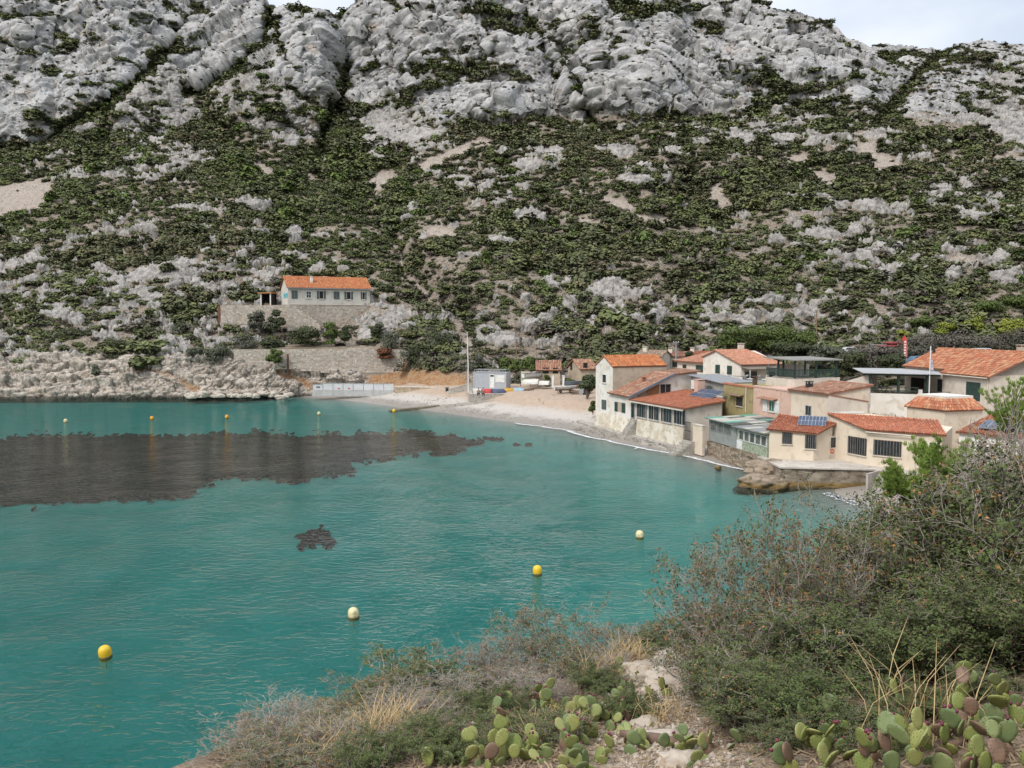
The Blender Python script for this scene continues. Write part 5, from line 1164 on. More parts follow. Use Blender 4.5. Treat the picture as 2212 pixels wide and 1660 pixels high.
downpipe(rh, W6, W6.L - .15, FZ, EZ - .3, P_PALE, .06); q = MB(); q.tube([p3(L6(HL * .52, -.86), EZ - .42), p3(L6(HL, -.86), EZ - .42)], .06, 6); q.build('gutter', P_PALE, rh)
MB().tube([p3(L6(1.0, 3.2), RZ - .9), p3(L6(1.0, 3.2), RZ + .35)], .16, 8).build('flue_pipe', BLACK, rh); chimney(rh, L6(HL * .8, 5.2), .8, .7, RZ - .8, RZ + .5, P_BEIGE, hn)
tr_ = thing('pergola_terrace', 'cream terrace with green pergola posts in front of the tiled house', 'terrace', p3(sc_p(38.5, 83), FZ))
Tq = [sc_p(35.3, 81.8), sc_p(42.2, 79.0), L6(4.5, .1), L6(.3, .1), sc_p(36.6, 89)]
walls(tr_, Tq, 2.5, FZ - .02, P_PALE, 'platform')
TWl = Wall(Tq[0], Tq[1])
walls(tr_, [TWl.pt(0, 0, .02)[:2], TWl.pt(TWl.L * .62, 0, .02)[:2], TWl.pt(TWl.L * .62, 0, .25)[:2], TWl.pt(0, 0, .25)[:2]], 3, FZ + .25, P_WHITE, 'parapet')
for f in (.02, .36, .70): P_ = TWl.pt(TWl.L * f, 0, -.2); MB().box((P_[0], P_[1], (FZ + EZ) / 2 - .2), (.11, 0, 0), (0, .11, 0), (0, 0, (EZ - FZ) / 2 - .22)).build('post', GREEN, tr_)
for z_ in (.55, .9): q = MB(); TWl.block(q, 0, TWl.L * .6, FZ + z_, FZ + z_ + .07, -.1, -.04); q.build('rail', GREEN, tr_)
for f in (.62, .99): P_ = TWl.pt(TWl.L * f, 0, .1); MB().box((P_[0], P_[1], FZ + .3), (.15, 0, 0), (0, .15, 0), (0, 0, .45)).build('pillar', WHITEP, tr_)
for k in range(3): q = MB(); TWl.block(q, TWl.L * .64, TWl.L * .97, FZ + .1 + k * .22, FZ + .16 + k * .22, .05, .1); q.build('rail', BLACK, tr_)
PZ = EZ - .38
MB().slab([p3(TWl.pt(-.6, 0, .5)[:2], PZ), p3(TWl.pt(TWl.L * .86, 0, .5)[:2], PZ), p3(L6(6.8, -.05), PZ + .12), p3(L6(.2, -.05), PZ + .12), p3(Tq[4], PZ + .1)], .06).build('pergola_roof', mat('white_corrugated_sheet', (.44, .45, .46), (.36, .37, .38), 1.5, rough=.45), tr_)
q = MB(); TWl.block(q, -.5, TWl.L * .85, PZ - .28, PZ - .1, -.2, -.05); q.build('beam', GREEN, tr_)
for k in range(6): a_ = TWl.pt(TWl.L * (.05 + .13 * k), PZ - .14, .4); b2 = a_ + np.array([.6, 4.2, .1]); MB().tube([a_, b2], .05, 4).build('rafter', GREEN, tr_)
q = MB(); W6a.block(q, 3.2, 4.6, FZ + 1.3, FZ + 1.55, .01, .03); q.build('blue_sign', mat('blue_letters', (.05, .09, .28), (.5, .5, .5), 9, lo=.5, hi=.55), tr_)
def picnic(name, label, c, ang, group=None, L_=1.6, m=WOODD):
    root = thing(name, label, 'table', c, group); d = np.array([math.cos(ang), math.sin(ang), 0]); n_ = np.array([-d[1], d[0], 0]); c = np.array(c, float)
    MB().box(c + (0, 0, .74), d * L_ / 2, n_ * .38, (0, 0, .03)).build('table_top', m, root)
    for s_ in (-1, 1):
        MB().box(c + n_ * s_ * .62 + (0, 0, .44), d * L_ / 2, n_ * .13, (0, 0, .025)).build('bench', m, root)
        MB().box(c + d * s_ * L_ * .36 + (0, 0, .4), d * .04, n_ * .7, (0, 0, .035)).build('crossbeam', m, root)
        for t2 in (-1, 1): MB().tube([c + d * s_ * L_ * .36 + n_ * t2 * .6, c + d * s_ * L_ * .36 + n_ * t2 * .25 + (0, 0, .71)], .05, 4).build('leg', m, root)
    return root
picnic('picnic_table', 'dark wooden picnic table on the pergola terrace', p3(TWl.pt(1.6, 0, -1.2)[:2], FZ - .02), .3, 'picnic tables under the pergola')
picnic('picnic_table', 'picnic table in front of the green window of the tiled house', p3(TWl.pt(5.2, 0, -1.6)[:2], FZ - .02), .5, 'picnic tables under the pergola')
fp = thing('flag_mast', 'thin white mast with a hanging cloth in front of the tiled house', 'flagpole', p3(TWl.pt(TWl.L * .72, 0, .3)[:2], FZ))
pb = TWl.pt(TWl.L * .72, FZ, .3); MB().tube([pb - (0, 0, .5), pb + (0, 0, 5.3)], .06, 8).build('mast', WHITEP, fp)
q = MB(); 
for k in range(4): q.hexa([pb + (.07, -.05 - .03 * k, 2.5 + k * .35), pb + (.4 - .05 * k, -.1, 2.45 + k * .35), pb + (.4 - .05 * k, .0, 2.45 + k * .35), pb + (.07, .03, 2.5 + k * .35)], [pb + (.07, -.05, 2.85 + k * .35), pb + (.35 - .05 * k, -.08, 2.8 + k * .35), pb + (.35 - .05 * k, .0, 2.8 + k * .35), pb + (.07, .03, 2.85 + k * .35)])
q.build('flag', mat('grey_flag', (.5, .5, .53), (.3, .33, .42), 4), fp)

# small square tower with a skirt of tiles
S0, S1, S2_ = np.array([36.4, 76.0]), np.array([37.8, 72.0]), np.array([41.8, 73.2]); S3 = S0 + S2_ - S1
tk = thing('skirt_roof_block', 'square cream block with a skirt of orange tiles below its parapet', 'building', p3((S0 + S2_) / 2, 2))
walls(tk, [S0, S1, S2_, S3], 1.5, 6.5, P_CREAM); cS = (S0 + S2_) / 2
inn = [cS + (p - cS) * .72 for p in (S0, S1, S2_, S3)]; outr = [cS + (p - cS) * 1.09 for p in (S0, S1, S2_, S3)]
for i_ in range(2): roof_face(tk, p3(outr[i_], 6.42), p3(outr[i_ + 1], 6.42), p3(inn[i_], 7.35), p3(inn[i_ + 1], 7.35), T_PALEMIX, single=True, seed=15 + i_, pitch=.26, course=.36)
walls(tk, [cS + (p - cS) * .74 for p in (S0, S1, S2_, S3)], 6.4, 7.62, P_WHITE, 'parapet')
# rightmost house, half hidden by the shrubs
rz = thing('solar_roof_house', 'pale house with orange tiles and solar panels behind the right shrubs', 'house', (37.5, 64.5, 1.5))
Ra, Rb, Rc, Rd = np.array([35.0, 64.4]), np.array([37.5, 61.0]), np.array([43, 65]), np.array([40.2, 69])
walls(rz, [Ra, Rb, Rc, Rd], 1, [5.5, 5.5, 6.3, 6.3], P_WHITE)
roof_face(rz, p3(Ra + (-.3, 0), 5.55), p3(Rb + (0, -.3), 5.55), p3(Rd, 6.5), p3(Rc, 6.5), T_PALEMIX, single=True, seed=18, pitch=.26, course=.38, limit=250)
solar('solar_panel_array', 'three solar panels on the rightmost tile roof', p3(Ra + (1.3, -.2), 5.95), p3(np.array([.75, -.95]), 0), p3(np.array([1.15, .85]), .5), 3)
# stone heap and yard between
hV, hF = [], []
for i in range(60):
    p = np.array([33.4 + RNG.uniform(0, 2.7), 75.9 + RNG.uniform(-.3, 3), 5.1 + RNG.uniform(0, .4)]); o = boulder('x', p, tuple(RNG.uniform(.12, .3, 3)), 300 + i, P_PALE, 1)
    n0 = len(hV); hV += [tuple(o.matrix_basis @ v.co) if False else tuple(np.array(v.co) + np.array(o.location)) for v in o.data.vertices]; hF += [tuple(k + n0 for k in f.vertices) for f in o.data.polygons]; bpy.data.objects.remove(o)
tag(mk('rubble_heap', hV, hF, mat('pale_rubble', (.42, .37, .30), (.34, .29, .23), 3)), 'heap of pale stones beside the square tile-skirted block', 'rubble', kind='stuff')
wy = thing('yard_wall', 'low cream yard wall behind the cream quay house', 'wall', (33.8, 78, 3)); walls(wy, [np.array([32.9, 76.6]), np.array([36.3, 76.2]), np.array([36.6, 79.5]), np.array([32.6, 80])], 2.5, 5.15, P_PALE)
wh = thing('parapet_wall', 'stepped pale wall between the green pergola and the tiled house', 'wall', (38, 92, 4)); walls(wh, [np.array([35.6, 89.6]), np.array([38.4, 88.6]), np.array([38.5, 88.9]), np.array([35.7, 89.9])], 3, [7.6, 8.6, 8.6, 7.6], P_PALE); walls(wh, [np.array([38.4, 88.6]), np.array([41.6, 94]), np.array([41.4, 94.2]), np.array([38.2, 88.9])], 3, 8.6, P_PALE, 'side_wall')

# ================================================================== HOUSE ON THE HILL AND ITS TERRACES
STONE = mat('dry_stone', (.54, .465, .38), (.45, .38, .305), 1.5, col3=(.40, .36, .315), scale3=4, rnd=(.58, .52, .45), bump=(9, .5, .03))
MORTAR = mat('wall_joint', (.24, .20, .16), (.30, .25, .20), 2, rough=.95)
def stone_wall(parent, W, s0, s1, zlo, zhi, seed, th=.6, course=.30, m=None, back=True):
    """backing block with individually laid stones in courses; zlo, zhi are functions of s or numbers"""
    lo = zlo if callable(zlo) else (lambda s: zlo); hi = zhi if callable(zhi) else (lambda s: zhi)
    rng = np.random.default_rng(seed); mb = MB(); n = max(1, int((s1 - s0) / 2.0)); V = []; Fc = []
    for i in range(n + 1):
        s = s0 + (s1 - s0) * i / n; V += [W.pt(s, lo(s), -.02), W.pt(s, hi(s), -.02), W.pt(s, hi(s), -th), W.pt(s, lo(s), -th)]
    for i in range(n):
        a, b_ = i * 4, i * 4 + 4; Fc += [(a, b_, b_ + 1, a + 1), (a + 1, b_ + 1, b_ + 2, a + 2), (a + 2, b_ + 2, b_ + 3, a + 3)]
    Fc += [(0, 1, 2, 3), (n * 4 + 3, n * 4 + 2, n * 4 + 1, n * 4)]
    mk('backing', V, Fc, MORTAR, parent)
    st = MB(); zmin = min(lo(s0), lo(s1), lo((s0 + s1) / 2)); zmax = max(hi(s0), hi(s1), hi((s0 + s1) / 2)); z = zmin
    while z < zmax:
        h = course * rng.uniform(.75, 1.25); s = s0 - rng.uniform(0, .3)
        while s < s1:
            w_ = rng.uniform(.25, .62); a, b_ = max(s, s0), min(s + w_, s1); mid = (a + b_) / 2
            if b_ - a > .1 and lo(mid) - .1 < z and z + h * .7 < hi(mid):
                o = rng.uniform(.01, .07); j = lambda k=.025: rng.uniform(-k, k); zt = min(z + h - .02, hi(mid) + .02)
                f = [W.pt(a + .02 + j(), z + .01 + j(), o), W.pt(b_ - .02 + j(), z + .01 + j(), o), W.pt(b_ - .02 + j(), zt + j(), o), W.pt(a + .02 + j(), zt + j(), o)]
                bk = [W.pt(a + .005, z, -.03), W.pt(b_ - .005, z, -.03), W.pt(b_ - .005, zt, -.03), W.pt(a + .005, zt, -.03)]
                st.add(bk + f, [(4, 5, 6, 7), (0, 1, 5, 4), (1, 2, 6, 5), (2, 3, 7, 6), (3, 0, 4, 7)])
            s += w_
        z += h
    o = st.build('stone_courses', m or STONE, parent); o['kind'] = 'stuff'; return o
hl, hr = atY(622, 621, 170), atY(799.8, 624.5, 177.6); EZh = hl[2]
hdv = v2(hr) - v2(hl); HLn = float(np.linalg.norm(hdv)); hdv /= HLn; hin = np.array([-hdv[1], hdv[0]])
def L7(s, i): return v2(hl) + hdv * s + hin * i
W7 = Wall(L7(0, 0), L7(HLn, 0)); FLh = W7.hit(*c1(1000, 462))[1]; BSh = W7.hit(*c1(1000, 650))[1]
hh_ = thing('hill_house', 'long pale house with orange tile roof on a stone base on the hillside', 'house', p3(L7(HLn / 2, 3.5), BSh))
RZh = EZh + 2.4
walls(hh_, [L7(0, 0), L7(HLn, 0), L7(HLn, 3.6), L7(HLn, 7.2), L7(0, 7.2), L7(0, 3.6)], BSh - 2.5, [EZh, EZh, RZh - .08, EZh, EZh, RZh - .08], mat('hill_house_plaster', (.56, .53, .47), (.50, .465, .41), .6, col3=(.44, .40, .34), scale3=1.3))
ra = roof_face(hh_, p3(L7(-.3, -.4), EZh - .08), p3(L7(HLn + .3, -.4), EZh - .08), p3(L7(-.3, 3.6), RZh), p3(L7(HLn + .3, 3.6), RZh), T_ORANGE, seed=41, pitch=.3, course=.42)
roof_face(hh_, p3(L7(HLn + .3, 7.6), EZh - .08), p3(L7(-.3, 7.6), EZh - .08), p3(L7(HLn + .3, 3.6), RZh), p3(L7(-.3, 3.6), RZh), T_ORANGE, seed=42, pitch=.3, course=.42)
ridge_tiles(ra, p3(L7(-.3, 3.6), RZh + .03), p3(L7(HLn + .3, 3.6), RZh + .03), T_ORANGE)
stone_wall(hh_, W7, .0, HLn, BSh - 1.2, FLh, 5, .05)
q = MB(); W7.block(q, 0, HLn, FLh - .04, FLh + .06, .002, .1); q.build('string_course', P_PALE, hh_)
chimney(hh_, L7(HLn * .30, 1.6), .5, .45, EZh + .6, EZh + 2.2, P_WHITE, hdv)
for f in (.06, .50, .79): chimney(hh_, L7(HLn * f, 4.1), .9, .5, RZh - .5, RZh + .25, P_PALE, hdv, False)
for (xa, ya, xb, yb, kind) in ((797, 347, 846, 414, 'S'), (913, 352, 957, 410, 'W'), (1001, 352, 1072, 416, 'O'), (1136, 356, 1183, 418, 'S'), (1222, 358, 1291, 420, 'O'), (1354, 361, 1400, 420, 'O')):
    r_ = W7.rect(c1(xa, ya), c1(xb, yb)); m_ = (r_[0] + r_[1]) / 2; q_ = (r_[1] - r_[0]) / 4
    if kind == 'S': shutter(hh_, W7, (r_[0], m_ - .02, r_[2], r_[3]), TEAL); shutter(hh_, W7, (m_ + .02, r_[1], r_[2], r_[3]), TEAL)
    elif kind == 'W': window(hh_, W7, r_, WHITEP, 2, 0, True, .1, 2)
    else:
        window(hh_, W7, (r_[0] + q_, r_[1] - q_, r_[2], r_[3]), WHITEP, 1, 0, True, .05, glass=DARK); shutter(hh_, W7, (r_[0], r_[0] + q_ * 1.1, r_[2], r_[3]), TEAL); shutter(hh_, W7, (r_[1] - q_ * .9, r_[1], r_[2], r_[3]), TEAL)
downpipe(hh_, W7, HLn - .1, BSh - .5, EZh - .2, METAL, .06); q = MB(); q.tube([p3(L7(-.3, -.48), EZh - .16), p3(L7(HLn + .3, -.48), EZh - .16)], .07, 6); q.build('gutter', METAL, hh_)
W7g = Wall(L7(0, 7.2), L7(0, 0)); q = MB()
q = MB()
gp = lambda s, z: W7g.pt(W7g.L - s, z, .025)
for k, pts in enumerate(([(4.2, .2), (4.2, 1.1), (3.7, 1.1), (3.7, .65), (4.15, .65)], [(3.4, .2), (3.4, 1.15), (2.95, .7), (3.4, .55), (2.95, .15)], [(2.7, .15), (2.4, 1.1), (2.1, .2), (2.55, .55)], [(1.85, .2), (1.85, 1.1), (1.3, 1.05)], [(1.0, .25), (1.0, 1.15), (.5, 1.0), (.55, .3), (1.0, .25)])):
    MB().tube([gp(a, FLh + 1.2 + b_) for a, b_ in pts], .09, 4).build('graffiti', mat('turquoise_spray', (.05, .36, .42), (.10, .45, .50), 4), hh_)
# upper terrace wall
def zline(W, pts):
    A = np.array([W.hit(*p) for p in pts]); return lambda s: float(np.interp(s, A[:, 0], A[:, 1]))
ua, ub = atY(476, 660, 171), atY(622, 661, 170.6)
UW = Wall(ua, ub); tw2 = thing('upper_terrace_wall', 'pale dry stone terrace wall left of the hill house', 'wall', p3((v2(ua) + v2(ub)) / 2, 13))
stone_wall(tw2, UW, 0, UW.L, zline(UW, [c1(225, 660), c1(770, 700)]), zline(UW, [c1(225, 467), c1(600, 466), c1(770, 462)]), 6, 3.0)
q = MB(); UW.block(q, -.5, .0, 12.5, UW.hit(*c1(215, 470))[1], -.3, .05); q.build('brick_pier', RUST, tw2)
wa, wb = atY(620, 662, 169), atY(692, 680, 169.6); RWp = Wall(wa, wb); rw = thing('ramp_wall', 'sloping stone ramp wall at the foot of the hill house', 'wall', p3((v2(wa) + v2(wb)) / 2, 12))
stone_wall(rw, RWp, 0, RWp.L, lambda s: 12.6, zline(RWp, [(622, 662), (640, 664), (668, 682), (690, 700)]), 8, 1.2)
wa, wb = atY(803, 668, 175), atY(848, 672, 175); EW2 = Wall(wa, wb); ew = thing('side_terrace_wall', 'stone terrace wall to the right of the hill house', 'wall', p3((v2(wa) + v2(wb)) / 2, 12)); stone_wall(ew, EW2, 0, EW2.L, 12.3, zline(EW2, [(803, 660), (825, 668), (848, 675)]), 9, 2.5)
# little open hut on the terrace
ht = thing('open_hut', 'tiny hut with white posts and red plank roof on the upper terrace', 'hut', atY(574, 659, 176))
a, b_ = atY(563, 660, 175.5), atY(585, 660, 175); HWl = Wall(a, b_); zt = HWl.hit(574, 634)[1]; zb_ = HWl.hit(574, 661)[1]
for s_ in (0, HWl.L - .2): q = MB(); HWl.block(q, s_, s_ + .2, zb_ - .5, zt, -.2, 0); q.build('post', WHITEP, ht)
q = MB(); HWl.block(q, -.2, HWl.L + .2, zb_ - .5, zt - .1, -2.2, -2.0); HWl.block(q, .02, .15, zb_ - .5, zt - .1, -2.0, -.22); HWl.block(q, HWl.L - .15, HWl.L - .02, zb_ - .5, zt - .1, -2.0, -.22); q.build('back_wall', DARK, ht)
q = MB(); HWl.block(q, -.5, HWl.L + .5, zt, zt + .16, -2.3, .3); q.build('roof', T_ORANGE, ht); q = MB(); HWl.block(q, .3, HWl.L - .3, zb_, zb_ + .5, -1.2, -.6); q.build('table', WOOD, ht)
# lower retaining wall along the bluff
la, lb_ = atY(505, 757, 160), atY(886, 757, 160.6); LWl = Wall(la, lb_); lo_w = thing('lower_retaining_wall', 'long pale stone retaining wall above the shore rocks', 'wall', p3((v2(la) + v2(lb_)) / 2, 6))
stone_wall(lo_w, LWl, 0, LWl.L, zline(LWl, [(505, 805), (560, 800), (620, 798), (700, 806), (780, 815), (850, 812), (886, 805)]), zline(LWl, [c1(335, 823), c1(900, 819), c1(1450, 810), c1(1500, 818), c1(1750, 826)]), 10, 4.0, .28)
q = MB(); s_ = LWl.hit(620, 780)[0]; LWl.block(q, s_, s_ + .35, 4.2, 8.2, -.3, .12); q.build('rusty_gutter', RUST, lo_w)
tp = MB(); tp.add([LWl.pt(0, 9.2, -.5), LWl.pt(LWl.L, 9.2, -.5), LWl.pt(LWl.L, 10.2, -9), LWl.pt(0, 10.4, -9)], [(0, 1, 2, 3)]); tp.build('terrace_fill', mat('dry_earth', (.24, .19, .135), (.17, .135, .095), 1.2), lo_w)
# arched vault mouth
ac = atY(739, 752, 164.4); av = thing('vault_mouth', 'dark arched stone vault opening below the hill house', 'arch', ac - (0, 0, 1))
aw = Wall(ac + (-2.6, 0, 0), ac + (2.9, .5, 0)); V = []; Fc = []; ns = 12; zb_ = aw.hit(739, 754)[1] - .3; R_ = 1.12
pts_in = [(2.3 - R_, zb_)] + [(2.3 - R_ * math.cos(math.pi * k / ns), zb_ + .85 + .62 * math.sin(math.pi * k / ns)) for k in range(ns + 1)] + [(2.3 + R_, zb_)]
pts_out = [(2.3 - R_ - .3, zb_)] + [(2.3 - (R_ + .3) * math.cos(math.pi * k / ns), zb_ + .85 + .92 * math.sin(math.pi * k / ns)) for k in range(ns + 1)] + [(2.3 + R_ + .3, zb_)]
for i in range(len(pts_in) - 1):
    q = MB(); A_in = [aw.pt(*pts_in[i], 0), aw.pt(*pts_in[i + 1], 0), aw.pt(*pts_out[i + 1], 0), aw.pt(*pts_out[i], 0)]; B_in = [p + np.array([aw.n[0], aw.n[1], 0]) * .25 for p in A_in]
    q.add(A_in + B_in, [(3, 2, 1, 0), (4, 5, 6, 7), (0, 1, 5, 4), (1, 2, 6, 5), (2, 3, 7, 6), (3, 0, 4, 7)]); q.build('arch_stone', STONE, av)
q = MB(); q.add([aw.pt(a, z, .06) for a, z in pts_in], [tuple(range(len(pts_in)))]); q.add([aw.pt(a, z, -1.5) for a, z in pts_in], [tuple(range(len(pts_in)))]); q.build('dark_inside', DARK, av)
# site hoarding on the beach
ha, hb = atZ(676, 850, 1.1), atZ(851, 850, 1.2); HW = Wall(ha, hb); hg = thing('site_hoarding', 'white corrugated site hoarding on grey concrete blocks along the beach', 'fence', p3((v2(ha) + v2(hb)) / 2, 1.0))
CORR = mat('white_sheet_metal', (.60, .61, .62), (.54, .55, .56), 1.5, rough=.5); BLK = mat('grey_barrier_concrete', (.36, .36, .35), (.30, .30, .29), 1.5)
npan = 8
for k in range(npan):
    a, b_ = HW.L * k / npan + .05, HW.L * (k + 1) / npan - .05; dz = RNG.uniform(-.05, .05); top = HW.hit(760, 828)[1] + (dz if k else -.25)
    q = MB(); n_ = 12
    for i in range(n_): HW.block(q, a + (b_ - a) * i / n_, a + (b_ - a) * (i + .96) / n_, 1.75, top - .08, 0, .05 if i % 2 else .025)
    q.build('sheet_panel', CORR, hg)
    q = MB(); HW.block(q, a - .03, b_ + .03, top - .08, top, -.03, .09); q.build('top_rail', STEEL, hg)
    q = MB(); HW.block(q, a - .08, a - .03, .8, top, -.04, .1); q.build('post', STEEL, hg)
    q = MB(); q.hexa([HW.pt(a - .04, .6, -.35), HW.pt(b_ + .04, .6, -.35), HW.pt(b_ + .04, .6, .45), HW.pt(a - .04, .6, .45)], [HW.pt(a - .04, 1.72, -.15), HW.pt(b_ + .04, 1.72, -.15), HW.pt(b_ + .04, 1.72, .2), HW.pt(a - .04, 1.72, .2)]); q.build('concrete_block', BLK, hg)
for k in (2, 3): q = MB(); a = HW.L * (k + .45) / npan; HW.block(q, a, a + .5, 1.95, 2.15, .06, .07); q.build('red_marking', mat('red_marking', (.55, .10, .06)), hg)
q = MB(); a = HW.L * .35 / npan; HW.block(q, a, a + .7, 2.1, 2.4, .06, .07); q.build('dark_marking', mat('dark_marking', (.12, .12, .13)), hg)
wa, wb = atZ(853, 849, 1.4), atZ(963, 849, 1.7); LW2 = Wall(wa, wb); l2 = thing('beach_stone_wall', 'low stone wall with pale coping between the hoarding and the red earth slope', 'wall', p3((v2(wa) + v2(wb)) / 2, 1)); zt_ = zline(LW2, [(853, 836), (963, 838)])
stone_wall(l2, LW2, 0, LW2.L, .6, zt_, 12, .5, .26, mat('ochre_stone', (.45, .36, .25), (.36, .28, .19), 2, rnd=(.50, .42, .31)));  q = MB(); LW2.block(q, -.05, LW2.L + .05, zt_(0) + .01, zt_(0) + .14, -.55, .1); q.build('coping', P_PALE, l2)
wa, wb = atZ(969, 852, 1.9), atZ(1022, 838, 3.1); LW3 = Wall(wa, wb); l3 = thing('ramp_side_wall', 'rising concrete wall with pale coping left of the cabin', 'wall', p3((v2(wa) + v2(wb)) / 2, 1)); A_, B_ = LW3.hit(969, 840)[1], LW3.hit(1022, 826)[1]
q = MB(); q.hexa([LW3.pt(0, .8, -.35), LW3.pt(LW3.L, 1.8, -.35), LW3.pt(LW3.L, 1.8, 0), LW3.pt(0, .8, 0)], [LW3.pt(0, A_ - .1, -.35), LW3.pt(LW3.L, B_ - .1, -.35), LW3.pt(LW3.L, B_ - .1, 0), LW3.pt(0, A_ - .1, 0)]); q.build('wall', CONC, l3)
q = MB(); q.hexa([LW3.pt(-.05, A_ - .095, -.42), LW3.pt(LW3.L, B_ - .095, -.42), LW3.pt(LW3.L, B_ - .095, .07), LW3.pt(-.05, A_ - .095, .07)], [LW3.pt(-.05, A_, -.42), LW3.pt(LW3.L, B_, -.42), LW3.pt(LW3.L, B_, .07), LW3.pt(-.05, A_, .07)]); q.build('coping', P_PALE, l3)
bn = atZ(966, 851, 1.8); bx_ = thing('litter_bin', 'small dark litter bin on a post at the end of the low stone wall', 'bin', bn); MB().lathe(bn + (0, 0, .25), [(.26, 0), (.3, .75), (.27, .76), (.24, .1)], 10).build('basket', BLACK, bx_); MB().tube([bn, bn + (0, 0, .3)], .05, 6).build('post', STEEL, bx_); MB().lathe(bn + (0, 0, 1.1), [(.34, 0), (.34, .06)], 10).build('lid', WOODD, bx_)

# flag pole
pf = atZ(1011.5, 851, 2.4); fpo = thing('white_flagpole', 'tall bare white flagpole standing in front of the cabin', 'flagpole', pf)
MB().tube([pf - (0, 0, .2), pf + (0, 0, 5), pf + (-.15, 0, 10.1)], [.10, .085, .055], 8).build('pole', WHITEP, fpo); MB().lathe(pf, [(.3, -.2), (.3, .12), (.12, .2)], 8).build('foot', CONC, fpo); MB().lathe(pf + (-.15, 0, 10.1), [(.06, 0), (.1, .06), (.06, .16), (.01, .2)], 8).build('finial', WHITEP, fpo); MB().tube([pf + (.0, 0, 4.6), pf + (-.3, 0, 4.65)], .03, 4).build('cleat', STEEL, fpo)
# portable cabin
ca_, cb_ = atZ(1022.8, 839.5, 3.0), atZ(1093.3, 840.5, 3.05); CWl = Wall(ca_, cb_); cbn = thing('portable_cabin', 'pale grey portable cabin with white door and roof rails on the beach', 'cabin', p3(CWl.pt(CWl.L / 2, 0, -1.2)[:2], 3))
CAB = mat('cabin_grey', (.40, .42, .45), (.36, .38, .41), 1.2, rough=.55); zc0, zc1 = 3.12, CWl.hit(1058, 805)[1]; dep = 2.45
tilt_r = 0
q = MB(); CWl.block(q, .0, CWl.L, zc0, zc1, -dep, 0); q.build('body', CAB, cbn)
for s_ in (0, CWl.L - .14):
    for o_ in (-.06, -dep - .06): q = MB(); CWl.block(q, s_ - .02, s_ + .16, zc0 - .1, zc1 + .05, o_, o_ + .12); q.build('corner_post', CAB, cbn)
for z_ in (zc0 - .1, zc1 - .06): q = MB(); CWl.block(q, -.03, CWl.L + .03, z_, z_ + .14, .003, .07); q.build('frame_rail', mat('cabin_rail', (.34, .36, .39), (.30, .32, .35), 2), cbn)
n_ = 15
for i in range(n_): q = MB(); CWl.block(q, .18 + i * (CWl.L - .36) / n_, .18 + (i + .5) * (CWl.L - .36) / n_, zc0 + .08, zc1 - .1, .002, .02); q.build('wall_rib', CAB, cbn)
dr = MB(); r_ = CWl.rect(c2(500, 447), c2(548, 583)); CWl.block(dr, r_[0], r_[1], zc0 + .06, r_[3], .021, .055); dr = dr.build('door', WHITEP, cbn); q = MB(); CWl.block(q, r_[0] + .12, r_[1] - .1, r_[3] - .42, r_[3] - .12, .057, .066); q.build('pane', GLASS, dr); q = MB(); CWl.block(q, r_[0] + .1, r_[0] + .16, zc0 + 1.0, zc0 + 1.2, .057, .11); q.build('handle', STEEL, dr)
r_ = CWl.rect(c2(558, 457), c2(652, 530)); q = MB(); CWl.block(q, r_[0], r_[1], r_[2], r_[3], .021, .06); wo = q.build('shutter_window', WHITEP, cbn)
for i in range(6): q = MB(); z_ = r_[2] + (r_[3] - r_[2]) * (i + .1) / 6; CWl.block(q, r_[0] + .05, r_[1] - .05, z_, z_ + (r_[3] - r_[2]) / 7.5, .062, .075); q.build('slat', WHITEP, wo)
for o_ in (-.15, -dep / 2, -dep + .15):
    q = MB(); CWl.block(q, .1, CWl.L - .1, zc1 + .42, zc1 + .47, o_, o_ + .05); q.build('roof_rail', STEEL, cbn)
for s_ in np.linspace(.15, CWl.L - .2, 6):
    q = MB(); CWl.block(q, s_, s_ + .05, zc1 + .055, zc1 + .418, -.15, -.1); q.build('rail_post', STEEL, cbn); q = MB(); CWl.block(q, s_, s_ + .05, zc1 + .055, zc1 + .418, -dep + .15, -dep + .2); q.build('rail_post', STEEL, cbn); q = MB(); CWl.block(q, s_, s_ + .05, zc1 + .472, zc1 + .5, -dep + .15, -.1); q.build('cross_rail', STEEL, cbn)

# slipway and boat slab
sa, sb_ = atZ(950, 878, .6), atZ(1148, 862, 2.1); SWl = Wall(sa, sb_); sl = thing('concrete_slipway', 'long low concrete slipway wall running down the beach into the water', 'slipway', p3((v2(sa) + v2(sb_)) / 2, .3))
q = MB(); q.hexa([SWl.pt(0, -.2, -.9), SWl.pt(SWl.L, 1.2, -.9), SWl.pt(SWl.L, 1.2, 0), SWl.pt(0, -.2, 0)], [SWl.pt(0, .75, -.9), SWl.pt(SWl.L, 2.5, -.9), SWl.pt(SWl.L, 2.5, 0), SWl.pt(0, .75, 0)]); q.build('ramp', CONC, sl)
ea, eb = atZ(842, 887, .05), atZ(950, 879, .4); SX = Wall(ea, eb)
q = MB(); q.hexa([SX.pt(0, -.5, -1.3), SX.pt(SX.L, -.3, -1.3), SX.pt(SX.L, -.3, 0), SX.pt(0, -.5, 0)], [SX.pt(0, .03, -1.3), SX.pt(SX.L, .62, -1.3), SX.pt(SX.L, .62, 0), SX.pt(0, .03, 0)]); q.build('weedy_end', mat('weed_concrete', (.13, .11, .075), (.20, .17, .12), 1.5, bump=(5, .5, .03)), sl)
sa, sb_ = atZ(1015, 858, 2.2), atZ(1165, 852, 2.5); BS = Wall(sa, sb_); bs = thing('boat_slab', 'flat concrete slab carrying the row of upturned boats', 'slab', p3((v2(sa) + v2(sb_)) / 2, 2)); q = MB(); BS.block(q, 0, BS.L, 1.4, 2.62, -3.4, 0); q.build('slab', CONC, bs); q = MB(); BS.block(q, -.02, BS.L + .02, 2.622, 2.72, -.25, .05); q.build('kerb', P_PALE, bs)

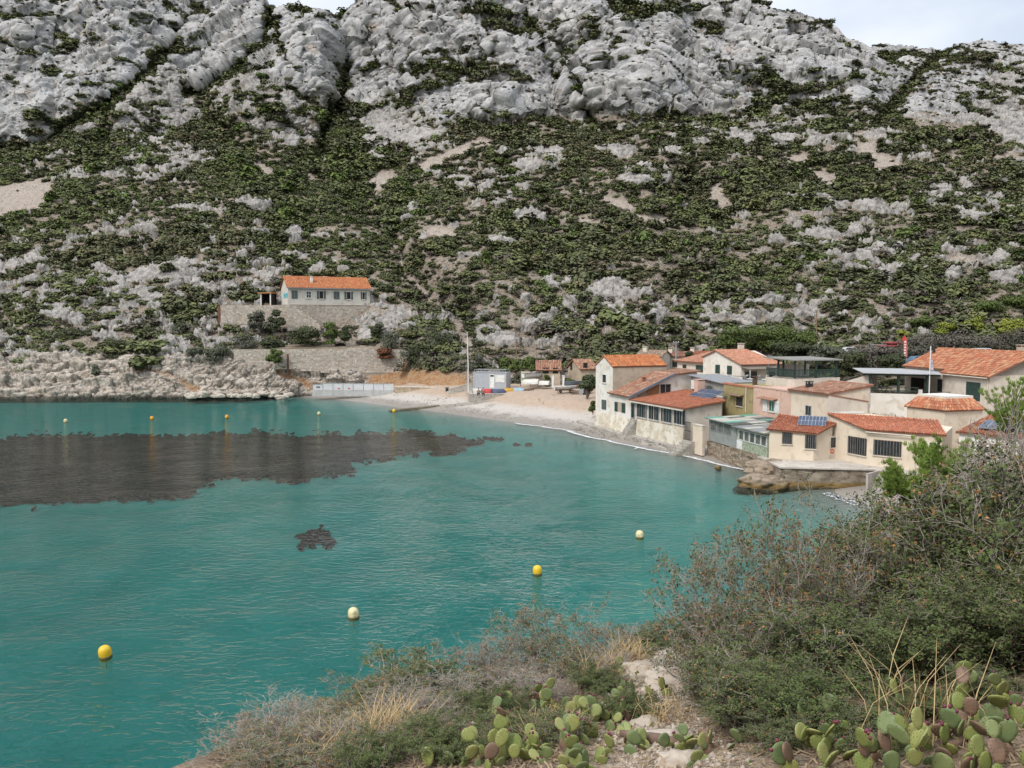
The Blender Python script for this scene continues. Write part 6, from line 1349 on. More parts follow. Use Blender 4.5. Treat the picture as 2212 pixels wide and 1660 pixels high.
# ------------------------------------------------------------------ boats
def boat(name, label, c, ang, m, up=True, L_=3.2, B=1.35, D=.55, m2=None, group=None, cat='boat', inside=None):
    root = thing(name, label, cat, c, group); st = 9; V = []; Fc = []
    prof = [(-1, 0, 1.0), (-.92, .35, .72), (-.6, .75, .3), (0, .0, .0), (.6, -.75, .3), (.92, -.35, .72), (1, 0, 1.0)]
    k = 7
    for i in range(st):
        f = i / (st - 1); x = (f - .5) * L_; w_ = B / 2 * (1 - max(0, (f - .35) / .65) ** 2.2) * (.80 + .2 * min(1, f / .3)); keel = D * (max(0, (f - .7) / .3) ** 2) * .55
        sheer = D * (1 + .18 * f * f)
        for (a, _, h) in ((-1, 0, 1), (-.93, 0, .55), (-.6, 0, .15), (0, 0, 0), (.6, 0, .15), (.93, 0, .55), (1, 0, 1)):
            V.append((x, a * w_, keel + h * (sheer - keel)))
    for i in range(st - 1):
        for j in range(k - 1): Fc.append((i * k + j, i * k + j + 1, (i + 1) * k + j + 1, (i + 1) * k + j))
    Fc.append(tuple(range(k)))
    V = np.array(V); hull_top = D * 1.0
    ca, sa = math.cos(ang), math.sin(ang)
    def tf(P):
        P = np.array(P, float).reshape(-1, 3).copy()
        if up: P[:, 2] = D * 1.05 - P[:, 2]; P[:, 1] *= -1
        return np.stack([P[:, 0] * ca - P[:, 1] * sa, P[:, 0] * sa + P[:, 1] * ca, P[:, 2]], -1) + np.array(c)
    mk('hull', tf(V), Fc, m, root, True)
    rim = MB(); rim.tube(list(tf([V[i * k] for i in range(st)])) + list(tf([V[i * k + k - 1] for i in range(st - 1, -1, -1)])), .035, 5); rim.build('gunwale', m2 or m, root)
    keelm = MB(); keelm.tube(tf([V[i * k + 3] - np.array([0, 0, .02]) for i in range(st)]), .03, 4); keelm.build('keel', m2 or m, root)
    if not up:
        dk = []; n0 = [V[i * k] * np.array([1, .93, .8]) for i in range(st)] + [V[i * k + k - 1] * np.array([1, .93, .8]) for i in range(st - 1, -1, -1)]
        mk('deck', tf(n0), [tuple(range(len(n0)))], inside or m2 or m, root)
        for f in (3, 6): mk('thwart', tf(np.concatenate([V[f * k] + [[-.12, 0, -.05]], V[f * k] + [[.12, 0, -.05]], V[f * k + k - 1] + [[.12, 0, -.05]], V[f * k + k - 1] + [[-.12, 0, -.05]]])), [(0, 1, 2, 3)], WOOD, root)
    return root
def bm_(n, c, c2_=None): return mat(n, c, c2_ or tuple(x * .8 for x in c), 1.5, rough=.5, col3=tuple(x * .6 for x in c), scale3=4)
bx0 = [(1033, 852, 'white', (.58, .57, .54), .2), (1056, 852, 'red', (.46, .045, .045), .1), (1077.5, 852, 'dark blue', (.075, .095, .16), .15), (1098, 851, 'yellow', (.55, .30, .035), .0), (1121, 850.5, 'pale blue', (.34, .46, .54), .1)]
for i, (u, v, nm, cc_, an) in enumerate(bx0):
    p = atZ(u, v, 2.63); p[1] += 1.2
    boat('upturned_boat', '%s upturned rowing boat in the row in front of the cabin' % nm, p, an, bm_('boat_' + nm.replace(' ', '_'), cc_), True, 2.5 if i else 2.0, 1.45, .78, WHITEP if i in (1, 2) else None, 'upturned boats in front of the cabin')
hp = atZ(1141, 850, 2.63); tag(boulder('net_heap', hp + (0, .8, .2), (1.1, .6, .5), 77, mat('brown_nets', (.09, .05, .04), (.14, .08, .06), 8, bump=(12, .8, .05)), 3), 'heap of brown fishing nets at the right end of the boat row', 'nets')
p = atZ(1151, 826, 4.3); boat('white_boat', 'white rowing boat standing upright on the slope by the cottages', p + (0, 1.5, .6), .5, bm_('boat_cream', (.62, .60, .55)), False, 3.6, 1.5, .75, bm_('boat_navy', (.05, .06, .10)), inside=bm_('boat_inside', (.5, .49, .45)))
for s_ in (-.7, .7): MB().box(p + (s_, 1.5 + s_ * .5, .3), (.1, 0, 0), (0, .5, 0), (0, 0, .35)).build('trestle', WOOD, None)['label'] = ('left' if s_ < 0 else 'right') + ' wooden trestle under the upright white boat'
for o in [o for o in COL.objects if o.name.startswith('trestle')]: tag(o, None, 'trestle', 'boat trestles')
p = atZ(1145, 830, 4.0); boat('upturned_dinghy', 'white dinghy leaning upside down below the upright boat', p + (0, .5, 0), 2.9, bm_('boat_white_b', (.64, .62, .57)), True, 3.0, 1.5, .75)
p = atZ(1174, 832, 3.9); boat('upturned_dinghy', 'smaller white dinghy upside down next to the information board', p + (0, .5, 0), 2.7, bm_('boat_white_c', (.60, .58, .53)), True, 2.4, 1.4, .6)
# information board
ib = atZ(1136, 832, 3.6); bd = thing('information_board', 'information board with green and yellow panel beside the boats', 'sign', ib); WI = Wall(v2(ib) + (-.95, 0), v2(ib) + (.85, 0))
for s_ in (0, 1.72): q = MB(); WI.block(q, s_, s_ + .1, 3.3, 6.2, -.1, 0); q.build('post', WOODD, bd)
q = MB(); WI.block(q, .1, 1.7, 4.2, 5.9, -.06, 0); q.build('panel', mat('board_cream', (.55, .53, .40), (.5, .48, .36), 3), bd); q = MB(); WI.block(q, .25, 1.55, 4.4, 5.3, .003, .01); q.build('map_print', mat('map_print', (.20, .34, .22), (.46, .45, .20), 2.2, lo=.45, hi=.55, col3=(.15, .30, .42), scale3=3), bd); q = MB(); WI.block(q, -.1, 1.9, 6.2, 6.28, -.25, .15); q.build('roof', WOODD, bd)
# two cottages
def cottage(name, label, cA, cB, dep_, zw, zr, seed, wins):
    WW = Wall(cA, cB); root = thing(name, label, 'house', p3(WW.pt(WW.L / 2, 0, -2)[:2], cA[2])); n_ = -WW.n; z0 = min(cA[2], cB[2])
    A, B = WW.p, WW.q; C, D_ = B + n_ * dep_, A + n_ * dep_
    walls(root, [A, B, B + n_ * dep_ / 2, C, D_, A + n_ * dep_ / 2], z0 - 1.5, [zw, zw, zr - .08, zw, zw, zr - .08], P_BEIGE)
    e = WW.d * .3
    r_ = roof_face(root, p3(A - e - n_ * .35, zw - .05), p3(B + e - n_ * .35, zw - .05), p3(A - e + n_ * dep_ / 2, zr), p3(B + e + n_ * dep_ / 2, zr), T_OLD, seed=seed, pitch=.3, course=.42)
    roof_face(root, p3(C + e + n_ * .35, zw - .05), p3(D_ - e + n_ * .35, zw - .05), p3(B + e + n_ * dep_ / 2, zr), p3(A - e + n_ * dep_ / 2, zr), T_OLD, seed=seed + 1, pitch=.3, course=.42)
    for (s0, s1, a, b_) in wins: shutter(root, WW, (s0, s1, z0 + a, z0 + b_), DARK, boards=3)
    return root, WW
c_a, c_b = atZ(1161, 820, 4.6), atZ(1210, 820, 4.6)
ck, WK = cottage('stone_cottage', 'small beige cottage with mottled tile roof above the boats', c_a, c_b, 4.6, atY(1185, 800, c_a[1])[2], atY(1185, 779.5, c_a[1] + 2.3)[2], 51, [(.9, 1.9, 1.0, 2.0), (2.6, 3.5, 1.0, 2.0)])
gW = Wall(WK.p - WK.n * 4.6, WK.p); shutter(ck, gW, (1.6, 2.6, 5.6, 6.6), DARK)
c_a, c_b = atZ(1254, 812, 5.2), atZ(1290, 812, 5.2); c_b = c_b + (0, 1.0, 0)
ck2, WK2 = cottage('stone_cottage', 'small beige cottage with tile roof half hidden by the tree beside the tower house', c_a, c_b, 5.5, atY(1262, 798, c_a[1])[2], atY(1262, 777, c_a[1] + 2.7)[2], 53, [(.5, 1.3, 1.2, 2.2)])
gW = Wall(WK2.p - WK2.n * 5.5, WK2.p); shutter(ck2, gW, (1.2, 2.0, 6.0, 7.6), DARK)
# gate posts, trailer boat, bins
for i, (u, v, lab) in enumerate(((1194, 835, 'left white gate post below the stone cottage'), (1217, 834, 'right white gate post by the hedge'))): p = atZ(u, v, 3.9); tag(MB().box(p + (0, 0, .7), (.17, 0, 0), (0, .17, 0), (0, 0, .9)).box(p + (0, 0, 1.66), (.21, 0, 0), (0, .21, 0), (0, 0, .055)).build('gate_post', WHITEP), lab, 'post', 'gate posts')
p = atZ(1222, 850, 3.1); boat('trailer_boat', 'white boat resting on a low trailer at the top of the beach', p + (0, .6, .55), .1, bm_('boat_white_d', (.62, .61, .58)), False, 3.4, 1.4, .5, WHITEP)
tl = thing('boat_trailer', 'rusty boat trailer under the white boat on the upper beach', 'trailer', p); MB().box(p + (0, .6, .45), (1.6, 0, 0), (0, .08, 0), (0, 0, .06)).build('beam', RUST, tl)
for s_ in (-.8, .8): MB().lathe(p + (s_, .2, .27), [(.27, -.07), (.27, .07)], 12, (0, 1, 0)).build('wheel', BLACK, tl)
for s_ in (-1.2, 1.2): MB().box(p + (s_, .6, .22), (.05, 0, 0), (0, .05, 0), (0, 0, .22)).build('leg', RUST, tl)
p = atZ(1240, 838, 3.9); boat('grey_boat', 'dark grey boat behind the trailer boat at the top of the beach', p + (0, .5, .25), .0, bm_('boat_grey', (.13, .145, .17)), False, 3.0, 1.3, .7)
p = atZ(1262, 842, 3.6); boat('red_boat', 'red and white boat next to the dark bins', p + (0, .5, .15), .05, bm_('boat_redw', (.52, .50, .47)), False, 3.0, 1.3, .6, bm_('boat_trim', (.40, .06, .04)))
def wbin(u, v, z, m, lab, h=1.05):
    p = atZ(u, v, z); root = thing('wheelie_bin', lab, 'bin', p, 'bins on the upper beach'); q = MB(); q.hexa([p + (-.26, -.3, .08), p + (.26, -.3, .08), p + (.26, .3, .08), p + (-.26, .3, .08)], [p + (-.32, -.36, h), p + (.32, -.36, h), p + (.32, .36, h), p + (-.32, .36, h)]); q.build('body', m, root); MB().box(p + (0, 0, h + .045), (.35, 0, 0), (0, .39, 0), (0, 0, .04)).build('lid', m, root)
    for s_ in (-.22, .22): MB().lathe(p + (s_, .3, .12), [(.12, -.04), (.12, .04)], 8, (1, 0, 0)).build('wheel', BLACK, root)
wbin(1265, 853, 3.0, mat('bin_black', (.03, .035, .035), (.045, .05, .05), 2, rough=.5), 'left dark wheelie bin beside the white tower house', 1.5); wbin(1272, 852, 3.0, mat('bin_black', (.03, .03, .03)), 'right dark wheelie bin beside the white tower house', 1.5); wbin(1255, 856, 2.8, mat('bin_grey', (.33, .34, .36), (.28, .29, .31), 2), 'grey bin in front of the red and white boat', 1.3)
picnic('work_bench', 'wooden work bench among the boats left of the bins', atZ(1247, 856, 2.7), .1, None, 2.2, WOOD)
hg_ = None
# ------------------------------------------------------------------ people
def person(label, c, face, top, legs, hairc, seed):
    """seated figure, about 1.25 m to the crown, feet in front"""
    root = thing('person', label, 'person', c, 'people sitting on the boats'); c = np.array(c, float); fx, fy = math.cos(face), math.sin(face)
    T = lambda f, r, z: (c[0] + fx * f - fy * r, c[1] + fy * f + fx * r, c[2] + z)
    def skin(name, joints, edges, m, parent, sub=2):
        me = bpy.data.meshes.new(name); org = np.array(origin_of(parent)); me.from_pydata([tuple(np.array(p) - org) for p, r in joints], edges, []); o = bpy.data.objects.new(name, me); link(o, parent)
        o.modifiers.new('skin', 'SKIN'); sl_ = me.skin_vertices[0] if me.skin_vertices else None
        if sl_:
            for i, (p, r) in enumerate(joints): sl_.data[i].radius = (r, r); sl_.data[i].use_root = (i == 0)
        sb2 = o.modifiers.new('sub', 'SUBSURF'); sb2.levels = sub; sb2.render_levels = sub
        me.materials.append(m); return o
    SK = mat('skin', (.50, .31, .22), (.46, .28, .2), 6, rough=.6)
    J = [(T(0, 0, .44), .13), (T(.02, 0, .62), .13), (T(.05, 0, .85), .15), (T(.05, 0, .98), .06), (T(.08, 0, 1.06), .075), (T(.09, 0, 1.19), .085),
         (T(.04, .19, .88), .06), (T(.12, .26, .64), .045), (T(.34, .18, .52), .035), (T(.42, .16, .50), .035), (T(.04, -.19, .88), .06), (T(.12, -.26, .64), .045), (T(.34, -.18, .52), .035), (T(.42, -.16, .50), .035),
         (T(.05, .1, .44), .09), (T(.44, .13, .47), .065), (T(.40, .13, .07), .045), (T(.55, .14, .04), .04), (T(.05, -.1, .44), .09), (T(.44, -.13, .47), .065), (T(.42, -.13, .07), .045), (T(.57, -.14, .04), .04)]
    E = [(0, 1), (1, 2), (2, 3), (3, 4), (4, 5), (2, 6), (6, 7), (7, 8), (8, 9), (2, 10), (10, 11), (11, 12), (12, 13), (0, 14), (14, 15), (15, 16), (16, 17), (0, 18), (18, 19), (19, 20), (20, 21)]
    skin('body', J, E, SK, root)
    g = lambda idx, k: [(J[i][0], J[i][1] * k) for i in idx]
    skin('jacket', g((1, 2, 6, 7, 8, 10, 11, 12), 1.16), [(0, 1), (1, 2), (2, 3), (3, 4), (1, 5), (5, 6), (6, 7)], top, root)
    skin('trousers', g((0, 14, 15, 16, 18, 19, 20), 1.16), [(0, 1), (1, 2), (2, 3), (0, 4), (4, 5), (5, 6)], legs, root)
    for i in (17, 21): a, b_ = np.array(J[i - 1][0]), np.array(J[i][0]); MB().tube([a + (0, 0, -.02), b_], [.055, .05], 6).build('shoe', BLACK, root)
    hd = np.array(J[5][0]); q = MB(); q.lathe(hd + (-.02 * fx, -.02 * fy, -.02), [(.098, 0), (.102, .05), (.085, .1), (.03, .125)], 10); q.build('hair', hairc, root, True)
    MB().box(hd + np.array([fx * .1, fy * .1, -.02]), (.012, 0, 0), (0, .012, 0), (0, 0, .02)).build('nose', SK, root)
HAIR = mat('dark_hair', (.03, .022, .016)); JK = mat('charcoal_jacket', (.045, .045, .05), (.06, .06, .065), 6); JR = mat('red_jacket', (.20, .035, .035), (.08, .03, .03), 3, lo=.45, hi=.55); TR = mat('dark_trousers', (.035, .037, .05))
p = atZ(1034, 856, 2.74); person('person in a charcoal jacket sitting against the white upturned boat', p + (0, .1, 0), R(-100), JK, TR, HAIR, 1)
p = atZ(1043.5, 856, 2.74); person('person in a dark red jacket sitting in front of the red boat', p + (0, .1, 0), R(-80), JR, TR, HAIR, 2)
# ------------------------------------------------------------------ buoys
YEL = mat('buoy_yellow', (.72, .47, .02), (.66, .42, .02), 3, rough=.45); ORG = mat('buoy_orange', (.72, .33, .015), (.62, .26, .012), 3, rough=.45); PAL = mat('buoy_faded_cream', (.66, .58, .33), (.58, .50, .29), 3, rough=.55, col3=(.42, .36, .22), scale3=6); WEED = mat('buoy_weed', (.16, .13, .05), (.10, .09, .04), 6)
BU = [(142, 912, PAL, 'faded cream buoy, leftmost of the far row'), (328, 906, ORG, 'orange buoy, second from the left in the far row'), (490, 903, ORG, 'orange buoy in the middle of the far row'), (689, 896, PAL, 'faded cream buoy in the far row below the site hoarding'), (851, 890, YEL, 'yellow buoy floating near the end of the slipway'), (1382, 1161, PAL, 'faded cream buoy off the white tower house'), (1161, 1239, YEL, 'yellow buoy in the middle of the cove'), (764, 1333, PAL, 'faded cream buoy in front of the dry foreground bushes'), (228, 1417, YEL, 'large yellow buoy nearest to the camera at lower left')]
for i, (u, v, m_, lab) in enumerate(BU):
    p = atZ(u, v, 0); root = thing('mooring_buoy', lab, 'buoy', p, 'mooring buoys in the cove'); r_ = .26; ti = RNG.uniform(-.1, .1, 2)
    ax_ = (ti[0], ti[1], 1)
    MB().lathe(p, [(r_ * .75, -.2), (r_, -.1), (r_, .20), (r_ * .97, .27), (r_ * .86, .35), (r_ * .62, .42), (r_ * .32, .455), (r_ * .05, .465)], 18, ax_).build('float', m_, root, True)
    MB().lathe(p, [(r_ * 1.02, -.12), (r_ * 1.025, -.02), (r_ * 1.02, .035)], 18, ax_).build('weed_band', WEED, root, True)
    MB().tube([p + (0, 0, -.2), p + (.02, .01, -.4), p + (.03, .03, -.6)], .015, 5).build('mooring_rope', WEED, root)
# ------------------------------------------------------------------ foam, seagrass, shore boulders
FOAM = mat('sea_foam', (.78, .80, .80), (.70, .73, .74), 5, rough=.9)
rng = np.random.default_rng(77)
wl = np.array([atZ(u, v, 0)[:2] for u, v in WL_PX[5:]] + [list(wpt(1625, 1016))]); seg = np.r_[0, np.cumsum(np.linalg.norm(np.diff(wl, axis=0), axis=1))]
def wl_at(s): return np.stack([np.interp(s, seg, wl[:, 0]), np.interp(s, seg, wl[:, 1])], -1)
n_ = 2600; s_ = rng.uniform(0, seg[-1], n_); a_ = wl_at(s_); b2 = wl_at(np.minimum(s_ + .3, seg[-1])); dd = b2 - a_ + 1e-6; dd /= np.linalg.norm(dd, axis=1, keepdims=True); nn = np.stack([-np.abs(dd[:, 1]), -np.abs(dd[:, 0])], -1)
off = .55 + 1.0 * fbm(s_ / 7, s_ * 0, 3, 5) + rng.normal(0, .10, n_) * (1 + 1.5 * (fbm(s_ / 3, s_ * 0 + 3, 2, 9) > .2)); keep = (fbm(s_ / 9, s_ * 0 + 9, 2, 19) > -.45) & (s_ > seg[-1] * .12)
C = a_ + nn * off[:, None]; L_ = rng.uniform(.08, .34, n_)[:, None]; B_2 = rng.uniform(.03, .10, n_)[:, None]; z_ = np.full((n_, 1), .012) + rng.uniform(0, .02, (n_, 1))
q4 = [np.concatenate([C + dd * L_ * sx_ + nn * B_2 * sy_, z_], 1) for sx_, sy_ in ((-1, -.3), (0, -1), (1, .2), (.1, 1))]
V = np.stack(q4, 1)[keep].reshape(-1, 3)
tag(mk_np('surf_foam', V, np.arange(len(V)).reshape(-1, 4), FOAM), 'thin white line of surf along the sand', None, kind='stuff')
a0, a1 = np.array(wpt(1800, 1064)), np.array(wpt(1870, 1088)); n_ = 260; f = rng.uniform(0, 1, n_)[:, None]; C = a0 * (1 - f) + a1 * f + np.array([-.9, -.5]) * (rng.normal(.8, .22, (n_, 1))); dd = np.tile((a1 - a0) / np.linalg.norm(a1 - a0), (n_, 1)); nn = np.stack([-dd[:, 1], dd[:, 0]], -1); L_ = rng.uniform(.08, .3, (n_, 1)); B_2 = rng.uniform(.03, .1, (n_, 1)); z_ = np.full((n_, 1), .014)
V = np.stack([np.concatenate([C + dd * L_ * sx_ + nn * B_2 * sy_, z_], 1) for sx_, sy_ in ((-1, -.3), (0, -1), (1, .2), (.1, 1))], 1).reshape(-1, 3)
tag(mk_np('wave_foam', V, np.arange(len(V)).reshape(-1, 4), FOAM), 'breaking white wavelet below the quay', None, kind='stuff')
GRASS = leaf_mat('seagrass', (.006, .006, .004), (.012, .011, .007))
def bedz(x, y):
    s = sdf(x, y, LAND); return bed_z(x, y, s)
SG = [[(-60, 962), (60, 949), (200, 946), (350, 946), (560, 941), (700, 947), (850, 940), (905, 935), (960, 950), (1040, 955), (950, 968), (850, 977), (800, 992), (752, 1001), (762, 1015), (700, 1022), (650, 1030), (622, 1038), (590, 1028), (500, 1026), (450, 1036), (415, 1050), (400, 1070), (300, 1069), (200, 1076), (100, 1079), (0, 1085), (-60, 1090)],
      [(648, 1154), (664, 1148), (698, 1150), (716, 1164), (706, 1178), (680, 1182), (656, 1174)]]
rng = np.random.default_rng(99); pts = []
for pi_, poly in enumerate(SG):
    pu, pv = np.array(poly).T; n_ = 90000 if pi_ == 0 else 1800
    U_ = rng.uniform(pu.min() - 60, pu.max() + 120, n_); V_ = 700 + (14 * F) / rng.uniform(14 * F / (pv.max() + 12 - 700), 14 * F / (pv.min() - 12 - 700), n_)
    wob = 16 * fbm(U_ / 40, V_ / 14, 3, 7) * (1 if pi_ == 0 else .6)
    d = sdf(U_ + wob, V_ + wob * .35, poly); wisp = (U_ > 850) | (pi_ == 1)
    keep = (d > rng.normal(0, 2.6, n_) * (1 + 1.5 * (fbm(U_ / 25, V_ / 8, 2, 37) > .1))) & (~wisp | (fbm(U_ / 30, V_ / 5, 3, 17) > -.15)); pts.append(np.stack([U_[keep], V_[keep]], -1))
U_ = rng.uniform(900, 1150, 5000); V_ = rng.uniform(944, 992, 5000); keep = (fbm(U_ / 60, V_ / 9, 3, 27) > .12) & (np.abs(V_ - 960) < 22 * (1150 - U_) / 250 + 5); pts.append(np.stack([U_[keep], V_[keep]], -1))
pts = np.concatenate(pts); Zb = np.full(len(pts), -1.0)
cy = (830 - pts[:, 1]) / F; dy, dz = CP + cy * SP, -SP + cy * CP
for _ in range(5):
    k_ = (Zb - CAM_H) / dz; Xp, Yp = (pts[:, 0] - 1106) / F * k_, dy * k_; Zb = np.minimum(bedz(Xp, Yp) + .22, -.12)
P = np.stack([Xp, Yp, Zb], -1); Vq, Fq = leaves(P, np.tile([0, -.35, .9], (len(P), 1)), .40, rng, .7, .3); Vq[:, 2] = np.minimum(Vq[:, 2], -.05)
tag(mk_np('seagrass_meadow', Vq, Fq, GRASS, smooth=False), 'dark seagrass meadow under the clear water', None, kind='stuff')
LIMEB = mat('pale_shore_boulder', (.47, .425, .36), (.40, .35, .285), 1.1, col3=(.30, .25, .19), scale3=3, bump=(4, .7, .08))
rng = np.random.default_rng(4); k = 0
ORD = ['%d%s' % (n, 'th' if 10 < n < 20 else {1: 'st', 2: 'nd', 3: 'rd'}.get(n % 10, 'th')) for n in range(1, 40)]
for i in range(34):
    u = 405 + i * 6.6 + rng.uniform(-3, 3); v = 860 - rng.uniform(0, 9); z = rng.uniform(.0, .5) + (862 - v) * .04; r_ = rng.uniform(.45, 1.05) * (1.25 if i % 5 == 0 else .85); p = atZ(u, v, z)
    lab = 'pale boulder, %s from the left along the water below the retaining wall' % ORD[i]
    tag(boulder('shore_boulder', p, (r_ * rng.uniform(.9, 1.5), r_, r_ * rng.uniform(.6, .85)), 400 + i, LIMEB, 3), lab, 'boulder', 'pale boulders along the far shore')
# ------------------------------------------------------------------ background: poles, walls, roofs, rack, banner, cars
def pole(label, u, v0, v1, Y, m=WOOD, r=.12, arm=False):
    a, b_ = atY(u, v0, Y), atY(u, v1, Y); b_[2] -= .5; root = thing('utility_pole', label, 'pole', b_, 'utility poles'); MB().tube([b_, a], [r, r * .75], 7).build('pole', m, root)
    MB().tube([a - (.5, 0, .25), a - (-.5, 0, .25)], .05, 4).build('crossarm', m, root)
    for s_ in (-.4, .4): MB().lathe(a - (s_, 0, .22), [(.05, 0), (.07, .08), (.03, .16)], 6).build('insulator', WHITEP, root)
pole('thin wooden pole among the bushes right of the cabin', 1115.5, 736, 792, 150); pole('pole behind the annex roof at the long pale wall', 1460.5, 737, 775, 135, METAL); pole('tall wooden utility pole in front of the rocky slope', 1764, 672, 752, 150); pole('slim pole left of the leafy cottage tree', 1203, 730, 790, 152)
wa, wb = atY(1312, 752, 158), atY(1512, 750, 166); BWl = Wall(wa, wb); bwl_ = thing('boundary_wall', 'long pale boundary wall at the foot of the mountain', 'wall', p3((v2(wa) + v2(wb)) / 2, 8)); q = MB(); BWl.block(q, 0, BWl.L, 7, BWl.hit(1400, 747)[1], -.4, 0); q.build('wall', P_PALE, bwl_); q = MB(); BWl.block(q, -.05, BWl.L + .05, BWl.hit(1400, 747)[1] + .003, BWl.hit(1400, 747)[1] + .15, -.5, .08); q.build('coping', P_BEIGE, bwl_)
def far_house(label, ua, ub, vE, vR, Y, tm, seed, chim=None):
    A, B = atY(ua, vE, Y), atY(ub, vE, Y - 2); WW = Wall(A, B); zE = (A[2] + B[2]) / 2; n_ = -WW.n; zR = atY((ua + ub) / 2, vR, Y + 2.5)[2]
    root = thing('far_house', label, 'house', p3(WW.pt(WW.L / 2, 0, -2.5)[:2], zE - 3), 'small houses at the back of the village'); walls(root, [WW.p, WW.q, WW.q + n_ * 3, WW.q + n_ * 6, WW.p + n_ * 6, WW.p + n_ * 3], zE - 3.5, [zE, zE, zR - .1, zE, zE, zR - .1], P_PALE)
    e = WW.d * .25; roof_face(root, p3(WW.p - e - n_ * .3, zE), p3(WW.q + e - n_ * .3, zE), p3(WW.p - e + n_ * 3, zR), p3(WW.q + e + n_ * 3, zR), tm, seed=seed, pitch=.32, course=.45); roof_face(root, p3(WW.q + e + n_ * 6.3, zE), p3(WW.p - e + n_ * 6.3, zE), p3(WW.q + e + n_ * 3, zR), p3(WW.p - e + n_ * 3, zR), tm, seed=seed + 1, pitch=.32, course=.45)
    chimney(root, WW.p + WW.d * WW.L * .2 + n_ * 2.2, .7, .6, zR - .8, zR + .5, P_PALE, WW.d); window(root, WW, (WW.L * .5, WW.L * .5 + .9, zE - 1.8, zE - .6), WOODD, 2, 0, True)
far_house('far low roof with a twin chimney behind the tower house', 1374, 1428, 771, 757, 142, mat('bleached_tile', (.50, .36, .25), (.42, .26, .17), 1.5, rnd=(.56, .47, .36)), 61); far_house('far low orange roof behind the pole and annex', 1430, 1476, 771, 760, 146, T_OLD, 63); far_house('far red roof at the end of the boundary wall', 1478, 1522, 769, 759, 148, T_RED, 65)
# kayak rack
kr = atY(2090 - 1106 + 0 + 0 + 0 if False else 1905, 752, 135); rk_t = thing('kayak_rack', 'steel rack carrying red kayaks behind the shrubs', 'rack', kr - (0, 0, 2))
for s_ in (-1.8, 0, 1.8): MB().tube([kr + (s_, 0, -2), kr + (s_, 0, .9)], .06, 5).build('post', STEEL, rk_t)
for z_ in (.0, .55): MB().tube([kr + (-1.9, 0, z_), kr + (1.9, 0, z_)], .05, 5).build('beam', STEEL, rk_t)
KR = mat('kayak_red', (.26, .05, .05), (.20, .04, .04), 2, rough=.4)
for i, (dx, z_, lab) in enumerate(((.9, .25, 'lower red kayak on the rack'), (1.9, .78, 'upper red kayak on the rack'))):
    c_ = kr + (dx, -.25, z_); kq = thing('kayak', lab, 'kayak', c_, 'kayaks on the rack'); MB().tube([c_ + (x_, 0, .12 * (abs(x_) / 2) ** 2) for x_ in np.linspace(-2, 2, 11)], [.02, .12, .2, .26, .3, .31, .3, .26, .2, .12, .02], 8).build('hull', KR, kq, True); MB().lathe(c_ + (0, 0, .26), [(.24, 0), (.26, .05), (.2, .06)], 10).build('cockpit', BLACK, kq)
# feather banner
bb = atY(1958, 784, 112); fb_ = thing('feather_banner', 'tall red feather banner with white lettering behind the tiled house', 'banner', bb); tpz = atY(1954, 724, 112)[2]
MB().tube([bb - (0, 0, 1.0), bb + (.0, 0, (tpz - bb[2]) * .6), bb + (-.35, 0, tpz - bb[2])], [.05, .04, .02], 6).build('pole', STEEL, fb_)
Hb = tpz - bb[2]; V = []; n_ = 9
for i in range(n_):
    f = i / (n_ - 1); w_ = (.85 - .1 * f) * math.sin(math.pi * min(1, .25 + .75 * (1 - f) ** .8)) ** .5 if f < 1 else .02; x0_ = -.35 * max(0, (f - .5) / .5) ** 2
    V += [bb + (x0_ - w_ * .75 + .05, -.02, Hb * (.12 + .88 * f)), bb + (x0_ + .05, -.02, Hb * (.12 + .88 * f))]
mk('sail', V, [(2 * i, 2 * i + 1, 2 * i + 3, 2 * i + 2) for i in range(n_ - 1)], mat('banner_red', (.55, .05, .04), (.48, .045, .035), 2), fb_)
for i in range(6): z_ = Hb * (.25 + i * .10); MB().box(bb + (-.28, -.035, z_), (.13, 0, 0), (0, .006, 0), (0, 0, .11)).box(bb + (-.28, -.045, z_), (.05, 0, 0), (0, .006, 0), (0, 0, .04)).build('letter', WHITEP, fb_)
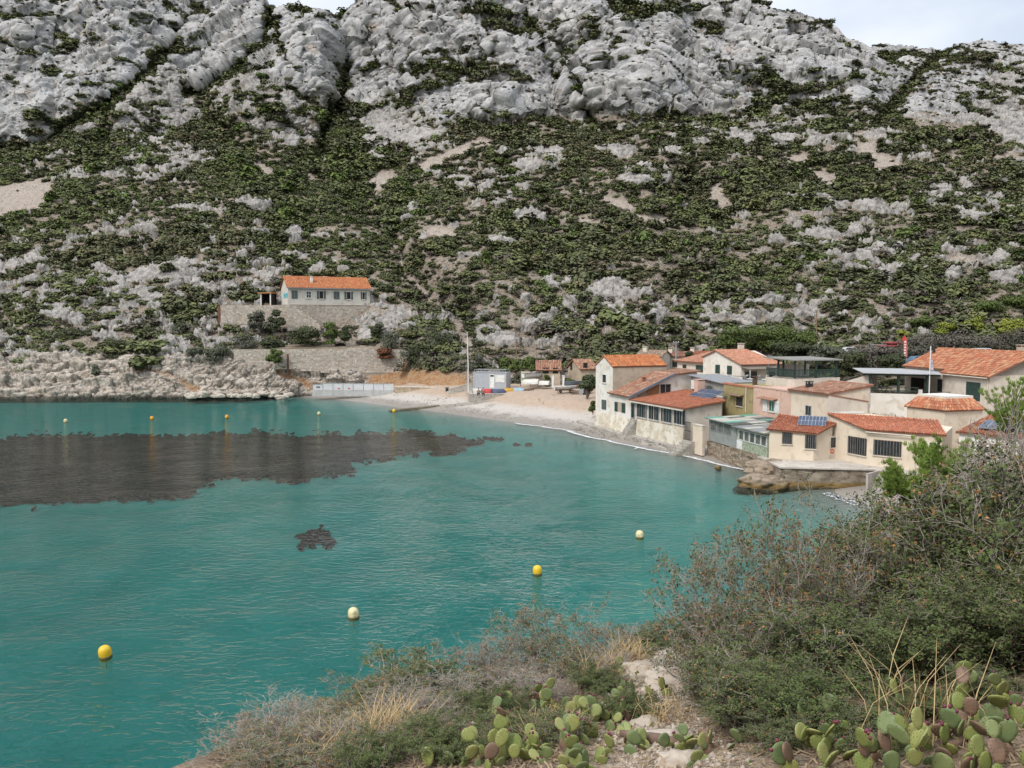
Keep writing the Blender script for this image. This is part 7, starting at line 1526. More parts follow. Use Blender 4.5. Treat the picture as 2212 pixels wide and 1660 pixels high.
# cars, seen over the scrub
def car(label, c, ang, m, group='cars parked behind the village'):
    root = thing('parked_car', label, 'car', c, group); c = np.array(c, float); d = np.array([math.cos(ang), math.sin(ang), 0]); n_ = np.array([-d[1], d[0], 0]); up = np.array([0, 0, 1])
    side = [(-2.05, .35), (-2.1, .75), (-1.75, .95), (-1.2, 1.0), (-.75, 1.42), (.7, 1.46), (1.35, 1.0), (1.95, .85), (2.1, .6), (2.05, .35)]; k = len(side); V = []
    for w_, t_ in ((-.82, 0), (.82, 0)):
        for (x_, z_) in side: V.append(c + d * x_ + n_ * w_ * (1 if z_ < 1.01 else .82) + up * z_)
    mk('body', V, [tuple(range(k))[::-1], tuple(range(k, 2 * k))] + [(i, (i + 1) % k, k + (i + 1) % k, k + i) for i in range(k)], m, root)
    for s_ in (-1, 1):
        MB().hexa([c + d * -1.05 + n_ * s_ * .79 + up * 1.02, c + d * 1.15 + n_ * s_ * .79 + up * 1.02, c + d * 1.15 + n_ * s_ * .825 + up * 1.02, c + d * -1.05 + n_ * s_ * .825 + up * 1.02], [c + d * -.7 + n_ * s_ * .66 + up * 1.38, c + d * .65 + n_ * s_ * .66 + up * 1.38, c + d * .65 + n_ * s_ * .70 + up * 1.38, c + d * -.7 + n_ * s_ * .70 + up * 1.38]).build('side_window', GLASS, root)
        for x_ in (-1.3, 1.3): MB().lathe(c + d * x_ + n_ * s_ * .78 + up * .32, [(.32, -.1), (.32, .1)], 12, tuple(n_)).build('wheel', BLACK, root)
        MB().box(c + d * 2.03 + n_ * s_ * .6 + up * .7, d * .06, n_ * .15, up * .07).build('headlight', WHITEP, root)
    MB().hexa([c + d * 1.33 + n_ * -.6 + up * 1.03, c + d * 1.36 + n_ * .6 + up * 1.03, c + d * 1.40 + n_ * .6 + up * 1.05, c + d * 1.40 - n_ * .6 + up * 1.05], [c + d * .72 - n_ * .55 + up * 1.44, c + d * .72 + n_ * .55 + up * 1.44, c + d * .78 + n_ * .55 + up * 1.46, c + d * .78 - n_ * .55 + up * 1.46]).build('windscreen', GLASS, root)
for (u, v, Y, an, cc_, lab) in ((1984, 778, 113, .1, (.10, .17, .26), 'blue car parked beside the red banner'), (1790, 757, 142, .05, (.42, .50, .58), 'pale blue car half hidden behind the grey scrub'), (1835, 757, 144, .0, (.60, .60, .60), 'white car half hidden behind the grey scrub, right of the pale blue one'), (2120, 762, 106, .2, (.55, .56, .57), 'white car roof showing above the tiled house ridge')):
    p = atY(u, v, Y); p[2] -= .9; car(lab, p, an, mat('car_%d' % u, cc_, tuple(x * .9 for x in cc_), 2, rough=.3))

# ------------------------------------------------------------------ pebbles and seaweed on the beach
rng = np.random.default_rng(123); n_ = 9000; U_ = rng.uniform(690, 1300, n_); s_ = rng.uniform(0, 1, n_); wlx = np.array(WL_PX, float); v0_ = np.interp(U_, wlx[:, 0], wlx[:, 1]); V_ = v0_ - 2 - (v0_ - 842) * s_ ** .8
cy = (830 - V_) / F; dy, dz = CP + cy * SP, -SP + cy * CP; zz = np.full(n_, 1.0)
for _ in range(8): k_ = (zz - CAM_H) / dz; X_, Y_ = (U_ - 1106) / F * k_, dy * k_; zz = land_z(sdf(X_, Y_, LAND))
ok = (sdf(X_, Y_, LAND) > .4); C = np.stack([X_, Y_, zz + .02], -1)[ok]; n_ = len(C); r_ = rng.gamma(1.6, .022, n_) + .02
oct_ = np.array([(1, 0, 0), (0, 1, 0), (-1, 0, 0), (0, -1, 0), (0, 0, .6), (0, 0, -.5)]); Fo = np.array([(0, 1, 4), (1, 2, 4), (2, 3, 4), (3, 0, 4), (1, 0, 5), (2, 1, 5), (3, 2, 5), (0, 3, 5)])
V = C[:, None, :] + oct_[None] * r_[:, None, None] * rng.uniform(.6, 1.4, (n_, 6, 1))
tag(mk_np('beach_pebbles', V.reshape(-1, 3), (np.arange(n_)[:, None, None] * 6 + Fo[None]).reshape(-1, 3), mat('beach_pebble', (.44, .385, .32), (.34, .285, .225), 4, rnd=(.54, .50, .45)), smooth=False), 'loose pale pebbles strewn over the beach', None, kind='stuff')
n_ = 380; s_ = rng.uniform(0, seg[-1] * .9, n_); a_ = wl_at(s_); P = np.concatenate([a_ + np.stack([rng.normal(.9, .5, n_), rng.normal(.5, .4, n_)], -1), np.zeros((n_, 1))], 1); P[:, 2] = land_z(sdf(P[:, 0], P[:, 1], LAND)) + .03; keep = fbm(s_ / 5, s_ * 0 + 31, 2, 43) > .05
Vq, Fq = leaves(P[keep], np.tile([0, 0, 1.0], (int(keep.sum()), 1)), .16, rng, .4, .4); tag(mk_np('seaweed_wrack', Vq, Fq, leaf_mat('dry_wrack', (.09, .065, .045), (.17, .125, .09)), smooth=False), 'brown seaweed wrack along the water line', None, kind='stuff')

for (u, v0, v1, Y, lab) in ((1661, 766, 800, 100, 'thin television aerial above the bungalow awning'), (1880, 845, 868, 76, 'small forked aerial on the mottled roof of the cream upper house')):
    b_, a_ = atY(u, v1, Y), atY(u, v0, Y); root = thing('roof_aerial', lab, 'aerial', b_, 'roof aerials'); MB().tube([b_ - (0, 0, .6), a_], .025, 5).build('mast', STEEL, root)
    for k in range(4): MB().tube([a_ - (.35 - .05 * k, 0, .1 + .14 * k), a_ + (.35 - .05 * k, 0, -.1 - .14 * k)], .012, 4).build('element', STEEL, root)

# ================================================================== TREES AND BUSHES ROUND THE VILLAGE
G_LIME = leaf_mat('lime_leaves', (.17, .20, .035), (.26, .28, .06), (.22, .26, .05))
G_TREE = leaf_mat('tree_green', (.075, .105, .035), (.12, .155, .05), (.10, .13, .042))
G_BUSH = leaf_mat('bush_dark', (.050, .062, .034), (.088, .102, .056), (.075, .085, .045))
G_GREY = leaf_mat('tamarisk_grey', (.105, .095, .080), (.155, .14, .12), (.12, .115, .09))
G_SAGE = leaf_mat('sage_leaves', (.085, .095, .065), (.13, .14, .10), (.11, .115, .085))
BARK = mat('bark', (.14, .11, .085), (.09, .07, .055), 6, rough=.95)
def tree(name, label, u, vb, vt, wpx, Y, m, seed, n=1300, leaf=.17, cat='bush', group=None, trunk=.35, flat=1.0):
    """crown of leaf-sized faces on a forked trunk; vb, vt base and top in the photograph, wpx its width there"""
    rng = np.random.default_rng(seed); b_ = atY(u, vb, Y); H = atY(u, vt, Y)[2] - b_[2]; Wd = wpx / F * Y / 2
    root = thing(name, label, cat, b_ - (0, 0, .4), group); L = []
    nl = 7 + int(Wd * 2)
    for i in range(nl):
        a = rng.uniform(0, 6.28); r = Wd * rng.uniform(.05, .66); h = rng.uniform(trunk + .1, .84); s = Wd * rng.uniform(.34, .58)
        hh2 = h * H * (1 - .25 * (r / Wd) ** 2); L.append((b_ + np.array([r * math.cos(a), r * math.sin(a) * .8, hh2]), (s, s * .9, min(s * .75, H * .22) * flat)))
    P, Q = crown_points(n, rng, L); P[:, 2] = np.clip(P[:, 2], b_[2] - .1, b_[2] + H)
    Q = Q * .8 + np.array([0, -.1, .55]); V, Fq = leaves(P, Q, leaf, rng, .65, .7)
    mk_np('crown', V, Fq, m, root, smooth=False, loc=(0, 0, 0)); cr_ = root.children[0]; soft_normals(cr_.data, np.repeat(Q + .45 * unit(len(Q), rng), 4, 0)); cr_.data.transform(Matrix.Translation(-Vector(root.location)))
    tk_ = MB(); 
    for i in range(4):
        c_ = L[i][0]; tk_.tube([b_ - (0, 0, .4), b_ * .6 + c_ * .4 + rng.normal(0, .08, 3), c_], [.10 * H / 3, .07 * H / 3, .02], 5)
    tk_.build('trunk', BARK, root)
    return root
TR_ = [ # name, label, u, v base, v top, width, Y, material, cat
 ('leafy_tree', 'bright green tree behind the bungalow, leftmost of four', 1592, 762, 716, 66, 148, G_TREE, 'tree'), ('leafy_tree', 'bright green tree above the bungalow roof, second of four', 1640, 762, 708, 70, 150, G_TREE, 'tree'), ('leafy_tree', 'bright green tree behind the pergola terrace, third of four', 1688, 762, 712, 66, 148, G_TREE, 'tree'), ('leafy_tree', 'bright green tree left of the tall utility pole, last of four', 1736, 762, 722, 52, 147, G_TREE, 'tree'),
 ('dark_shrub', 'dark shrub below the bright trees beside the pergola roof', 1700, 775, 745, 70, 128, G_BUSH, 'bush'), ('dark_shrub', 'dark shrub right behind the pergola roof', 1790, 785, 752, 70, 126, G_SAGE, 'bush'), ('dark_shrub', 'flat dark shrub hiding the pale blue car', 1745, 775, 748, 90, 130, G_BUSH, 'bush'),
 ('tamarisk', 'grey brown tamarisk left of the conifer behind the terrace', 1840, 800, 752, 90, 122, G_GREY, 'bush'), ('tamarisk', 'grey tamarisk under the kayak rack', 1905, 795, 757, 80, 120, G_GREY, 'bush'), ('tamarisk', 'wide grey tamarisk above the tiled house, left one', 2030, 772, 722, 120, 128, G_GREY, 'bush'), ('tamarisk', 'wide grey tamarisk above the tiled house, middle one', 2110, 770, 716, 120, 126, G_GREY, 'bush'), ('tamarisk', 'wide grey tamarisk at the right picture edge above the tiled house', 2195, 770, 718, 110, 124, G_GREY, 'bush'), ('tamarisk', 'small grey tamarisk beside the red banner', 1985, 775, 735, 70, 126, G_GREY, 'bush'),
 ('conifer', 'small dark conifer behind the stepped wall and the pergola', 1862, 815, 760, 62, 108, G_BUSH, 'tree'), ('dark_shrub', 'dark shrub between the conifer and the red banner', 1925, 805, 768, 60, 112, G_BUSH, 'bush'), ('dark_shrub', 'dark shrub behind the stepped wall', 1820, 810, 778, 50, 110, G_BUSH, 'bush'),
 ('lime_bush', 'yellow green bush on the slope above the tamarisks, left one', 2035, 722, 692, 60, 150, G_LIME, 'bush'), ('lime_bush', 'yellow green bush on the slope above the tamarisks, middle one', 2100, 718, 683, 75, 152, G_LIME, 'bush'), ('lime_bush', 'yellow green bush at the right picture edge', 2180, 720, 686, 70, 150, G_LIME, 'bush'), ('lime_bush', 'small yellow green bush right of the kayak rack', 1955, 735, 712, 40, 148, G_LIME, 'bush'),
 ('umbrella_pine', 'dark umbrella pine on the slope at the right, left one', 2130, 705, 642, 90, 158, G_TREE, 'tree'), ('umbrella_pine', 'dark umbrella pine at the right picture edge', 2200, 705, 632, 90, 160, G_TREE, 'tree'), ('green_shrub', 'green shrub left of the yellow green bushes', 1985, 715, 690, 55, 152, G_TREE, 'bush'),
 ('beach_tree', 'round dark green tree touching the left side of the tower house', 1268, 856, 794, 44, 122, G_BUSH, 'tree'), ('fig_tree', 'light green fig tree between the two cottages', 1230, 826, 776, 36, 150, G_TREE, 'tree'), ('fig_tree', 'light green tree left of the stone cottage', 1140, 812, 770, 44, 150, G_TREE, 'tree'), ('green_shrub', 'light green shrub above the cabin roof', 1098, 806, 772, 46, 150, G_TREE, 'bush'), ('hedge', 'clipped green hedge behind the gate posts', 1232, 835, 817, 36, 141, G_TREE, 'hedge'), ('green_shrub', 'green shrub beside the upright white boat', 1180, 838, 806, 22, 140, G_TREE, 'bush'), ('green_shrub', 'low green shrub against the foot of the tower house', 1281, 890, 864, 16, 113, G_TREE, 'bush'),
 ('grey_shrub', 'grey green shrub behind the left end of the cabin', 1035, 806, 760, 60, 150, G_SAGE, 'bush'), ('grey_shrub', 'grey green shrub left of the flagpole', 985, 812, 752, 70, 154, G_SAGE, 'bush'), ('dark_shrub', 'dark evergreen shrub left of the flagpole', 955, 785, 702, 80, 160, G_BUSH, 'bush'), ('dark_shrub', 'dark evergreen shrub on the red earth slope', 915, 800, 740, 80, 158, G_BUSH, 'bush'), ('grey_shrub', 'grey shrub at the end of the lower retaining wall', 885, 800, 752, 60, 158, G_SAGE, 'bush'), ('dark_shrub', 'dark shrub above the flagpole and cabin', 1050, 775, 728, 80, 158, G_BUSH, 'bush'), ('dark_shrub', 'dark shrub behind the wooden pole', 1110, 780, 735, 80, 158, G_BUSH, 'bush'), ('dark_shrub', 'low dark shrub right of the cabin', 1120, 828, 795, 42, 147, G_SAGE, 'bush'), ('dark_shrub', 'dark shrub above the stone cottage roof', 1180, 775, 742, 70, 158, G_BUSH, 'bush'), ('dark_shrub', 'dark shrub at the left end of the boundary wall', 1300, 768, 735, 70, 155, G_BUSH, 'bush'), ('dark_shrub', 'dark shrub in front of the boundary wall', 1345, 765, 742, 44, 152, G_BUSH, 'bush'), ('olive_shrub', 'small round shrub in front of the pale far roof', 1490, 778, 758, 26, 140, G_BUSH, 'bush'),
 ('dark_shrub', 'dark bush in front of the upper terrace wall', 560, 708, 668, 52, 167, G_SAGE, 'bush'), ('dark_shrub', 'round dark bush at the foot of the ramp wall', 598, 708, 663, 38, 166, G_BUSH, 'bush'), ('dark_shrub', 'wide dark bush below the hill house, left of the vault', 660, 742, 700, 78, 163.5, G_BUSH, 'bush'), ('green_shrub', 'green bush directly above the vault mouth', 715, 742, 695, 42, 163, G_TREE, 'bush'), ('dark_shrub', 'dark bush right of the vault mouth', 745, 735, 702, 30, 163.5, G_BUSH, 'bush'), ('dark_shrub', 'dark bush against the right corner of the hill house base', 812, 735, 694, 40, 168, G_BUSH, 'bush'), ('grey_shrub', 'grey green bush below the side terrace wall', 845, 752, 712, 60, 162, G_SAGE, 'bush'), ('green_shrub', 'green bush growing out of the lower retaining wall', 594, 782, 752, 40, 158.5, G_TREE, 'bush'), ('grey_shrub', 'dry grey bush on the top of the retaining wall, left end', 530, 758, 720, 70, 162, G_SAGE, 'bush'), ('grey_shrub', 'wide grey bush left of the retaining wall', 465, 785, 745, 80, 160, G_SAGE, 'bush'), ('dark_shrub', 'dark bush above the shore rocks left of the retaining wall', 425, 780, 742, 60, 161, G_SAGE, 'bush'), ('dark_shrub', 'dark bush on the terrace below the upper wall', 590, 758, 728, 60, 162.5, G_BUSH, 'bush'), ('red_vine', 'dry rusty red creeper hanging over the retaining wall', 832, 772, 750, 44, 160, leaf_mat('dry_red_creeper', (.16, .07, .04), (.22, .10, .06)), 'creeper'),
 ('green_shrub', 'bright green bush on the shore rocks at far left', 55, 800, 768, 70, 160, G_TREE, 'bush'), ('dark_shrub', 'dark bush at the left above the shore rocks', 245, 778, 725, 70, 163, G_BUSH, 'bush'), ('green_shrub', 'bright pine bush on the rocks left of the terraces', 312, 748, 708, 36, 168, G_TREE, 'bush'), ('dark_shrub', 'dark bush right of the bright pine bush', 392, 728, 695, 50, 170, G_BUSH, 'bush'), ('dark_shrub', 'wide dark bush band below the left terraces', 175, 735, 702, 110, 170, G_BUSH, 'bush'), ('grey_shrub', 'small grey bush on the shore cliff', 205, 808, 785, 26, 157, G_SAGE, 'bush'), ('olive_shrub', 'olive green bush beside the dark one above the shore cliff', 172, 760, 738, 36, 164, G_MID, 'bush')]
for i, (nm, lab, u, vb, vt, wpx, Y, m_, ct) in enumerate(TR_):
    if u > 1560 and nm in ('leafy_tree', 'tamarisk', 'dark_shrub', 'conifer', 'green_shrub'): vt, wpx = vt - (16 if nm == 'leafy_tree' else 9), wpx * 1.3
    fl = .55 if nm == 'umbrella_pine' else 1.0
    grp = {'leafy_tree': 'bright trees behind the bungalow', 'tamarisk': 'grey tamarisks behind the village', 'lime_bush': 'yellow green bushes on the right slope', 'dark_shrub': 'dark shrubs', 'grey_shrub': 'grey shrubs', 'green_shrub': 'green shrubs'}.get(nm)
    tree(nm, lab, u, vb, vt, wpx, Y, m_, 500 + i, n=int(700 + wpx * 24), leaf=.15 if nm in ('tamarisk', 'grey_shrub') else .19, cat=ct, group=grp, trunk=.5 if nm == 'umbrella_pine' else (.15 if ct == 'tree' else -.12), flat=fl)
# flat scrub filling the ground behind the village
rng = np.random.default_rng(21); pts = []
for (u0, u1, v0, v1, Y0, Y1, n_) in ((1290, 1560, 752, 775, 138, 156, 420), (1560, 2230, 750, 782, 112, 146, 1500)):
    U_ = rng.uniform(u0, u1, n_); Y_ = rng.uniform(Y0, Y1, n_); X_ = (U_ - 1106) / F * Y_
    pts.append(np.stack([X_, Y_, np.array([min(ground_z(x, y), 9.5) for x, y in zip(X_, Y_)])], -1))
pts = np.concatenate(pts); k_ = rng.integers(0, 7, len(pts)); k_ = np.where(rng.uniform(size=len(pts)) < .4, 6, k_)
scatter('village_scrub', pts, rng.uniform(.5, 1.1, len(pts)), k_, kinds, 'low grey green scrub on the flat ground behind the houses', rng)

# ================================================================== HEADLAND IN THE FOREGROUND
HEAD = [(-34, -24), (-9.5, 1.5), (-6.0, 6.0), (-3.9, 9.6), (-1.4, 12.8), (2.0, 15.4), (4.6, 17.6), (8.2, 22), (12.5, 30), (18, 40), (24, 49), (29, 56), (34, 59), (62, 60), (62, -24)]
def head_z(x, y):
    x, y = np.asarray(x, float), np.asarray(y, float); pl = 11.75 - .265 * y + .10 * x + .10 * fbm(x / 1.6, y / 1.6, 3, 411) + .25 * fbm(x / 5, y / 5, 2, 417)
    pl = np.maximum(pl, 1.2 + .03 * np.maximum(x, 0)); d = sdf(x, y, HEAD); dr_ = np.maximum(0, .6 - d)
    return np.maximum(pl - 1.5 * dr_ - .5 * dr_ * (fbm(x / 1.3, y / 1.3, 3, 421) + .4), -7.0)
hx, hy = np.arange(-22, 62, .22), np.arange(-14, 62, .22); HX, HY = np.meshgrid(hx, hy); HZ = head_z(HX, HY)
m, nt, b = new_mat('dry_headland_ground')
def A2(name): n = nt.nodes.new('ShaderNodeAttribute'); n.attribute_name = name; return n.outputs['Fac']
n1, n2, n3 = noise_(nt, .9, 4), noise_(nt, 5, 4, .65), noise_(nt, 26, 3, .7)
lit = mixc(nt, ramp(nt, n2, .38, .62), (.22, .155, .10), (.13, .09, .06)); lit = mixc(nt, ramp(nt, n3, .5, .66), lit, (.30, .25, .19))
grv = mixc(nt, ramp(nt, n3, .4, .62), (.44, .37, .29), (.30, .24, .18)); grv = mixc(nt, ramp(nt, n2, .52, .68), grv, (.36, .27, .19))
rk2 = mixc(nt, ramp(nt, n2, .4, .66), (.44, .38, .32), (.33, .28, .235))
col = mixc(nt, A2('path'), lit, grv); col = mixc(nt, A2('cliff'), col, rk2); nt.links.new(col, b.inputs['Base Color']); b.inputs['Roughness'].default_value = .95
bump_(nt, b, math_(nt, 'ADD', math_(nt, 'MULTIPLY', n3, .35), n2), .7, .05)
head = mk_np('headland', np.stack([HX, HY, HZ], -1).reshape(-1, 3), grid_faces(len(hy), len(hx)), m); tag(head, 'dry stony headland slope in the foreground', None, kind='structure')
def head_at(u, v):             # where the view ray meets the headland
    d = ray(u, v); k = np.linspace(3, 60, 2400); P = np.array([0, 0, CAM_H])[None] + d[None] * k[:, None]; zz = head_z(P[:, 0], P[:, 1]); i = int(np.argmax(P[:, 2] < zz)); return P[i] if P[i, 2] < zz[i] else P[-1]
pathw = [tuple(head_at(u, v)[:2]) for u, v in ((1500, 1655), (1430, 1620), (1385, 1580), (1380, 1540), (1410, 1490), (1430, 1450))]
attr(head, 'path', sstep(1.0, .35, seg_dist(HX, HY, pathw) + .35 * fbm(HX / .9, HY / .9, 3, 431))); attr(head, 'cliff', sstep(.5, -.2, sdf(HX, HY, HEAD)))

# ------------------------------------------------------------------ twiggy shrubs
TWIG = mat('grey_twig', (.36, .31, .27), (.25, .21, .18), 9, rough=.95); TWIG_D = mat('brown_twig', (.20, .16, .13), (.13, .10, .08), 9, rough=.95)
LEAF_S = leaf_mat('shrub_leaf', (.075, .105, .036), (.145, .180, .070), (.115, .14, .055)); LEAF_G = leaf_mat('shrub_leaf_grey', (.10, .118, .066), (.17, .19, .11), (.14, .15, .085)); POD = leaf_mat('dry_seed_pod', (.27, .135, .055), (.42, .23, .10)); POD_G = leaf_mat('pale_seed_pod', (.25, .15, .075), (.36, .23, .12))
def twig_shrub(seed, stems=15, nleaf=9, npod=.16, lsize=.011, fan=.62, droop=.1):
    """unit shrub: about one metre high and one metre across. Returns the stem, leaf and pod geometry"""
    rng = np.random.default_rng(seed); segs = []; LP, LN = [], []; PPd = []
    def grow(p, d, L, r, lev):
        n = 4 if lev < 2 else 3; tips = []
        for i in range(n):
            d = d + rng.normal(0, .16 + .05 * lev, 3) + np.array([0, 0, .06 - droop * .1]); d /= np.linalg.norm(d); q_ = p + d * L / n; r2 = r * (1 - .18 * (i + 1) / n * 2); segs.append((p, q_, r, r2)); p, r = q_, r2; tips.append((p.copy(), d.copy(), r))
        if lev >= 2:
            k = int(rng.poisson(nleaf)) ; 
            for _ in range(k): 
                f = rng.integers(0, n); LP.append(tips[f][0] + rng.normal(0, .016, 3)); LN.append(d + rng.normal(0, .5, 3) + (0, 0, .5))
            if rng.uniform() < npod and lev == 3: 
                for _ in range(5): PPd.append(p + rng.normal(0, .012, 3))
        if lev < 3:
            for _ in range((5, 5, 4)[lev]):
                t_ = tips[rng.integers(1 if lev else 0, n)]; dd = t_[1] + rng.normal(0, .55, 3) + np.array([0, 0, .15]); dd /= np.linalg.norm(dd); grow(t_[0], dd, L * rng.uniform(.42, .62), t_[2] * .62, lev + 1)
    for s in range(stems):
        a = 6.283 * s / stems + rng.uniform(-.3, .3); k = rng.uniform(.1, 1) ** .6 * fan; d = np.array([math.cos(a) * k, math.sin(a) * k, 1 - .45 * k]); d /= np.linalg.norm(d)
        grow(np.array([math.cos(a) * .06, math.sin(a) * .06, -.03]), d, rng.uniform(.42, .62), rng.uniform(.009, .015), 0)
    S = np.array([s[0] for s in segs]); E = np.array([s[1] for s in segs]); ra = np.array([s[2] for s in segs]); rb = np.array([s[3] for s in segs])
    D = E - S; D /= np.linalg.norm(D, axis=1, keepdims=True) + 1e-9; A = np.cross(D, np.array([.31, .52, .8])); A /= np.linalg.norm(A, axis=1, keepdims=True) + 1e-9; B = np.cross(D, A)
    ra = np.maximum(ra, .0023); rb = np.maximum(rb, .0018); ring = []
    for P_, r_ in ((S, ra), (E, rb)):
        for k in range(3): th = 2.094 * k; ring.append(P_ + (A * math.cos(th) + B * math.sin(th)) * r_[:, None])
    V = np.stack(ring, 1).reshape(-1, 3); n = len(S); base = (np.arange(n) * 6)[:, None]
    Q = np.concatenate([base + np.array([k, (k + 1) % 3, 3 + (k + 1) % 3, 3 + k]) for k in range(3)])
    out = [(V, Q)]
    for P_, Nn, sz, asp in ((LP, LN, lsize, .55), (PPd, None, .0085, .8)):
        P_ = np.array(P_); Nn = np.array(Nn) if Nn is not None else unit(len(P_), rng); Nn = Nn / (np.linalg.norm(Nn, axis=1, keepdims=True) + 1e-9); out.append(leaves(P_, Nn, sz, rng, asp, .5))
    return out
def mesh_of(name, V, Q, m):
    o = mk_np(name, V, Q, m, smooth=False); me = o.data; bpy.data.objects.remove(o); return me
VARS = []
for i, (st_, nl, pod, lm, tm, pm, fan) in enumerate(((17, 8, .14, LEAF_S, TWIG, POD, .62), (16, 6.5, .24, LEAF_S, TWIG, POD, .7), (17, 1.3, .16, LEAF_G, TWIG, POD, .68), (15, .5, .08, LEAF_S, TWIG, POD_G, .75), (16, 3.2, .22, LEAF_S, TWIG, POD, .7), (18, 10, .08, LEAF_S, TWIG_D, POD_G, .6))):
    g = twig_shrub(40 + i, st_, nl, pod, .0125 if nl > 6 else .011, fan); zt_ = np.percentile(g[0][0][:, 2], 99.3); wt_ = np.percentile(np.hypot(g[0][0][:, 0], g[0][0][:, 1]), 96) * 2; nm_ = np.array([1.08 / wt_, 1.08 / wt_, 1 / zt_])
    VARS.append((mesh_of('stems', g[0][0] * nm_, g[0][1], tm), mesh_of('foliage', g[1][0] * nm_, g[1][1], lm), mesh_of('seed_pods', g[2][0] * nm_, g[2][1], pm)))
def plant_shrub(label, u, Y, vt, wd, var, rot, group, name='wild_shrub'):
    x = (u - 1106) / F * Y / (CP + (830 - 1200) / F * SP) ; x = tx(u, 1300) * Y; z = float(head_z(np.array([x]), np.array([Y]))[0]); top = CAM_H + tz(vt) * Y; h = max(.35, (top - z) * 1.02)
    root = thing(name, label, 'shrub', (x, Y, z - .03), group)
    for me, nm in zip(VARS[var], ('stems', 'foliage', 'seed_pods')):
        o = bpy.data.objects.new(nm, me); link(o, root); o.scale = (wd / 1.0, wd / 1.0, h); o.rotation_euler = (0, 0, rot)
        if nm != 'stems': o['kind'] = 'stuff'
GR, GL = 'tall shrubs on the right of the foreground', 'dry shrubs along the cliff edge'
SH = [('big grey twiggy shrub at the left front of the right thicket', 1600, 10.6, 1190, 2.1, 4, .3, GR), ('tallest twiggy shrub of the right thicket with brown seed tops', 1715, 11.6, 1088, 2.0, 4, 1.2, GR), ('broad shrub with bare grey branches in the middle of the right thicket', 1880, 12.4, 1140, 2.3, 2, 2.1, GR), ('low dense green shrub at the left foot of the right thicket', 1600, 9.3, 1400, 1.6, 0, .8, GR), ('dense green shrub in the front centre of the right thicket', 1790, 9.5, 1320, 2.0, 0, 2.6, GR), ('shrub with many brown pods above the right cactus', 2050, 11.8, 1070, 2.5, 1, .4, GR), ('tall green and brown shrub at the right picture edge', 2190, 11.0, 1000, 2.6, 1, 1.7, GR), ('dark green shrub behind the right thicket below the pine', 2010, 15.5, 1085, 2.7, 5, 2.9, GR), ('bare grey shrub at the right edge behind the thicket', 2170, 16.5, 935, 3.2, 3, .9, GR), ('green shrub directly above the right hand cactus', 2110, 9.4, 1260, 2.0, 0, 3.6, GR), ('green shrub between the front centre shrub and the right cactus', 1960, 9.3, 1310, 1.7, 5, 1.1, GR), ('small airy shrub at the far left of the right thicket', 1530, 11.5, 1320, 1.5, 1, 2.2, GR), ('green shrub closing the right thicket near the water', 1800, 13.5, 1150, 2.0, 1, .2, GR), ('low green shrub beside the path under the thicket', 1700, 8.6, 1480, 1.5, 0, 4.0, GR), ('dark shrub in the middle of the thicket behind the front row', 1960, 13.8, 1150, 2.6, 5, 5.0, GR), ('dense shrub low at the right edge', 2200, 9.2, 1240, 1.9, 5, 2.0, GR), ('grey shrub at the right edge above the pine', 2195, 21, 905, 4.2, 3, 4.4, GR), ('green grey shrub below the rightmost house', 2110, 22, 1040, 3.6, 1, 3.1, GR), ('green shrub left of the pine at the cove', 1975, 19, 1110, 2.6, 1, 5.2, GR),
      ('brown topped dry shrub in the middle of the cliff edge', 1190, 13.4, 1318, 1.9, 4, .5, GL), ('dry shrub left of the brown topped one on the cliff edge', 1060, 12.8, 1372, 1.6, 2, 1.9, GL), ('wide dry shrub above the straw tuft', 905, 12.0, 1425, 2.0, 1, 3.0, GL), ('grey bare shrub at the right end of the cliff edge row', 1305, 14.0, 1350, 1.5, 3, .7, GL), ('dry shrub on the left part of the cliff edge', 790, 11.2, 1468, 1.6, 4, 4.1, GL), ('greenish dry shrub near the bottom left of the headland', 690, 10.6, 1545, 1.5, 4, 5.0, GL), ('grey dry shrub low at the bottom left', 605, 9.9, 1600, 1.3, 3, 2.4, GL), ('lowest dry shrub in the bottom left corner of the headland', 525, 9.3, 1632, 1.2, 2, 3.3, GL), ('small dry shrub in front of the cliff edge row', 985, 11.3, 1480, 1.3, 3, .2, GL), ('dense green shrub at the right end of the cliff edge', 1395, 14.6, 1372, 1.3, 5, 1.0, GL), ('twiggy shrub behind the centre cacti', 1120, 11.9, 1440, 1.4, 2, 4.6, GL), ('small brown shrub between the centre shrubs', 1240, 12.6, 1400, 1.3, 4, 3.9, GL), ('bare shrub behind the straw tuft', 850, 10.6, 1510, 1.3, 3, 1.4, GL), ('low shrub under the left dry shrubs', 740, 9.8, 1580, 1.2, 4, 2.7, GL)]
SH += [('low grey twigs above the bottom edge left of the straw', 700, 8.9, 1600, 1.3, 3, .3, GL), ('low dry shrub at the bottom edge left of the straw tuft', 620, 8.7, 1628, 1.2, 4, 1.3, GL), ('dry twigs right of the straw tuft', 930, 9.9, 1545, 1.2, 3, 5.5, GL), ('low twigs at the bottom left of the cacti', 800, 8.6, 1610, 1.1, 4, 2.5, GL), ('grey twigs behind the fruiting cactus', 1180, 10.8, 1480, 1.3, 3, 3.5, GL), ('thin grey twigs above the path top', 1320, 12.0, 1420, 1.2, 3, 1.8, GL), ('dry grey twigs at the left cliff edge', 840, 11.8, 1465, 1.6, 2, .9, GL), ('low green shrub below the straw tuft at the bottom edge', 960, 8.3, 1630, .9, 5, .6, GL), ('dense green shrub at the front foot of the right thicket beside the path', 1620, 8.4, 1430, 1.5, 0, 1.9, GR), ('green shrub low in front of the thicket left of the right bed', 1760, 8.0, 1450, 1.4, 5, 3.3, GR), ('grey twiggy shrub at the front of the thicket above the path', 1540, 9.6, 1360, 1.4, 4, 4.9, GR)]
MG = 'low green shrubs among the cacti'
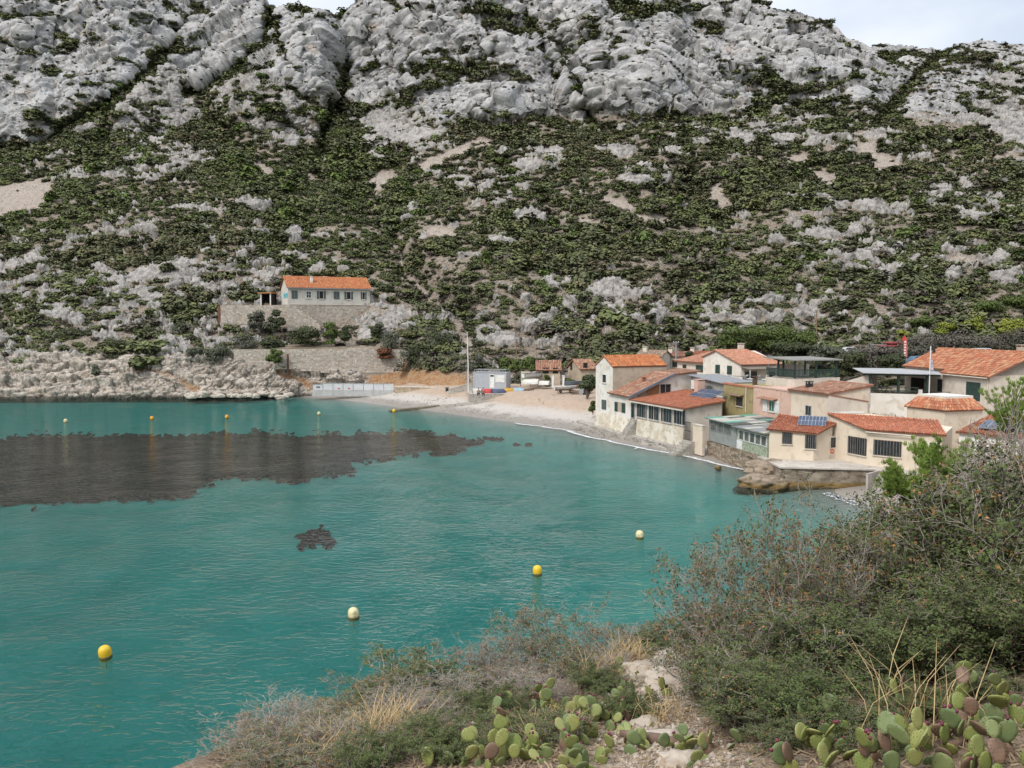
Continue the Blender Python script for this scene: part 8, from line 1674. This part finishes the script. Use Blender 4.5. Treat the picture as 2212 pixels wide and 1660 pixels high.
SH += [('low green plant %s' % a_, u_, y_, v_, .75, k_, u_ * .01, MG) for a_, u_, y_, v_, k_ in (('at the left of the fruiting cactus', 1080, 10.2, 1520, 5), ('between the two lower centre cacti', 1100, 8.9, 1600, 0), ('beside the fallen stem on the path', 1350, 9.4, 1545, 5), ('right of the straw tuft', 930, 9.2, 1590, 0), ('behind the left end of the cactus bed', 1000, 10.4, 1500, 1), ('at the bottom edge under the straw tuft', 800, 8.4, 1630, 5), ('at the bottom between the centre cacti', 1200, 8.5, 1620, 1), ('at the left end of the right cactus bed', 1700, 7.6, 1570, 0), ('in the middle of the right cactus bed', 1990, 7.9, 1530, 5), ('at the right end of the right cactus bed', 2120, 8.2, 1490, 0), ('in front of the right cactus bed', 1890, 7.3, 1590, 1), ('above the path on its left side', 1290, 10.8, 1480, 5))]
for s_ in SH: plant_shrub(*s_)

# ------------------------------------------------------------------ prickly pears
def pad_mesh(name, m, seed):
    rng = np.random.default_rng(seed); n = 14; V = []; Fc = []
    def outline(th): x = math.sin(th); y = -math.cos(th); return .5 * x * (.80 + .20 * (y + 1) / 2 + .06 * y), (y + 1) / 2   # egg shape, narrow at the base
    rings = [(1.0, 0), (.95, .035), (.62, .052), (.0, .055)]
    pts = [outline(2 * math.pi * k / n) for k in range(n)]
    for side in (1, -1):
        for (s, t_) in (rings[1:] if side == -1 else rings):
            if s == 0: V.append((0, .5, side * t_)); continue
            for (x, y) in pts: V.append((x * s, .5 + (y - .5) * s, side * t_ + rng.normal(0, .006)))
    f = lambda a, b: [(a + k, a + (k + 1) % n, b + (k + 1) % n, b + k) for k in range(n)]
    Fc += f(0, n) + f(n, 2 * n) + [(2 * n + k, 2 * n + (k + 1) % n, 3 * n) for k in range(n)]
    o1 = 3 * n + 1; Fc += [q_[::-1] for q_ in f(0, o1)] + [q_[::-1] for q_ in f(o1, o1 + n)] + [(o1 + n + (k + 1) % n, o1 + n + k, o1 + 2 * n) for k in range(n)]
    V = np.array(V); bend = .10 * (V[:, 1] - .3) ** 2 * rng.uniform(-1, 1); V[:, 2] += bend
    me = bpy.data.meshes.new(name); me.from_pydata(V.tolist(), [], Fc); me.update(); me.shade_smooth(); me.materials.append(m); return me
def pad_mat(name, c1, c2, c3):
    m, t, b = new_mat(name); oi = t.nodes.new('ShaderNodeObjectInfo'); tcn = t.nodes.new('ShaderNodeTexCoord')
    c = mixc(t, ramp(t, noise_(t, 7, 3), .4, .65), c1, c2); c = mixc(t, math_(t, 'MULTIPLY', ramp(t, oi.outputs['Random'], .3, 1.), .55), c, c3)
    vo = t.nodes.new('ShaderNodeTexVoronoi'); vo.inputs['Scale'].default_value = 7; vo.inputs['Randomness'].default_value = .35; t.links.new(tcn.outputs['Object'], vo.inputs['Vector'])
    dot = math_(t, 'SUBTRACT', 1.0, ramp(t, vo.outputs['Distance'], .14, .26)); c = mixc(t, math_(t, 'MULTIPLY', dot, .85), c, (.085, .065, .035))
    sc2 = ramp(t, noise_(t, 16, 4, .7), .58, .70); c = mixc(t, math_(t, 'MULTIPLY', sc2, .65), c, (.22, .15, .07)); t.links.new(c, b.inputs['Base Color']); b.inputs['Roughness'].default_value = .6; bump_(t, b, dot, .5, .01); return m
PADG = [pad_mesh('pad', pad_mat('cactus_green', (.17, .215, .055), (.215, .245, .07), (.29, .29, .085)), 1), pad_mesh('pad', pad_mat('cactus_yellow_green', (.24, .265, .085), (.20, .235, .075), (.32, .30, .11)), 2), pad_mesh('pad', pad_mat('cactus_blue_green', (.125, .175, .07), (.16, .205, .08), (.20, .225, .08)), 3)]
PADB = pad_mesh('pad', pad_mat('cactus_dead_brown', (.19, .115, .075), (.125, .08, .055), (.24, .155, .10)), 4)
FRU = mat('prickly_pear_fruit', (.12, .022, .045), (.17, .03, .05), 20, rough=.45)
fm = MB().lathe((0, 0, 0), [(.35, 0), (.62, .3), (.70, .75), (.62, 1.2), (.42, 1.45), (.3, 1.36)], 9); fo_ = fm.build('fruit', FRU, None, True); FRM = fo_.data; bpy.data.objects.remove(fo_)
def cactus(label, u, v, npad, seed, size=.25, fruits=.25, dead=.15):
    rng = np.random.default_rng(seed); c = head_at(u, v); root = thing('prickly_pear', label, 'cactus', c, 'prickly pears in the foreground'); heads = []
    for k in range(npad):
        if k < npad * .55 or not heads: base = np.array([rng.normal(0, .34), rng.normal(0, .24), -.02]); up = np.array([rng.normal(0, .45), rng.normal(-.1, .35), 1.0])
        else:
            h_ = heads[rng.integers(0, len(heads))]; base = h_[0] + h_[1] * rng.uniform(.82, .98) * h_[2] + h_[3] * rng.uniform(-.25, .25) * h_[2]; up = h_[1] + np.array([rng.normal(0, .55), rng.normal(0, .35), .15])
        up /= np.linalg.norm(up); s = size * rng.uniform(.72, 1.15); nrm_ = np.array([rng.normal(0, .7), -1.0, rng.normal(.15, .3)]); nrm_ -= up * nrm_.dot(up); nrm_ /= np.linalg.norm(nrm_); xx = np.cross(up, nrm_)
        dd = rng.uniform() < dead; o = bpy.data.objects.new('pad', PADB if dd else PADG[rng.integers(0, 3)]); link(o, root); M = Matrix.Identity(4); wv = rng.uniform(.72, .95)
        for r_ in range(3): M[r_][0], M[r_][1], M[r_][2], M[r_][3] = xx[r_] * s * wv, up[r_] * s, nrm_[r_] * s, base[r_]
        o.matrix_basis = M; heads.append((base, up, s, xx))
        if not dd and k >= npad // 3 and rng.uniform() < fruits * 2:
            for _ in range(rng.integers(1, 4)):
                th = rng.uniform(-.9, .9); fr_ = bpy.data.objects.new('fruit', FRM); link(fr_, o); px_, py_ = .40 * math.sin(th), .5 + .49 * math.cos(th)
                fr_.matrix_basis = Matrix.Translation((px_, py_ - .02, 0)) @ Euler((R(-90) + rng.normal(0, .2), 0, 0)).to_matrix().to_4x4() @ Matrix.Rotation(0, 4, 'Z') @ Matrix.Diagonal((.115, .115, .115, 1))
CA = [('prickly pear with fruit clusters in the middle of the cactus bed', 1230, 1560, 12, .26, .35), ('prickly pear at the left end of the centre cactus bed', 890, 1625, 5, .27, .15), ('prickly pear at the bottom edge below the fruit clusters', 1040, 1650, 9, .27, .15), ('prickly pear left of the stony path', 1320, 1580, 9, .26, .3), ('prickly pear with yellow pads beside the path top', 1400, 1510, 6, .24, .3), ('prickly pear behind the centre bed with many purple fruits', 1150, 1530, 8, .25, .45), ('prickly pear at the bottom centre', 1160, 1640, 10, .26, .2), ('small prickly pear right of the path under the shrub', 1500, 1640, 6, .25, .1), ('prickly pear in the lower right bed, leftmost', 1740, 1660, 6, .30, .1), ('big prickly pear in the lower right bed', 1950, 1620, 12, .31, .15), ('prickly pear in the bottom right corner', 2130, 1640, 10, .31, .15), ('tall pads of the prickly pear at the right edge', 2205, 1560, 7, .33, .1), ('prickly pear at the bottom edge of the right bed', 2020, 1665, 8, .30, .15), ('prickly pear between the thicket and the right bed', 1900, 1570, 6, .28, .1), ('prickly pear at the foot of the pale path rock', 1360, 1470, 5, .22, .25), ('prickly pear low at the bottom between centre and path', 1290, 1655, 8, .26, .2), ('flat prickly pear right of the straw tuft', 960, 1610, 6, .26, .1), ('prickly pear behind the right bed below the thicket', 2060, 1560, 8, .30, .1), ('prickly pear at the bottom edge left of the big right one', 1850, 1650, 9, .30, .1), ('prickly pear at the lower right picture edge', 2195, 1650, 10, .31, .1), ('prickly pear on the left slope of the path', 1345, 1625, 8, .25, .2), ('prickly pear in front of the dry centre shrub', 1110, 1580, 8, .25, .3)]
for i, (lab, u, v, n_, s_, fr_) in enumerate(CA): cactus(lab, u, v, int(n_ * (2.1 if u > 1640 else 2.9)), 700 + i, s_ * (.62 if u > 1640 else .64), fr_, .16 if u > 1700 else .12)
# dead cactus stems, stones, straw
rng = np.random.default_rng(31)
for i, (u, v, L_, lab) in enumerate(((1420, 1612, .8, 'fallen brown cactus stem across the path'), (1860, 1590, .9, 'dead brown cactus trunk in the right bed'), (1980, 1560, 1.0, 'bent dead branch under the right thicket'), (1110, 1610, .7, 'dead brown stem among the centre pads'), (2090, 1600, .8, 'dry brown log among the right pads'), (1010, 1560, .9, 'dry stick left of the centre cacti'))):
    c = head_at(u, v); a = rng.uniform(0, 3.1); d = np.array([math.cos(a), math.sin(a) * .5, .1]); tag(MB().tube([c - d * L_ / 2 + (0, 0, .05), c + rng.normal(0, .04, 3) + (0, 0, .1), c + d * L_ / 2 + (0, 0, .06)], [.05, .06, .035], 7).build('dead_stem', mat('dead_cactus', (.20, .13, .095), (.13, .085, .06), 8, bump=(20, .6, .02)), None, True), lab, 'dead wood')
PR = mat('pale_path_rock', (.46, .40, .33), (.37, .31, .25), 2.2, col3=(.30, .22, .15), scale3=5, bump=(8, .7, .04))
for i, (u, v, r_, lab) in enumerate(((1410, 1455, .36, 'pale flat rock at the top of the path'), (1455, 1475, .3, 'pale rock under the shrub edge by the path'), (1465, 1430, .35, 'pale rock at the cliff edge behind the path'), (1000, 1575, .16, 'pale round stone among the dry twigs'), (1335, 1545, .10, 'small orange stone beside the cacti'), (1360, 1525, .12, 'small pale stone left of the path'), (1400, 1565, .14, 'flat stone on the path, upper'), (1420, 1600, .16, 'flat stone on the path, middle'), (1470, 1650, .18, 'flat stone at the bottom of the path'), (1930, 1210, .5, 'white rock showing through the right thicket'))):
    c = head_at(u, v); tag(boulder('path_rock', c + (0, 0, .02), (r_ * 1.3, r_, r_ * .5), 800 + i, PR, 4 if r_ > .3 else 3), lab, 'rock')
gv = []; n_ = 4200; U_ = rng.uniform(0, 1, n_); k_ = U_ * (len(pathw) - 1.001); i0 = k_.astype(int); pw_ = np.array(pathw); C = pw_[i0] * (1 - (k_ - i0))[:, None] + pw_[i0 + 1] * (k_ - i0)[:, None] + rng.normal(0, .26, (n_, 2)); z_ = head_z(C[:, 0], C[:, 1]); s_ = rng.gamma(2, .008, n_) + .006
oct_ = np.array([(1, 0, 0), (0, 1, 0), (-1, 0, 0), (0, -1, 0), (0, 0, .7), (0, 0, -.5)]); V = np.stack([C[:, 0], C[:, 1], z_ + .005], -1)[:, None, :] + oct_[None] * s_[:, None, None] * rng.uniform(.6, 1.4, (n_, 6, 1)); Fo = np.array([(0, 1, 4), (1, 2, 4), (2, 3, 4), (3, 0, 4), (1, 0, 5), (2, 1, 5), (3, 2, 5), (0, 3, 5)])
tag(mk_np('path_gravel', V.reshape(-1, 3), (np.arange(n_)[:, None, None] * 6 + Fo[None]).reshape(-1, 3), mat('gravel', (.42, .35, .28), (.30, .25, .2), 9, rnd=(.5, .43, .35)), smooth=False), 'loose pale gravel on the foreground path', None, kind='stuff')
n_ = 30000; U_ = rng.uniform(420, 2260, n_); Yl = 5.5 + 10.5 * rng.uniform(0, 1, n_) ** .8; X_ = (U_ - 1106) / F * Yl; ok = sdf(X_, Yl, HEAD) > .1; X_, Yl = X_[ok], Yl[ok]; P = np.stack([X_, Yl, head_z(X_, Yl) + .015], -1); n_ = len(P); a = rng.uniform(0, 6.28, n_); d = np.stack([np.cos(a), np.sin(a), rng.uniform(-.15, .35, n_)], -1) * rng.uniform(.015, .09, (n_, 1)); w_ = np.stack([-np.sin(a), np.cos(a), rng.uniform(-.5, .5, n_)], -1) * rng.uniform(.003, .009, (n_, 1))
V = np.stack([P - d - w_, P - d + w_, P + d + w_, P + d - w_], 1).reshape(-1, 3); tag(mk_np('dry_litter', V, np.arange(len(V)).reshape(-1, 4), leaf_mat('dry_litter', (.14, .10, .07), (.36, .27, .17)), smooth=False), 'dry twigs and leaf litter on the headland', None, kind='stuff')
STRAW = leaf_mat('dry_straw', (.42, .30, .15), (.55, .42, .23))
def straw(label, u, v, n, h, sp, seed):
    rng = np.random.default_rng(seed); c = head_at(u, v); V = []; 
    for k in range(n):
        a = rng.uniform(0, 6.28); p = c + np.array([rng.normal(0, sp * .35), rng.normal(0, sp * .35), -.02]); d = np.array([math.cos(a) * .5, math.sin(a) * .5, 1]) * h * rng.uniform(.5, 1.1); w_ = np.array([-math.sin(a), math.cos(a), 0]) * .004; m_ = p + d * .5 + np.array([0, 0, .04]); e = p + d + np.array([math.cos(a), math.sin(a), 0]) * h * rng.uniform(0, .4) - np.array([0, 0, .12 * h]); V += [p - w_, p + w_, m_ + w_, m_ - w_, m_ - w_, m_ + w_, e + w_ * .3, e - w_ * .3]
    V = np.array(V); o = mk_np('dry_grass', V - c, np.arange(len(V)).reshape(-1, 4), STRAW, smooth=False); o.location = c; tag(o, label, 'grass', kind='stuff')
for i, (lab, u, v, n_, h_, sp) in enumerate((('thick straw coloured grass tuft left of the cacti', 845, 1600, 240, .5, .5), ('straw grass at the top right of the cactus bed', 1360, 1440, 260, .5, .5), ('thin straw grass above the centre cacti', 1310, 1470, 160, .45, .5), ('long dry stalks over the right hand cacti', 2010, 1600, 60, .9, .9), ('thin dry stalks at the left bottom', 730, 1640, 160, .4, .6), ('dry grass between the centre pads', 1180, 1600, 140, .35, .6), ('dry grass by the path', 1440, 1560, 120, .25, .5))): straw(lab, u, v, n_, h_, sp, 900 + i)
# ------------------------------------------------------------------ pines at the right
NEED = leaf_mat('pine_needles', (.15, .23, .045), (.26, .35, .085), (.21, .30, .06))
def pine(label, u, Y, vt, vb, wpx, seed, tufts=260, needles=34):
    rng = np.random.default_rng(seed); x = tx(u, vt) * Y; zg = float(head_z(np.array([x]), np.array([Y]))[0]); zt = CAM_H + tz(vt) * Y; zl = CAM_H + tz(vb) * Y; Wd = wpx / F * Y / 2; base = np.array([x, Y, zg]); root = thing('aleppo_pine', label, 'tree', base, 'pines beside the thicket'); tk_ = MB()
    tk_.tube([base - (0, 0, .2), base + (rng.normal(0, .1), 0, (zl - zg) * .6), np.array([x, Y, zl + (zt - zl) * .5])], [.09, .07, .03], 7); V = []
    nl = 16; 
    for i in range(nl):
        a = rng.uniform(0, 6.28); r = Wd * rng.uniform(.3, 1.0); tip = np.array([x + r * math.cos(a), Y + r * math.sin(a) * .8, zl + (zt - zl) * rng.uniform(.1, 1.0) * (1 - .3 * (r / Wd) ** 2)]); st_ = np.array([x, Y, zl + (zt - zl) * rng.uniform(-.1, .35)]); mid = (st_ + tip) / 2 + rng.normal(0, .1, 3); tk_.tube([st_, mid, tip], [.035, .022, .008], 5)
        for k in range(tufts // nl):
            f = rng.uniform(.35, 1.05); c = st_ * (1 - f) ** 2 + 2 * mid * f * (1 - f) + tip * f * f + rng.normal(0, .10, 3); ax_ = (tip - st_) / np.linalg.norm(tip - st_) + np.array([0, 0, .7]); d = ax_ + rng.normal(0, .55, (needles, 3)); d /= np.linalg.norm(d, axis=1, keepdims=True); L_ = rng.uniform(.09, .15, (needles, 1)); s0 = c + rng.normal(0, .025, (needles, 3)); w_ = np.cross(d, rng.normal(0, 1, (needles, 3))); w_ /= np.linalg.norm(w_, axis=1, keepdims=True); w_ = w_ * .008
            V.append(np.stack([s0 - w_, s0 + w_, s0 + d * L_ + w_ * .4, s0 + d * L_ - w_ * .4], 1).reshape(-1, 3))
    tk_.build('trunk', BARK, root); V = np.concatenate(V); o = mk_np('needles', V - np.array(origin_of(root)), np.arange(len(V)).reshape(-1, 4), NEED, root, smooth=False); o['kind'] = 'stuff'
pine('bright green young pine in front of the cream quay house', 2020, 24, 935, 1075, 200, 61, 620); pine('bright green pine low beside the steps of the quay', 1955, 23, 985, 1075, 110, 62, 260); pine('green pine at the right picture edge below the tiled house', 2195, 30, 800, 960, 150, 63, 320); pine('small pine between the quay house and the solar roof', 2100, 27, 955, 1060, 90, 64, 180)
# the scrub goes on over the headland beyond the right edge of the view
rng = np.random.default_rng(55); Y_ = rng.uniform(4, 56, 260); X_ = Y_ * rng.uniform(.66, 1.5, 260) + 1.2; ok = (X_ < 56) & (sdf(X_, Y_, HEAD) > 1) & (np.hypot(X_ - 40, Y_ - 66) > 9); X_, Y_ = X_[ok], Y_[ok]
P = np.stack([X_, Y_, head_z(X_, Y_) - .05], -1); k_ = rng.integers(0, 5, len(P)); sz = rng.uniform(1.2, 2.4, len(P))
for nm, j, lab in (('headland_scrub_stems', 0, 'grey twigs of the scrub on the right part of the headland'), ('headland_scrub_leaves', 1, 'leaves of the scrub on the right part of the headland')):
    scatter(nm, P, sz, k_, [VARS[a][j] for a in (0, 1, 4, 2, 5)], lab, np.random.default_rng(56), tilt=.05)
